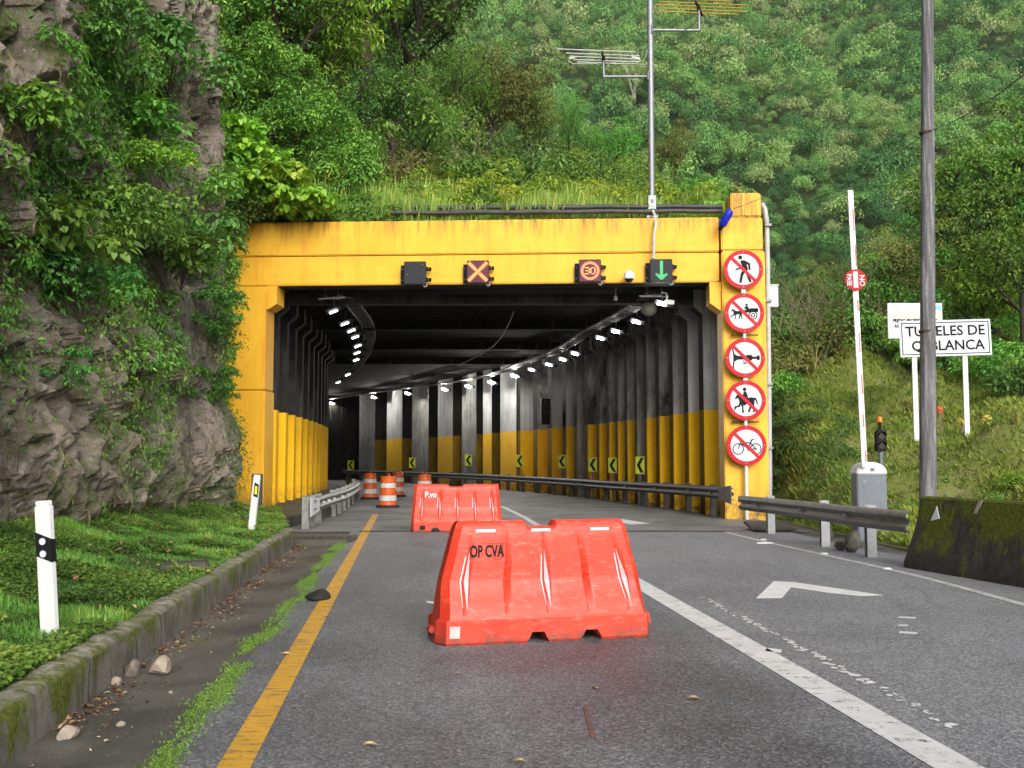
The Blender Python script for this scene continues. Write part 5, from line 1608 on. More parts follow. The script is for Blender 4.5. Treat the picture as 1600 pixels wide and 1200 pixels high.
# ------------------------------------------------------------------ delineator posts on the verge
def delin(label, u, v, hpx, face, lean):
    g = G(u, v, .29); z = berm_z(g.x, g.y); g = G(u, v, z)
    h = hpx * g.y / FPX
    root = empty("delineator_post", g - Vector((0, 0, .05)), label, "delineator", R(6), "white delineator posts on the verge")
    w = .062
    prof = lambda z: [Vector((x, y, z + (x + w) * k)) for x, y, k in ((-w, -.03, 0), (w * .75, -.045, 0), (w, .02, 0), (-w * .6, .04, 0))]
    mb = MB(); mb.prism([(-w, -.02, 0), (w * .7, -.045, 0), (w, .0, 0), (w * .5, .035, 0), (-w, .03, 0)], (0, 0, h + .02))
    mb.prism([(-w * .92, -.016, h + .02), (w * .62, -.038, h + .02), (w * .9, .0, h + .02), (w * .45, .03, h + .02), (-w * .92, .026, h + .02)], (0, 0, .035))
    po = mb.build("post", M['white'], root, rot=(0, lean, 0), bevel=.006)
    if face == 'dots':
        za, zb = h * .60, h * .83
        mb = MB(); mb.prism([(-w - .002, -.0225, za + .05), (w * .7 + .002, -.0475, za), (w * .7 + .002, -.0475, zb - .05), (-w - .002, -.0225, zb)], (0, .003, 0))
        mb.prism([(w * .7 + .001, -.0476, za), (w + .002, -.001, za), (w + .002, -.001, zb - .06), (w * .7 + .001, -.0476, zb - .05)], (-.003, .0, 0))
        mb.build("black_band", M['black'], po)
        for zc in (za + .062, za + .148):
            mb = MB(); ctr = Vector((-.012, -.0372, zc)); ux = Vector((.1054, -.0252, 0)).normalized()
            mb.prism([ctr + ux * .024 * math.cos(t) + EZ * .024 * math.sin(t) for t in [2 * math.pi * k / 18 for k in range(18)]], (0.0, -.005, 0)); mb.build("reflector_dot", M['white_clean'], po)
    else:
        za, zb = h * .66, h * .93
        mb = MB(); mb.prism([(-.03, -.031, za), (w * .7 + .002, -.0475, za - .02), (w * .7 + .002, -.0475, zb - .05), (-.03, -.031, zb - .01)], (0, .003, 0)); mb.build("black_band", M['black'], po)
        mb = MB(); mb.prism([(-.012, -.0375, za + .04), (.026, -.044, za + .03), (.026, -.044, zb - .08), (-.012, -.0375, zb - .07)], (0, -.004, 0)); mb.build("reflector", M['reflector'], po)
    return root
delin("near white delineator post with a black band and two white dots", 80, 994, 207, 'dots', R(-4.5))
delin("far white delineator post with a yellow reflector, leaning by the cliff foot", 393, 826, 83, 'bar', R(5))
# grey stump post beside the column
c = P(401, 800, 25.4)
tag(MB().bbox(-.12, .12, -.1, .1, -.3, 1.05).build("concrete_stub", M['walkway'], loc=(c.x, 25.4, .1), bevel=.02), "short weathered concrete stub beside the foot of the left yellow column", "concrete stub")

# ------------------------------------------------------------------ drain inlet at the end of the gutter
root = empty("drain_inlet", (-3.55, 19.1, 0), "slotted concrete drain inlet at the end of the gutter", "drain")
a = [G(474, 833, .07), G(551, 831, .07), G(548, 845, .07), G(473, 850, .07)]
x0, x1, y0_, y1_ = -4.05, -2.95, 18.5, 19.7
mb = MB(); mb.bbox(x0 + 3.55, x1 + 3.55, y0_ - 19.1, y0_ - 19.1 + .28, -.1, .065)
mb.bbox(x0 + 3.55, x1 + 3.55, y1_ - 19.1 - .12, y1_ - 19.1, -.1, .07)
for k in range(9):
    x = x0 + 3.55 + .02 + k * (1.06 / 8)
    mb.bbox(x - .03, x + .045, y0_ - 19.1 + .281, y1_ - 19.1 - .121, -.05, .062)
mb.build("slotted_cover", M['walkway'], root, bevel=.008)
MB().bbox(x0 + 3.56, x1 + 3.54, y0_ - 19.09, y1_ - 19.12, -.11, -.02).build("pit", M['black'], root)
# drain hole and slab behind the right guardrail, broken concrete blocks
c = G(1198, 832, 0)
root = empty("drain_cover", (c.x + .25, c.y + .6, 0), "tilted concrete slab over a dark drain hole behind the right guardrail", "drain")
MB().box((0, .1, .10), (1.0, .7, .07), rx=R(8)).build("slab", M['walkway'], root, bevel=.02)
MB().box((-.1, -.38, .012), (.75, .35, .012)).build("hole", M['black'], root)
rngp = random.Random(5)
def chunk(name, label, cat, c, s, mat, seed, group=None, yaw=0.0):
    bm = bmesh.new(); bmesh.ops.create_icosphere(bm, subdivisions=2, radius=1)
    r = random.Random(seed)
    planes = [(Vector((r.uniform(-1, 1), r.uniform(-1, 1), r.uniform(-.6, 1))).normalized(), r.uniform(.55, .85)) for _ in range(9)]
    for v in bm.verts:
        for nrm_, dd in planes:
            k = v.co.dot(nrm_)
            if k > dd: v.co -= nrm_ * (k - dd)
        v.co += Vector((r.uniform(-.03, .03),) * 3)
        v.co = Vector((v.co.x * s[0], v.co.y * s[1], v.co.z * s[2]))
    zmin = min(v.co.z for v in bm.verts)
    for v in bm.verts: v.co.z -= zmin * .86
    me = bpy.data.meshes.new(name); bm.to_mesh(me); bm.free()
    o = link_mesh(name, me, mat, None, c, (0, 0, yaw))
    return tag(o, label, cat, group)
def gut(u, v): 
    g = G(u, v, -.03); return Vector((g.x, g.y, -.05))
st2 = plain("grey_stone", (.16, .135, .11), .85, 0, .4, 9, .8, 20, dirt=(.05, .04, .03))
st3 = plain("orange_stone", (.42, .20, .10), .85, 0, .25, 7, .5, 20)
for u, v, s, m, lab, sd in ((249, 1050, (.095, .08, .085), M['stone'], "pale pointed stone beside a darker rounded one in the gutter", 1), (207, 1056, (.082, .075, .08), st2, "dark rounded stone leaning to the pale pointed one in the gutter", 2),
                        (180, 1070, (.055, .04, .045), M['stone'], "small pale block stone against the kerb, left of the two big stones", 3), (105, 1150, (.09, .05, .045), M['stone'], "long flat pale stone in the near gutter", 4),
                        (103, 1124, (.035, .03, .028), st3, "little orange stone at the kerb foot", 5), (189, 1130, (.032, .025, .02), M['stone'], "little white pebble out in the near gutter", 6), (267, 1080, (.022, .018, .015), M['stone'], "tiny pale pebble below the two big stones", 7)):
    chunk("stone", lab, "stone", gut(u, v), s, m, sd, "stones in the gutter", sd * 1.1)
for u, v, s, lab, sd in ((1293, 845, (.17, .16, .2), "square concrete lump, left of two behind the right guardrail", 11), (1331, 858, (.17, .15, .22), "square concrete lump beside the third guardrail post", 12), (1314, 855, (.12, .11, .1), "low mossy lump between the two square concrete lumps", 13)):
    g = G(u, v, .05); chunk("concrete_lump", lab, "concrete lump", g - Vector((0, 0, .04)), s, M['walkway'], sd, None, sd)
chunk("stone", "white stone lying at the foot of the mossy concrete block", "stone", G(1476, 893, 0), (.05, .05, .06), M['stone'], 21)
g = G(290, 888, .31); tag(MB().box((0, 0, .02), (.50, .22, .16)).build("buried_block", M['walkway'], loc=(g.x, g.y, berm_z(g.x, g.y)), rot=(R(4), R(-4), R(12)), bevel=.025), "mossy concrete block half buried in the verge grass", "concrete block")
# broken asphalt lip by the yellow line
g = G(500, 935, 0); chunk("asphalt_lump", "black lump of asphalt at the edge beside the yellow line", "asphalt lump", Vector((g.x - .02, g.y, -.03)), (.16, .28, .07), M['rubber'], 31)
# white litter strips by the right edge line
for u, v, w, lab in ((1194, 850, .30, "white broken strip lying near the drain slab"), (1200, 846.5, .0, None)):
    if lab: g = G(u, v, 0); tag(MB().box((0, 0, .018), (w, .07, .02)).build("broken_strip", M['white'], loc=g, rot=(0, 0, R(10)), bevel=.004), lab, "litter")
for i, (u, v) in enumerate(((1193, 843.5), (1288, 865.5), (1386, 889))):
    g = G(u, v, .004); tag(MB().lathe([(.065, 0), (.055, .014), (.03, .02)], n=12).build("road_stud", M['white'], loc=g, smooth=50), ("white road stud beside the edge line nearest the yellow column", "white road stud beside the edge line level with the middle guardrail post", "white road stud beside the edge line nearest the concrete block")[i], "road stud", "studs along the edge line")
# posts of the shrine: little flower bunches on the mound
def flowers(label, u, v, Y, mat, n, r):
    c = P(u, v, Y); gz = float(mound_z(c.x, Y))
    root = empty("flower_bunch", Vector((c.x, Y, gz)), label, "flowers")
    h = max(.12, c.z - gz)
    rg = np.random.default_rng(int(u)); 
    d = norm(rg.normal(size=(n, 3))); pos = d * r + np.array([0, 0, h])
    co, f = leaf_geo(pos, d + np.array([0, 0, .3]), .07, .06, rg, OVAL)
    link_mesh("petals", np_mesh("petals", co, f), mat, root)
    MB().tube([(0, 0, -.1), (0, 0, h)], .02, 5).tube([(0, 0, 0), (.08, 0, h * .9)], .012, 5).build("stems", M['twig'], root)
flowers("round bunch of yellow flowers right of the town sign post", 1543, 656, 25.6, M['petal_yellow'], 90, .11)
flowers("smaller yellow flower bunch left of the town sign post", 1503, 658, 25.4, M['petal_yellow'], 60, .09)
flowers("orange flowers on the mound right of the utility pole", 1468, 640, 26, M['petal_red'], 40, .09)
# ------------------------------------------------------------------ vegetation
def rg(n): return np.random.default_rng(n)
# ---- far forest: one mass of crowns on the mountain side
def crown_proto(seed, nblob, per, L):
    r = rg(seed); parts = []
    for b in range(nblob):
        a = r.random() * 6.283; rr = (r.random() ** .6) * .72
        c = np.array([math.cos(a) * rr, math.sin(a) * rr, .25 + .62 * (1 - rr) + r.random() * .22])
        rad = .26 + .2 * r.random()
        parts.append(blob_leaves(c, (rad, rad, rad * .85), per, L, L * .75, r, QUAD, .3, .5, .30, .5))
    return merge(parts)
protos_hi = [crown_proto(100 + k, 11 + k % 4, 62, .092) for k in range(8)]
protos_lo = [crown_proto(200 + k, 9 + k % 3, 32, .128) for k in range(8)]
protos_vhi = [crown_proto(300 + k, 15, 120, .064) for k in range(5)]
r = rg(7)
cos, fcs, tns = [], [], []; off = 0
pts = []
for _ in range(90000):
    y = 90 + (r.random() ** 0.85) * 245
    x = (-.16 + .80 * r.random()) * y * 1.05
    pts.append((x, y))
# poisson-like thinning on a grid
cell = {}; keep = []
for x, y in pts:
    d = 1.25 + .0020 * (y - 90) + 1.0 * _hash(np.int64(int(x * 10)), np.int64(int(y * 10)), np.int64(0), 3)
    i, j = int(x // 4), int(y // 4); ok = True
    for a in range(-1, 2):
        for b in range(-1, 2):
            for (px, py, pd) in cell.get((i + a, j + b), ()):
                if (px - x) ** 2 + (py - y) ** 2 < (min(d, pd)) ** 2: ok = False; break
            if not ok: break
        if not ok: break
    if ok: cell.setdefault((i, j), []).append((x, y, d)); keep.append((x, y, d))
for x, y, d in keep:
    k = r.integers(0, 8); q = r.random()
    if y < 122: co, f, t = protos_vhi[k % 5]
    else: co, f, t = (protos_hi if y < 175 else protos_lo)[k]
    sc_ = (1.15 + 2.3 * q ** 3) * (d / 2.0); hz = sc_ * (.9 + .9 * r.random())
    a = r.random() * 6.283; ca, sa = math.cos(a), math.sin(a)
    R_ = np.array([[ca, -sa, 0], [sa, ca, 0], [0, 0, 1]])
    z = float(mtn_z(x, y)) + .4 + r.random() * 1.4 + 2.6 * max(0, q - .6)
    cc = (co * np.array([sc_, sc_, hz])) @ R_.T + np.array([x, y, z])
    base = fbm(np.array([[x * .03, y * .02, 3.0]]), 3, 81)[0]
    tt = np.clip(t * .55 + (base - .5) * .7 + (r.random() - .5) * .85 + .26, 0, .93)
    if r.random() < .02: tt = np.full_like(tt, .92)
    cos.append(cc); fcs.append(f + off); tns.append(tt); off += len(cc)
fo = link_mesh("forest", np_mesh("forest", np.concatenate(cos), np.concatenate(fcs), np.concatenate(tns)), M['leaf_forest'])
tag(fo, "dense mixed green forest covering the steep mountain side behind the tunnel", "forest", kind="stuff")
del cos, fcs, tns

# ---- prototypes of shrubs and trees (meshes shared by their copies)
def limb(mb, p, d, L, r0, r, depth, tips, spread=.6):
    pts = [Vector(p)]; dd = Vector(d).normalized()
    for k in range(4):
        dd = (dd + Vector((r.normal() * .14, r.normal() * .14, .05 + r.normal() * .08))).normalized()
        pts.append(pts[-1] + dd * L / 4)
    mb.tube(pts, [r0 * (1 - .14 * k) for k in range(5)], 7 if r0 > .03 else 5, cap=False)
    tips.append((pts[-1], depth)); 
    if depth > 0: tips.append((pts[2], depth))
    if depth <= 0: return
    for k in range(int(2 + r.integers(0, 2))):
        n = Vector((r.normal(), r.normal(), .35 * abs(r.normal()) + .1)).normalized()
        limb(mb, pts[2 + k % 3], dd * (1 - spread) + n * spread, L * (.58 + .2 * r.random()), r0 * .52, r, depth - 1, tips, spread)
def tree_proto(seed, H, trunk_r, depth, blob, per, L, Wd, shape, tint=.5, lean=(0, 0), spread=.62, tvar=.45):
    r = rg(seed); mb = MB(); tips = []
    base = [Vector((0, 0, -.4)), Vector((lean[0] * .3, lean[1] * .3, H * .22)), Vector((lean[0], lean[1], H * .45))]
    mb.tube(base, [trunk_r * 1.2, trunk_r, trunk_r * .82], 9, cap=False)
    for k in range(5):
        a = k * 1.26 + r.random() * .7
        limb(mb, base[2] if k % 2 else base[1].lerp(base[2], .6), Vector((math.cos(a) * .75, math.sin(a) * .75, .55 + .6 * r.random())), H * .30, trunk_r * .5, r, depth, tips, spread)
    limb(mb, base[2], Vector((lean[0] * .05, lean[1] * .05, 1)), H * .36, trunk_r * .62, r, depth, tips, spread)
    parts = []
    for p, d in tips:
        if r.random() < .12: continue
        b = blob * (.7 + .6 * r.random()); tz = tint + (r.random() - .5) * .35
        parts.append(blob_leaves(np.array(p), (b, b, b * .72), per, L, Wd, r, shape, .45, tz, tvar, .55))
    return mb, merge(parts)
def shrub_proto(seed, H, Rr, nblob, per, L, Wd, shape, tint=.5, tvar=.45, droop=.5, hang=False):
    r = rg(seed); mb = MB(); parts = []
    for b in range(nblob):
        a = r.random() * 6.283; rr = (r.random() ** .55) * Rr
        z = H * (.25 + .7 * r.random() * (1 - .4 * rr / Rr))
        if hang: z = -H * .6 * r.random() + H * .3
        c = np.array([math.cos(a) * rr, math.sin(a) * rr, z]); b_ = Rr * (.24 + .2 * r.random())
        parts.append(blob_leaves(c, (b_, b_, b_ * .75), per, L, Wd, r, shape, droop, tint + (r.random() - .5) * .35, tvar, .6))
        if b % 2 == 0: mb.tube([(0, 0, -.2), (c[0] * .45, c[1] * .45, z * .6), tuple(c)], [.014, .010, .005], 5, cap=False)
    return mb, merge(parts)
def rosette_proto(seed, n, L, Wd, tint, up=.8):
    """arching strap leaves from one heart (bromeliad, young palm, cane)"""
    r = rg(seed); cos, fs, ts = [], [], []; o = 0
    for k in range(n):
        a = r.random() * 6.283; l = L * (.6 + .5 * r.random()); u = up * (.5 + .8 * r.random())
        d = np.array([math.cos(a), math.sin(a), 0]); s = np.array([-math.sin(a), math.cos(a), 0])
        m = 6; vs = []
        for j in range(m + 1):
            q = j / m; w = Wd * l / L * (math.sin(min(1, q * 1.05 + .12) * math.pi) ** .7 if q < .97 else .05) * .5 + .002
            p = d * l * (q * .8) * (1 / (.55 + u)) + np.array([0, 0, l * (u * q - (.55 + .5 * u) * q * q * .9)])
            vs += [p - s * w, p + s * w]
        vs = np.array(vs); f = np.array([[2 * j, 2 * j + 1, 2 * j + 3, 2 * j + 2] for j in range(m)])
        cos.append(vs); fs.append(f + o); ts.append(np.full(m, np.clip(tint + (r.random() - .5) * .4, 0, 1))); o += len(vs)
    return None, (np.concatenate(cos), np.concatenate(fs), np.concatenate(ts))
class Plant:
    def __init__(self, name, proto, lmat, bmat, parts=("foliage", "stems")):
        self.name, self.parts = name, parts
        mb, (co, f, t) = proto
        self.leaf = np_mesh(name + "_" + parts[0], co, f, t); self.leaf.materials.append(lmat)
        self.wood = None
        if mb is not None:
            self.wood = bpy.data.meshes.new(name + "_" + parts[1]); self.wood.from_pydata([tuple(v) for v in mb.v], [], mb.f)
            self.wood.polygons.foreach_set("use_smooth", [True] * len(self.wood.polygons)); self.wood.materials.append(bmat)
    def put(self, loc, label, cat, scale=1.0, rz=0.0, group=None, tilt=(0, 0)):
        s = scale if isinstance(scale, (tuple, list)) else (scale,) * 3
        if self.wood is None:
            o = link_mesh(self.name, self.leaf, None, None, loc, (tilt[0], tilt[1], rz)); o.scale = s
            return tag(o, label, cat, group)
        root = empty(self.name, loc, label, cat, rz, group); root.rotation_euler = (tilt[0], tilt[1], rz); root.scale = s
        link_mesh(self.parts[0], self.leaf, None, root); link_mesh(self.parts[1], self.wood, None, root)
        return root
TP = ("crown", "trunk")
tr_dark = Plant("broadleaf_tree", tree_proto(1, 8.0, .17, 2, .62, 75, .17, .085, OVAL, .42), M['leaf_dark'], M['bark'], TP)
tr_mid = Plant("broadleaf_tree", tree_proto(2, 7.0, .13, 2, .58, 75, .15, .08, OVAL, .5), M['leaf_mid'], M['bark'], TP)
tr_bright = Plant("light_green_tree", tree_proto(3, 5.5, .09, 2, .50, 62, .20, .075, OVAL, .5), M['leaf_bright'], M['bark'], TP)
tr_fine = Plant("fine_leaved_tree", tree_proto(4, 6.5, .10, 2, .62, 130, .12, .035, QUAD, .5), M['leaf_mid'], M['bark'], TP)
tr_olive = Plant("olive_tree", tree_proto(5, 6.0, .10, 2, .60, 95, .14, .055, OVAL, .45), M['leaf_dry'], M['bark'], TP)
sh_dark = Plant("shrub", shrub_proto(11, 1.5, 1.0, 20, 75, .13, .08, OVAL, .45), M['leaf_dark'], M['bark'])
sh_mid = Plant("shrub", shrub_proto(12, 1.4, 1.0, 20, 80, .11, .06, OVAL, .5), M['leaf_mid'], M['bark'])
sh_bright = Plant("shrub", shrub_proto(13, 1.3, .9, 18, 60, .15, .07, OVAL, .45), M['leaf_bright'], M['bark'])
sh_olive = Plant("shrub", shrub_proto(14, 1.4, 1.0, 20, 90, .12, .045, OVAL, .5), M['leaf_dry'], M['twig'])
_v = shrub_proto(15, .9, 1.0, 30, 34, .20, .18, HEART, .68, .45, 1.5)
sh_big = Plant("big_leaved_vine", (None, _v[1]), M['leaf_bright'], M['twig'])
sh_bigd = Plant("big_leaved_shrub", shrub_proto(16, 1.2, .9, 20, 34, .165, .125, HEART, .5, .4, 1.0), M['leaf_mid'], M['bark'])
sh_hang = Plant("hanging_creeper", shrub_proto(17, 1.8, .75, 18, 70, .12, .07, OVAL, .45, .45, .9, True), M['leaf_dark'], M['bark'])
fern = Plant("fern", rosette_proto(21, 26, .75, .10, .5, .75), M['leaf_mid'], None)
strap = Plant("bromeliad", rosette_proto(22, 22, .55, .07, .55, 1.1), M['leaf_bright'], None)
cane = Plant("tall_grass_clump", rosette_proto(23, 46, 1.5, .045, .5, 1.9), M['grass_tall'], None)
dryc = Plant("dry_cane_clump", rosette_proto(24, 40, 1.5, .03, .75, 1.6), M['leaf_dry'], None)

def on_cliff(u, v):
    """nearest cliff point seen at that spot of the survey"""
    best = None; bd = 1e9
    A = CP.reshape(-1, 3); m = A[:, 1] > 7.5
    A = A[m]; c, s = math.cos(PITCH), math.sin(PITCH)
    dz = A[:, 2] - CAMZ; t = A[:, 1] * c + dz * s; up = -A[:, 1] * s + dz * c
    uu = 800 + FPX * A[:, 0] / t; vv = 600 - FPX * up / t
    d = (uu - u) ** 2 + (vv - v) ** 2
    k = np.where(d < np.min(d) + 60)[0]
    k = k[np.argmin(A[k, 1])]
    return Vector(A[k])
def at_cliff(pl, u, v, label, cat, s, rz=0.0, out=.15, **k):
    p = on_cliff(u, v); s = s * min(1.0, p.y / 17.0) if not isinstance(s, tuple) else s; pl.put(p + Vector((out, -out * .4, -.1)), label, cat, s, rz, **k)
def at_roof(pl, u, Y, label, cat, s, rz=0.0, group=None, x=None, dz=-.1):
    X = (u - 800) / FPX * Y if x is None else x
    pl.put((X, Y, float(roof_z(X, Y)) + dz), label, cat, s, rz, group)
def at_mound(pl, u, Y, label, cat, s, rz=0.0, group=None, dz=-.08):
    X = (u - 800) / FPX * Y
    pl.put((X, Y, float(mound_z(X, Y)) + dz), label, cat, s, rz, group)

# ---- cliff plants
at_cliff(sh_bigd, 60, 420, "big-leaved shrub hanging from the cliff at the left picture edge, mid height", "shrub", 1.0, 1.0, .35)
at_cliff(sh_bigd, 20, 210, "big-leaved shrub near the top left corner beside the bare pink rock", "shrub", .85, 2.0, .2)
at_cliff(sh_dark, 235, 420, "dark shrub with forked stems growing out of the middle of the cliff", "shrub", 1.05, .3, .35)
at_cliff(sh_bigd, 262, 440, "dark big-leaved shrub right of the forked shrub on the cliff", "shrub", .7, 2.6, .3)
at_cliff(sh_mid, 160, 400, "green shrub left of the forked shrub on the cliff", "shrub", 1.0, 1.6, .3)
at_cliff(sh_dark, 110, 470, "dark shrub below the left edge bush, above the bare cliff foot", "shrub", .8, .6, .2)
at_cliff(sh_bright, 215, 275, "bright green upright leafy plant on the upper cliff", "shrub", .62, 2.2, .35)
at_cliff(sh_bigd, 215, 215, "rounded broad-leaf plant above the bright upright one on the cliff", "shrub", .6, 1.2, .3)
at_cliff(sh_hang, 318, 480, "hanging creeper spilling over the cliff edge onto the yellow column", "creeper", .6, .4, .3)
at_cliff(sh_hang, 335, 590, "lower hanging creeper against the yellow column", "creeper", .45, 2.4, .22)
at_cliff(sh_hang, 305, 380, "creeper hanging at the corner where the cliff meets the beam's left end", "creeper", .55, 1.4, .1)
at_cliff(sh_mid, 275, 330, "leafy shrub on the cliff just left of the beam", "shrub", .95, 3.0, .1)
at_cliff(sh_dark, 260, 150, "dark drooping shrub high on the cliff, under the top picture edge", "shrub", 1.0, 1.0, .15)
at_cliff(sh_hang, 150, 60, "long hanging creeper at the top of the cliff beside the bare pink rock", "creeper", 1.0, 2.0, .2)
at_cliff(sh_hang, 95, 560, "small dark creeper just above the bare stony cliff foot", "creeper", .5, 2.9, .1)
at_cliff(fern, 245, 560, "pale fern tuft low on the cliff", "fern", .55, .3, .1)
at_cliff(fern, 100, 280, "drooping fern tuft beside the bare pink rock", "fern", .9, 1.3, .1)
at_cliff(fern, 150, 100, "fern tuft high on the cliff under the long creeper", "fern", .9, 2.3, .1)
at_cliff(strap, 165, 700, "small green tuft at the cliff foot", "plant", .4, .3, .05)
for x, y, z, sx, lab in ((-5.55, 26.0, 7.95, .85, "bright large-leaved vine mass nearest the beam's top, lowest of the vine"), (-6.2, 26.2, 8.5, .95, "bright large-leaved vine mass in the middle of the sloping vine"),
                         (-6.9, 26.1, 9.1, .95, "bright large-leaved vine mass at the upper end of the sloping vine"), (-7.3, 25.4, 9.7, .8, "darker large-leaved vine mass reaching up the cliff"), (-6.9, 25.5, 8.3, .85, "large-leaved vine mass under the sloping vine, against the cliff")):
    sh_big.put((x, y, z - .22), lab, "vine", sx, x * 3)
sh_bigd.put((-7.2, 25.6, 7.9), "green shrub squeezed between the cliff top and the beam's left corner", "shrub", .8, 1.1)

sh_mid.put((-7.0, 26.2, 7.35), "leafy shrub filling the dark corner between cliff and beam", "shrub", .75, .9)
sh_dark.put((-7.7, 25.3, 7.0), "dark shrub low in the corner behind the cliff edge beside the beam", "shrub", .85, 2.9)
# ---- slope over the gallery: undergrowth in front, trees behind
ug = "undergrowth on the gallery roof"
at_roof(sh_bright, 505, 30.0, "bright yellow-green long-leaved bush right of the vine, above the beam", "shrub", 1.15, .7)
at_roof(sh_mid, 440, 29.0, "green bush directly behind the bright vine", "shrub", 1.2, 1.9)
at_roof(sh_mid, 560, 31.5, "green bush at the foot of the dark trunk", "shrub", 1.1, 2.2)
at_roof(sh_olive, 640, 31.0, "olive bush with dry twigs right of the dark trunk", "shrub", 1.2, .2)
at_roof(sh_mid, 715, 31.0, "rounded green bush in the middle of the roof undergrowth", "shrub", 1.05, .9)
at_roof(sh_mid, 790, 32.0, "green bush behind the tall grass above the X signal", "shrub", 1.1, 2.9)
at_roof(sh_mid, 850, 31.0, "green bush above the speed signal, left of the mast", "shrub", .95, 1.3)
at_roof(sh_bright, 885, 29.6, "fresh light green bush just left of the mast", "shrub", .75, 2.0)
at_roof(sh_bright, 950, 31.5, "light green bush left of the mast's foot", "shrub", 1.0, 1.8)
at_roof(sh_bright, 1050, 29.8, "light green bush right of the mast's foot", "shrub", .8, 2.4)
at_roof(sh_mid, 1085, 31, "green bush behind the yellow column's top", "shrub", .95, .4)
at_roof(sh_olive, 1120, 32.5, "olive bush right end of the roof, behind the column top", "shrub", 1.0, 2.0)
at_roof(sh_bright, 1105, 28.9, "small bright sprig above the pipes near the blue canister", "shrub", .5, 1.0)
r = rg(77)
spots = [(470, 28.4), (520, 28.6), (575, 28.2), (620, 29), (655, 28.3), (690, 28.8), (735, 28.3), (770, 29.2), (805, 28.4), (835, 28.8), (870, 28.3), (905, 28.9), (935, 28.4), (975, 28.6), (1000, 29.4), (1035, 28.4), (1070, 28.7), (1110, 28.5),
         (600, 30.5), (680, 31), (760, 30.5), (820, 31.5), (920, 31), (990, 31), (1060, 31.5), (540, 30), (720, 33), (880, 33), (1020, 33.5), (960, 34), (1100, 34)]
for i, (u, Y) in enumerate(spots):
    at_roof(cane if i % 4 else dryc, u, Y, "tall arching green grass clump among the undergrowth on the gallery roof" if i % 4 else "dry straw-coloured cane clump among the undergrowth on the gallery roof", "grass clump", .55 + .35 * r.random(), r.random() * 6, "tall grass clumps on the gallery roof" if i % 4 else "dry cane clumps on the gallery roof", dz=-.05)
# trees behind
at_roof(tr_dark, 566, 33.5, "tall dark-trunked tree rising out of the top of the picture above the beam", "tree", (1.35, 1.35, 1.75), .5)
at_roof(tr_dark, 640, 36, "dark broadleaf tree right of the dark trunk", "tree", 1.25, 2.0)
at_roof(tr_dark, 610, 30.8, "low dark crown hanging right of the dark trunk", "tree", .55, 4.0)
at_roof(tr_bright, 470, 31, "light green tree left of the dark trunk", "tree", 1.15, .3)
at_roof(tr_bright, 520, 34, "second light green tree close left of the dark trunk", "tree", 1.25, 2.4)
at_roof(tr_dark, 420, 30, "dark leaning tree behind the bright vine", "tree", 1.0, 3.2)
at_roof(tr_mid, 340, 30, "tall green tree at the top above the cliff corner", "tree", 1.15, 1.0)
at_roof(tr_mid, 395, 34, "tall green tree filling the top left above the vine", "tree", 1.5, 4.0)
at_roof(tr_fine, 700, 37, "fine-leaved tree descending the slope right of the dark trees", "tree", 1.0, .9)
at_roof(tr_olive, 765, 38, "olive tree in the middle of the slope above the beam", "tree", .95, 2.2)
at_roof(tr_mid, 740, 42, "green tree on the skyline of the near slope", "tree", 1.0, 3.0)
at_roof(tr_olive, 830, 39, "low olive tree right of the slope's middle", "tree", .72, .7)
at_roof(tr_fine, 890, 40, "low fine-leaved tree towards the mast", "tree", .62, 2.7)
at_roof(tr_mid, 960, 41, "small green tree behind the mast's foot", "tree", .50, 1.4)
at_roof(tr_olive, 1060, 40, "small olive tree right of the mast", "tree", .48, 4.4)
at_roof(tr_fine, 660, 32.5, "thin fine-leaved sapling beside the dry twigs", "tree", .55, 1.8)
at_roof(tr_mid, 300, 36, "broad green tree behind the cliff top", "tree", 1.5, 2.0)
at_roof(tr_dark, 470, 40, "dark tree deep behind the light green ones", "tree", 1.5, 1.0)
at_roof(tr_dark, 560, 44, "dark tree deepest on the slope behind the dark trunk", "tree", 1.4, 3.6)
at_roof(tr_fine, 250, 31, "fine-leaved tree leaning over the cliff edge", "tree", 1.1, 2.0)
# cliff-top trees at the left
for (x, y, z, pl, s, rz, lab) in ((-8.6, 20.5, 11.3, tr_fine, .75, 1, "fine-leaved tree leaning out over the cliff near the top left"), (-8.6, 15.5, 11.2, sh_dark, 1.6, 2, "dark bush on the cliff brink, top left corner"),
                                  (-9.4, 24.3, 11.0, tr_dark, .8, 3, "dark tree on the cliff brink left of the vine"), (-8.2, 23.4, 9.3, sh_mid, 1.3, 1.2, "green bush on the cliff brink above the cliff corner")):
    pl.put((x, y, z), lab, "tree" if pl in (tr_fine, tr_dark) else "shrub", s, rz)
# bare dry twigs
def twigs(name, label, p, n, L, mat, seed, cat):
    r = rg(seed); mb = MB(); tips = []
    for k in range(n):
        limb(mb, Vector((r.normal() * .25, r.normal() * .2, 0)), Vector((r.normal() * .5, r.normal() * .4, 1)), L * (.6 + .5 * r.random()), .022, r, 2, tips, .55)
    o = MB(); o.v, o.f, o.m = mb.v, mb.f, mb.m
    x = o.build(name, mat, loc=p, smooth=60, fix=False); tag(x, label, cat)
X = (600 - 800) / FPX * 30.5; twigs("dry_bush", "bare grey-brown twiggy bush at the foot of the dark trunk", (X, 30.5, float(roof_z(X, 30.5))), 10, 1.5, M['twig'], 5, "dry bush")
X = (705 - 800) / FPX * 34; twigs("dry_bush", "pale leafless branching bush in the middle of the slope", (X, 34, float(roof_z(X, 34))), 12, 2.0, M['twig'], 6, "dry bush")
X = (760 - 800) / FPX * 35; twigs("dry_bush", "thin leafless bush below the olive tree", (X, 35, float(roof_z(X, 35))), 8, 1.8, M['twig'], 8, "dry bush")
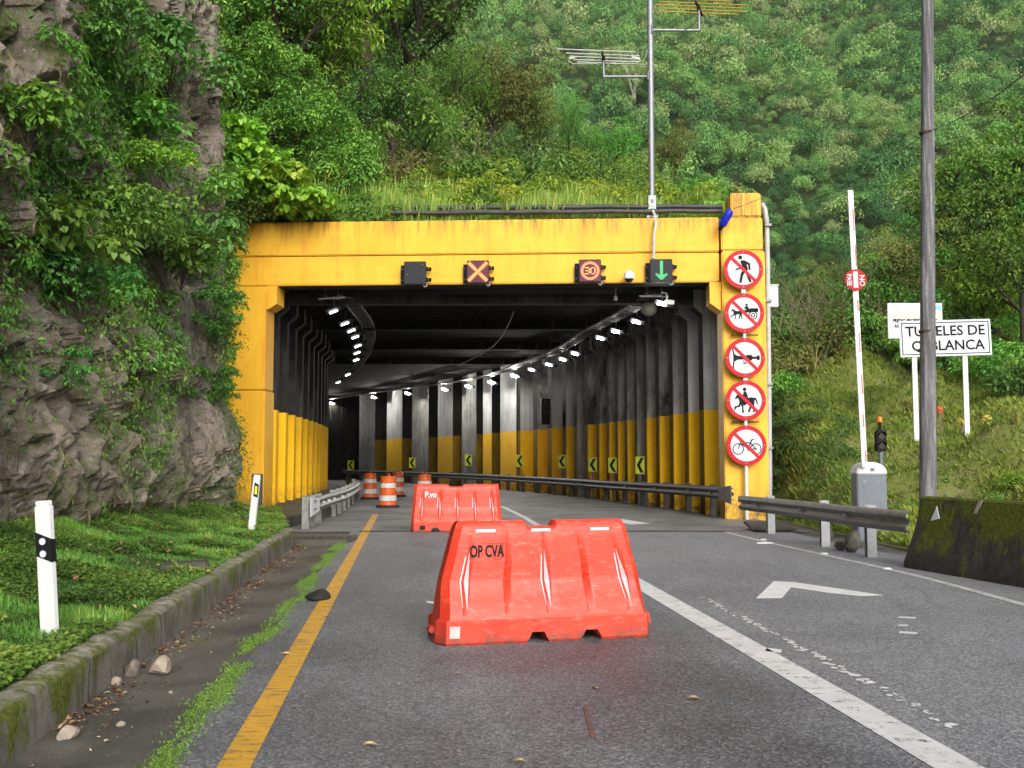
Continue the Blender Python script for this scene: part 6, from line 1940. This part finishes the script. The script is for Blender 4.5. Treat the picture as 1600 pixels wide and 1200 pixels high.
g = P(988, 135, 175); gz = float(mtn_z(g.x, 175))
r = rg(31); mb = MB(); tips = []
for k in range(5): limb(mb, Vector((r.normal() * .5, 0, 0)), Vector((r.normal() * .35, .1, 1)), 6.5, .22, r, 1, tips, .35)
o = mb.build("bare_tree", M['pale_bark'], loc=(g.x, 173, g.z - 3.0), smooth=60, fix=False); tag(o, "pale bare-branched tree on the mountain beside the mast's lower arm", "tree")

# ---- mound: trees and bushes behind, turf in front
mt = [(tr_mid, 1560, 36, 1.15, .4, "large green tree filling the right picture edge behind the town sign"), (tr_dark, 1500, 39, .95, 1.9, "dark tree just right of the utility pole"), (tr_mid, 1605, 31, .85, 3.1, "green tree cut by the right picture edge, nearest there"),
      (tr_bright, 1540, 33, .75, 5.0, "light green tree above the town sign's right end"), (tr_mid, 1430, 42, .9, 2.2, "green tree behind the utility pole"), (tr_olive, 1395, 36, .72, .8, "olive tree left of the utility pole"),
      (tr_olive, 1330, 38, .66, 2.5, "olive tree behind the raised boom arm"), (tr_fine, 1265, 40, .6, 4.1, "fine-leaved tree right of the yellow column"), (tr_dark, 1590, 44, 1.2, .1, "dark tree deep behind the right edge trees"), (tr_mid, 1660, 36, 1.2, 1.0, "green tree just outside the right picture edge")]
for pl, u, Y, s, rz, lab in mt: at_mound(pl, u, Y, lab, "tree", s, rz)
ms = [(sh_olive, 1225, 33.5, 1.15, .3, "olive bush close right of the yellow column"), (sh_mid, 1262, 35, 1.2, 1.3, "green bush second from the yellow column"), (sh_olive, 1300, 34.5, 1.2, 2.3, "olive bush with dry stalks left of the boom arm"), (sh_dark, 1345, 35, 1.25, .8, "dark bush behind the boom arm at the mound's crest"),
      (sh_mid, 1385, 33, 1.15, 1.8, "green bush left of the notice board"), (sh_dark, 1425, 34, 1.25, 2.8, "dark bush behind the notice board"), (sh_mid, 1475, 32, 1.15, .2, "green bush under the town sign"), (sh_dark, 1520, 32, 1.3, 4.2, "dark bush behind the right sign post"),
      (sh_mid, 1570, 29, 1.2, 3.3, "green bush right of the town sign"), (sh_dark, 1600, 27, 1.0, 1.2, "dark bush at the right picture edge above the flowers"), (sh_bright, 1515, 30.5, .55, .4, "bright fern-like bush below the town sign's right end"), (sh_bright, 1590, 20.5, .42, 2.0, "bright long-leaved plant behind the concrete block at the right edge"),
      (sh_mid, 1560, 20.0, .45, 2.0, "low green plant left of the bright one behind the concrete block"), (sh_mid, 1218, 30.0, .85, 5.0, "leafy bush against the conduit pipe")]
for pl, u, Y, s, rz, lab in ms: at_mound(pl, u, Y, lab, "shrub", s, rz)
for u, Y, s, lab in ((1555, 27.5, 1.0, "yellow-green bromeliad above the yellow flowers"), (1585, 28.0, .9, "bromeliad at the right picture edge above the slope"), (1497, 26.2, .6, "small bromeliad behind the left yellow flowers")):
    at_mound(strap, u, Y, lab, "bromeliad", s, u)
for i, (u, Y, s) in enumerate(((1240, 34, 1.1), (1275, 33.5, 1.2), (1315, 34, 1.3), (1360, 34, 1.1), (1210, 32, .9), (1400, 35, 1.0), (1590, 22, .5), (1575, 23.5, .6))):
    at_mound(dryc, u, Y, "dry straw-coloured cane clump on the mound's brow", "grass clump", s, u, "dry cane clumps on the mound")
X = (1280 - 800) / FPX * 34; twigs("dry_bush", "tangle of bare brown stalks right of the yellow column", (X, 34, float(mound_z(X, 34))), 12, 2.2, M['twig'], 9, "dry bush")
X = (1350 - 800) / FPX * 35; twigs("dry_bush", "tangle of bare stalks behind the boom arm", (X, 35, float(mound_z(X, 35))), 10, 2.2, M['twig'], 10, "dry bush")

# ---- thickets: masses of foliage nobody could count
def thicket(name, label, centers, rad, per, L, Wd, shape, mat, seed, tint, tvar=.4):
    r = rg(seed); parts = []
    for c, k in zip(centers, rad):
        parts.append(blob_leaves(np.array(c), (k, k, k * .8), per, L, Wd, r, shape, .5, tint + (r.random() - .5) * .45, tvar, .55))
    tag(link_mesh(name, np_mesh(name, *merge(parts)), mat), label, "thicket", kind="stuff")
r = rg(171); cs, rs = [], []
while len(cs) < 330:
    y = 9 + 17.5 * r.random(); z = 2.6 + 9.5 * r.random()
    if y < 11.5 and r.random() < .75: continue
    if z < 3.6 and r.random() < .6: continue
    if fbm(np.array([[y * .45, z * .45, 2.0]]), 3, 191)[0] < .485 - .006 * (z - 4): continue
    p = cliff_pt(np.array([y]), np.array([z]))[0]; k = (.18 + .26 * r.random()) * (.7 + .02 * y)
    cs.append((p[0] + .02, p[1], p[2])); rs.append(k)
h_ = len(cs) // 2
thicket("cliff_thicket", "dense small-leaved shrubs and vines clothing the upper cliff", cs[:h_], rs[:h_], 130, .085, .045, OVAL, M['leaf_mid'], 1, .42)
thicket("cliff_thicket", "darker ferny growth between the shrubs on the upper cliff", cs[h_:], rs[h_:], 150, .12, .028, QUAD, M['leaf_mid'], 2, .45)
cs, rs = [], []
for _ in range(420):
    Y = 29.5 + 17 * r.random(); X = -14 + 19 * r.random()
    if X > wall_out(Y) - 1.2: continue
    lim = np.interp((X / Y) * FPX + 800, [200, 420, 600, 760, 900, 1100], [5.5, 4.5, 3.6, 2.6, 1.7, 1.2])
    zz = float(roof_z(X, Y)) + lim * r.random() ** 1.2
    cs.append((X, Y, zz)); rs.append(.45 + .5 * r.random())
h_ = len(cs) // 3
thicket("slope_thicket", "tangled mid-green understorey on the slope above the gallery", cs[:h_], rs[:h_], 190, .14, .07, OVAL, M['leaf_mid'], 3, .45)
thicket("slope_thicket", "dark understorey between the trees above the gallery", cs[h_:2 * h_], rs[h_:2 * h_], 190, .15, .08, OVAL, M['leaf_dark'], 4, .5)
thicket("slope_thicket", "light green understorey on the slope above the gallery", cs[2 * h_:], rs[2 * h_:], 190, .13, .05, OVAL, M['leaf_mid'], 5, .62)
cs, rs = [], []
for _ in range(150):
    u = 370 + 210 * r.random(); Y = 28.0 + 2.5 * r.random(); X = (u - 800) / FPX * Y
    cs.append((X, Y, float(roof_z(X, Y)) + .3 + np.interp(u, [370, 450, 580], [5.5, 4.0, 1.2]) * r.random() ** 1.2)); rs.append(.3 + .35 * r.random())
thicket("slope_thicket", "green leafy growth in front of the left trunks above the beam", cs, rs, 150, .12, .06, OVAL, M['leaf_mid'], 15, .5)
cs, rs = [], []
for _ in range(220):
    X = -5.5 + 11.2 * r.random(); Y = 28.2 + 4 * r.random()
    if X > wall_out(Y) - .9: continue
    cs.append((X, Y, float(roof_z(X, Y)) + .2 + .9 * r.random() ** 1.5)); rs.append(.18 + .3 * r.random())
thicket("roof_shrubs", "light green leafy weeds among the tall grass on the gallery roof", cs, rs, 120, .10, .045, OVAL, M['leaf_bright'], 16, .72)
cs, rs = [], []
for _ in range(260):
    u = 1205 + 470 * r.random(); Y = 33 + 12 * r.random(); X = (u - 800) / FPX * Y
    zz = float(mound_z(X, Y)) + np.interp(u, [1200, 1300, 1450, 1600], [1.6, 2.2, 4.2, 5.0]) * r.random() ** 1.1
    cs.append((X, Y, zz)); rs.append(.45 + .5 * r.random())
h_ = len(cs) // 2
thicket("mound_thicket", "dense green brush behind the mound", cs[:h_], rs[:h_], 190, .13, .07, OVAL, M['leaf_mid'], 6, .45)
thicket("mound_thicket", "olive brush with dry stalks behind the mound", cs[h_:], rs[h_:], 190, .13, .045, OVAL, M['leaf_dry'], 7, .45)
cs, rs = [], []
for _ in range(230):
    Y = 17 + 17 * r.random(); X = 7.2 + 13 * r.random() ** 1.3
    if X / Y > .6: continue
    cs.append((X, Y, float(mound_z(X, Y)) + .02)); rs.append(.06 + .13 * r.random() ** 2)
thicket("mound_weeds", "small low weeds dotted over the grassy mound", cs, rs, 45, .07, .03, OVAL, M['leaf_mid'], 18, .5)
# shaded weeds on the steep bank beside the column
cs, rs = [], []
for _ in range(120):
    Y = 24.5 + 9 * r.random(); X = 6.95 + 1.7 * r.random() ** 1.6 + .05 * (Y - 25)
    cs.append((X, Y, float(mound_z(X, Y)) + .05)); rs.append(.16 + .22 * r.random())
thicket("bank_weeds", "dark weeds and roots on the steep bank beside the yellow column", cs, rs, 110, .08, .035, OVAL, M['leaf_dark'], 8, .45)
# grass tufts creeping up the cliff foot
# ---- things nobody could count: creepers on the cliff, ground cover, grass
r = rg(5)
n = 330000
y = 7.5 + 19.5 * r.random(n) ** .9; z = .3 + 12.0 * r.random(n) ** .85
m = fbm(np.stack([y * .55, z * .40, 0 * y], -1), 5, 91)
pr = np.clip((m - .44) * 4.5, 0.03, 1) * np.interp(z, [0, 1.0, 3.2, 4.5, 7, 12], [.8, .60, .60, 1.0, 1.0, 1.0]) * np.where((y < 11.0) & (z > 1.8), .42, 1.0)
k = r.random(n) < pr
y, z, m = y[k], z[k], m[k]
p = cliff_pt(y, z); nn = cliff_n(y, z); nn *= np.where((nn[:, :1] * np.sign(1)) < 0, -1, 1)
s = (.035 + .06 * r.random(len(y))) * np.interp(z, [0, 2, 4], [.55, .75, 1.1])
p = p + nn * (.02 + .16 * r.random((len(y), 1)) * np.clip((m[:, None] - .4) * 5, 0, 1.5))
co, f = leaf_geo(p, nn + r.normal(size=p.shape) * .5 + np.array([0, 0, .35]), s, s * .55, r, OVAL, nn * .4 + np.array([0, 0, -.8]) + r.normal(size=p.shape) * .5)
t = np.clip(.25 + 1.6 * (fbm(np.stack([y * .8, z * .8, 0 * y + 4], -1), 3, 95) - .5) + r.random(len(y)) * .45, 0, 1)
tag(link_mesh("cliff_creeper", np_mesh("cliff_creeper", co, f, t), M['leaf_mid']), "small-leaved creepers and moss growing over the rock face", "creeper", kind="stuff")
n = 26000
y = 8 + 18 * r.random(n); z = .6 + 10.5 * r.random(n); m = fbm(np.stack([y * .7, z * .5, 0 * y + 8], -1), 4, 291)
k = r.random(n) < np.clip((m - .42) * 5, 0, 1); y, z = y[k], z[k]
p = cliff_pt(y, z); nn = cliff_n(y, z); nn *= np.where(nn[:, :1] < 0, -1, 1)
s = .10 + .30 * r.random(len(y)) ** 2
co, f = leaf_geo(p + nn * .02, nn + r.normal(size=p.shape) * .4, s, .008 + .010 * r.random(len(y)), r, QUAD, nn * .35 + np.array([0, 0, -1.0]) + r.normal(size=p.shape) * .35)
tag(link_mesh("hanging_stalks", np_mesh("hanging_stalks", co, f, np.clip(.25 + .7 * r.random(len(y)), 0, 1)), M['leaf_dry']), "dry hanging grass and roots trailing down the rock face", "hanging grass", kind="stuff")
# roof ground cover
n = 60000
Y = 27.0 + 14 * r.random(n) ** 1.3; X = -12 + 19 * r.random(n)
ok = np.array([x < wall_out(yv) - .55 for x, yv in zip(X, Y)]); X, Y = X[ok], Y[ok]
Z = roof_z(X, Y)
hgt = .15 + .9 * fbm(np.stack([X * .7, Y * .7, 0 * X], -1), 3, 15) * r.random(len(X))
hgt = hgt * np.clip((Y - 26.95) / .5, .25, 1)
p = np.stack([X, Y, Z + hgt], -1)
s = .08 + .10 * r.random(len(X))
co, f = leaf_geo(p, np.array([0, -.35, 1.0]) + r.normal(size=p.shape) * .45, s, s * .5, r, OVAL)
t = np.clip(.15 + 1.3 * (fbm(np.stack([X * .6, Y * .6, 0 * X], -1), 3, 25) - .3) + .4 * (r.random(len(X)) - .5), 0, 1)
tag(link_mesh("roof_undergrowth", np_mesh("roof_undergrowth", co, f, t), M['leaf_bright']), "low leafy ground cover over the gallery roof slope", "ground cover", kind="stuff")
# weeds hanging over the beam's top edge
n = 9000
X = -6.6 + 12 * r.random(n); Y = 26.95 + .55 * r.random(n)
Z = np.interp(Y, [26.9, 27.2, 27.6], [7.74, 7.80, 7.95]) + np.where(X < -2.9, .35, .05) * r.random(n) ** 1.5 * 1.6
p = np.stack([X, Y, Z], -1); s = .09 + .12 * r.random(n)
co, f = leaf_geo(p, np.array([0, -.8, .5]) + r.normal(size=p.shape) * .5, s, s * .3, r, OVAL)
tag(link_mesh("edge_weeds", np_mesh("edge_weeds", co, f, np.clip(.1 + .6 * r.random(n), 0, 1)), M['leaf_mid']), "weeds and moss along the top edge of the yellow beam", "weeds", kind="stuff")
# grasses
def blades(name, X, Y, Z, h, w, mat, r, lean=.5, tint=None, label="", nrm=None):
    n = len(X); a = r.random(n) * 6.283
    ax = np.stack([np.cos(a) * lean * r.random(n), np.sin(a) * lean * r.random(n), np.ones(n)], -1)
    nr = np.stack([np.cos(a + 1.3), np.sin(a + 1.3), .35 * np.ones(n)], -1)
    sh = np.array([(-.5, 0, 0), (.5, 0, 0), (.32, .55, .06), (0, 1.0, .22)])
    co, f = leaf_geo(np.stack([X, Y, Z], -1), nr, h, w, r, sh, ax)
    return tag(link_mesh(name, np_mesh(name, co, f, tint), mat), label, "grass", kind="stuff")
n = 150000
Y = 4.2 + 20 * r.random(n) ** 1.35; tt = r.random(n)
a = XK(Y) - .19; b = np.array([cliff_base(q) for q in Y]) - .3
X = a + (b - a) * tt
lx = np.where(Y > 19, XK(19) - .2 - (Y - 19) * .25, 99); ok = X < lx; X, Y = X[ok], Y[ok]; tt = tt[ok]
Z = np.array([berm_z(q, w) for q, w in zip(X, Y)]) - .01
dens = fbm(np.stack([X * 2.2, Y * 2.2, 0 * X], -1), 4, 33)
ok = r.random(len(X)) < np.clip((dens - .30) * 5, .06, 1); X, Y, Z, dens, tt = X[ok], Y[ok], Z[ok], dens[ok], tt[ok]
h = (.035 + .17 * np.clip((dens - .36) * 2.0, 0, 1) ** 1.8 * .7) * (.6 + .7 * r.random(len(X)))
t = np.clip((dens - .5) * 1.6 + .35 + .45 * (r.random(len(X)) - .5), 0, .97); t = np.where(r.random(len(X)) < .02, 1, t)
blades("verge_grass", X, Y, Z, h, .008 + .010 * r.random(len(X)), M['grass'], r, .9, t, "short bright grass and clover on the verge between kerb and cliff")
n = 70000
Y = 27.2 + 9 * r.random(n) ** 1.3; X = -6.5 + 13.0 * r.random(n)
ok = np.array([x < wall_out(yv) - .6 for x, yv in zip(X, Y)]); X, Y = X[ok], Y[ok]
dn = fbm(np.stack([X * .9, Y * .9, 0 * X + 3], -1), 3, 88); ok = r.random(len(X)) < np.clip((dn - .3) * 4, .05, 1); X, Y, dn = X[ok], Y[ok], dn[ok]
Z = roof_z(X, Y) - .03
h = (.36 + 1.35 * np.clip(dn - .3, 0, .6)) * (.5 + .8 * r.random(len(X)))
blades("roof_grass", X, Y, Z, h, .014 + .014 * r.random(len(X)), M['grass_tall'], r, .8, np.clip(.35 + .65 * r.random(len(X)), 0, 1), "tall pale grass growing over the front of the gallery roof")
# clover between the blades
n = 150000
Y = 4.2 + 20 * r.random(n) ** 1.35; a = XK(Y) - .16; b = np.array([cliff_base(q) for q in Y]) - .2
X = a + (b - a) * r.random(n) ** 1.0
lx = np.where(Y > 19, XK(19) - .2 - (Y - 19) * .25, 99); ok = X < lx; X, Y = X[ok], Y[ok]
cl_ = fbm(np.stack([X * 1.5, Y * 1.5, 0 * X + 7], -1), 4, 44); ok = cl_ > .46; X, Y, cl_ = X[ok], Y[ok], cl_[ok]
Z = np.array([berm_z(q, w) for q, w in zip(X, Y)]) + .02 + .06 * r.random(len(X))
s = .022 + .025 * r.random(len(X))
co, f = leaf_geo(np.stack([X, Y, Z], -1), np.array([0, -.2, 1.0]) + r.normal(size=(len(X), 3)) * .4, s, s * .8, r, OVAL)
t = np.clip(.45 + .5 * (r.random(len(X)) - .5) + 1.6 * (fbm(np.stack([X * .9, Y * .9, 0 * X + 2], -1), 3, 144) - .5), 0, .96)
tag(link_mesh("verge_clover", np_mesh("verge_clover", co, f, t), M['grass']), "small clover leaves among the verge grass", "ground cover", kind="stuff")
n = 500
Y = 4.5 + 16 * r.random(n) ** 1.2; a = XK(Y) - .2; b = np.array([cliff_base(q) for q in Y]); X = a + (b - a) * r.random(n)
Z = np.array([berm_z(q, w) for q, w in zip(X, Y)]) + .03 + .05 * r.random(n)
s_ = .03 + .04 * r.random(n)
co, f = leaf_geo(np.stack([X, Y, Z], -1), np.array([0, -.3, 1.0]) + r.normal(size=(n, 3)) * .5, s_, s_ * .5, r, OVAL)
tag(link_mesh("verge_litter", np_mesh("verge_litter", co, f, r.random(n)), M['litter']), "dead brown leaves lying in the verge grass", "leaf litter", kind="stuff")
# mound turf
n = 170000
Y = 13.5 + 24 * r.random(n) ** 1.1; X = 6.7 + 15 * r.random(n) ** 1.2
ok = (X / Y < .62) & (X > 6.75 - np.clip(Y - 28, 0, 9) * .25); X, Y = X[ok], Y[ok]
dens = fbm(np.stack([X * 1.1, Y * 1.1, 0 * X], -1), 5, 63)
bare = np.exp(-(((X - 9.3) / 1.0) ** 2 + ((Y - 18.5) / 1.3) ** 2)) + .8 * np.exp(-(((X - 7.3) / .7) ** 2 + ((Y - 29) / 2.5) ** 2))
ok = r.random(len(X)) < np.clip((dens - .25) * 4, .08, 1) * (1 - np.clip(bare * 1.3, 0, .95)); X, Y, dens = X[ok], Y[ok], dens[ok]
Z = mound_z(X, Y) - .01
t = np.clip((dens - .5) * 1.5 + .42 + .4 * (r.random(len(X)) - .5), 0, 1)
h = (.07 + .22 * np.clip(dens - .3, 0, 1)) * (.6 + .9 * r.random(len(X)))
blades("mound_turf", X, Y, Z, h, .026 + .03 * r.random(len(X)), M['moss_tuft'], r, 1.3, t, "short mossy turf covering the mound on the right")
# bits of cut stalks on the mound, dead leaves along the kerb
n = 5000
X = 9.3 + r.normal(size=n) * .75; Y = 18.5 + r.normal(size=n) * .9; ok = X > 7.2; X, Y = X[ok], Y[ok]
Z = mound_z(X, Y) + .02 + .08 * r.random(len(X))
co, f = leaf_geo(np.stack([X, Y, Z], -1), np.array([0, 0, 1.0]) + r.normal(size=(len(X), 3)) * .4, .10 + .12 * r.random(len(X)), .02, r, QUAD)
tag(link_mesh("cut_stalks", np_mesh("cut_stalks", co, f, r.random(len(X))), M['litter']), "heap of brown cut stalks behind the concrete block", "cut stalks", kind="stuff")
n = 1500
Y = 4 + 15 * r.random(n); d = np.abs(r.normal(size=n)) ** 1.3 * .10; X = XK(Y) + .03 + d; ok = X < XL(Y) + .3; X, Y, d = X[ok], Y[ok], d[ok]
ok = fbm(np.stack([X * 0, Y * 1.5, 0 * X], -1), 3, 12) > .40; X, Y, d = X[ok], Y[ok], d[ok]
Z = -.030 + .02 * r.random(len(X)) - np.interp(d, [0, .25], [0, .02])
s = .022 + .035 * r.random(len(X))
co, f = leaf_geo(np.stack([X, Y, Z], -1), np.array([0, 0, 1.0]) + r.normal(size=(len(X), 3)) * .35, s, s * .5, r, OVAL)
tag(link_mesh("leaf_litter", np_mesh("leaf_litter", co, f, r.random(len(X))), M['litter']), "brown leaf litter and grit gathered along the kerb foot", "leaf litter", kind="stuff")
n = 700
Y = 4.2 + 20 * r.random(n) ** 1.5; X = XK(Y) + .1 + (XY(Y) + 1.0 - XK(Y)) * r.random(n) ** 1.6
Z = np.where(X < XL(Y), -.035, .006); s = .010 + .02 * r.random(n) ** 2
co, f = leaf_geo(np.stack([X, Y, Z + .004], -1), np.array([0, 0, 1.0]) + r.normal(size=(n, 3)) * .25, s, s * .6, r, OVAL)
tag(link_mesh("grit", np_mesh("grit", co, f, np.clip(.5 + .6 * r.random(n), 0, 1)), M['litter']), "small chips and leaf scraps scattered over the gutter and road edge", "litter", kind="stuff")
# moss along the asphalt edge and at the kerb foot
n = 26000
Y = 4 + 14.5 * r.random(n) ** 1.2; X = XL(Y) - .03 + r.normal(size=n) * (.012 + .075 * fbm(np.stack([0 * Y, Y * 2.3, 0 * Y], -1), 3, 77)) + .05 * (fbm(np.stack([0 * Y, Y * 1.4, 0 * Y + 5], -1), 3, 78) - .5) * 2
m = fbm(np.stack([X * 2, Y * 1.0, 0 * X], -1), 4, 19); ok = (m > .40) & (r.random(n) < np.clip((m - .38) * 6, .1, 1)); X, Y = X[ok], Y[ok]
Z = np.where(X < XL(Y), -.012, .002)
h = .006 + .014 * r.random(len(X))
blades("edge_moss", X, Y, Z, h, .012, M['moss_tuft'], r, 1.6, np.clip(.0 + .42 * r.random(len(X)), 0, 1), "line of green moss along the broken asphalt edge")
# single fallen leaves on the road
lm = np_mesh("fallen_leaf", *leaf_geo(np.array([[0., 0, 0]]), np.array([[0., 0, 1]]), .12, .07, rg(1), OVAL, np.array([[1., .1, 0]])), np.array([.95]))
lm.materials.append(M['litter'])
for i, (u, v, a, s) in enumerate(((1072, 1094, .1, 1.0), (566, 1167, .3, .8), (712, 1055, .4, .5), (935, 1078, 2.0, .6), (437, 1024, .2, .9), (803, 1192, .1, .6), (505, 966, 1, .5), (620, 902, .5, .5), (340, 1042, .2, .7), (163, 1150, 1.2, .5), (332, 1082, .9, .7))):
    g = G(u, v, 0); z = .010 if g.x > XL(g.y) else -.03
    o = link_mesh("fallen_leaf", lm, None, None, (g.x, g.y, z), (0, 0, a)); o.scale = (s, s, s)
    tag(o, "single pale fallen leaf lying on the wet asphalt" if z > 0 else "single pale fallen leaf lying in the gutter", "leaf", "fallen leaves on the asphalt" if z > 0 else "fallen leaves in the gutter")

# ---- the air between here and the mountain
mh = bpy.data.materials.new("pale_haze"); mh.use_nodes = True
mh.node_tree.nodes.remove(mh.node_tree.nodes["Principled BSDF"])
pv = mh.node_tree.nodes.new("ShaderNodeVolumePrincipled")
pv.inputs["Color"].default_value = (0.86, 0.90, 0.92, 1); pv.inputs["Density"].default_value = 0.00013; pv.inputs["Anisotropy"].default_value = 0.2
mh.node_tree.links.new(pv.outputs[0], mh.node_tree.nodes["Material Output"].inputs["Volume"])
tag(MB().bbox(-460, 460, -460, 460, -1.3, 290).build("haze", mh), kind="stuff")
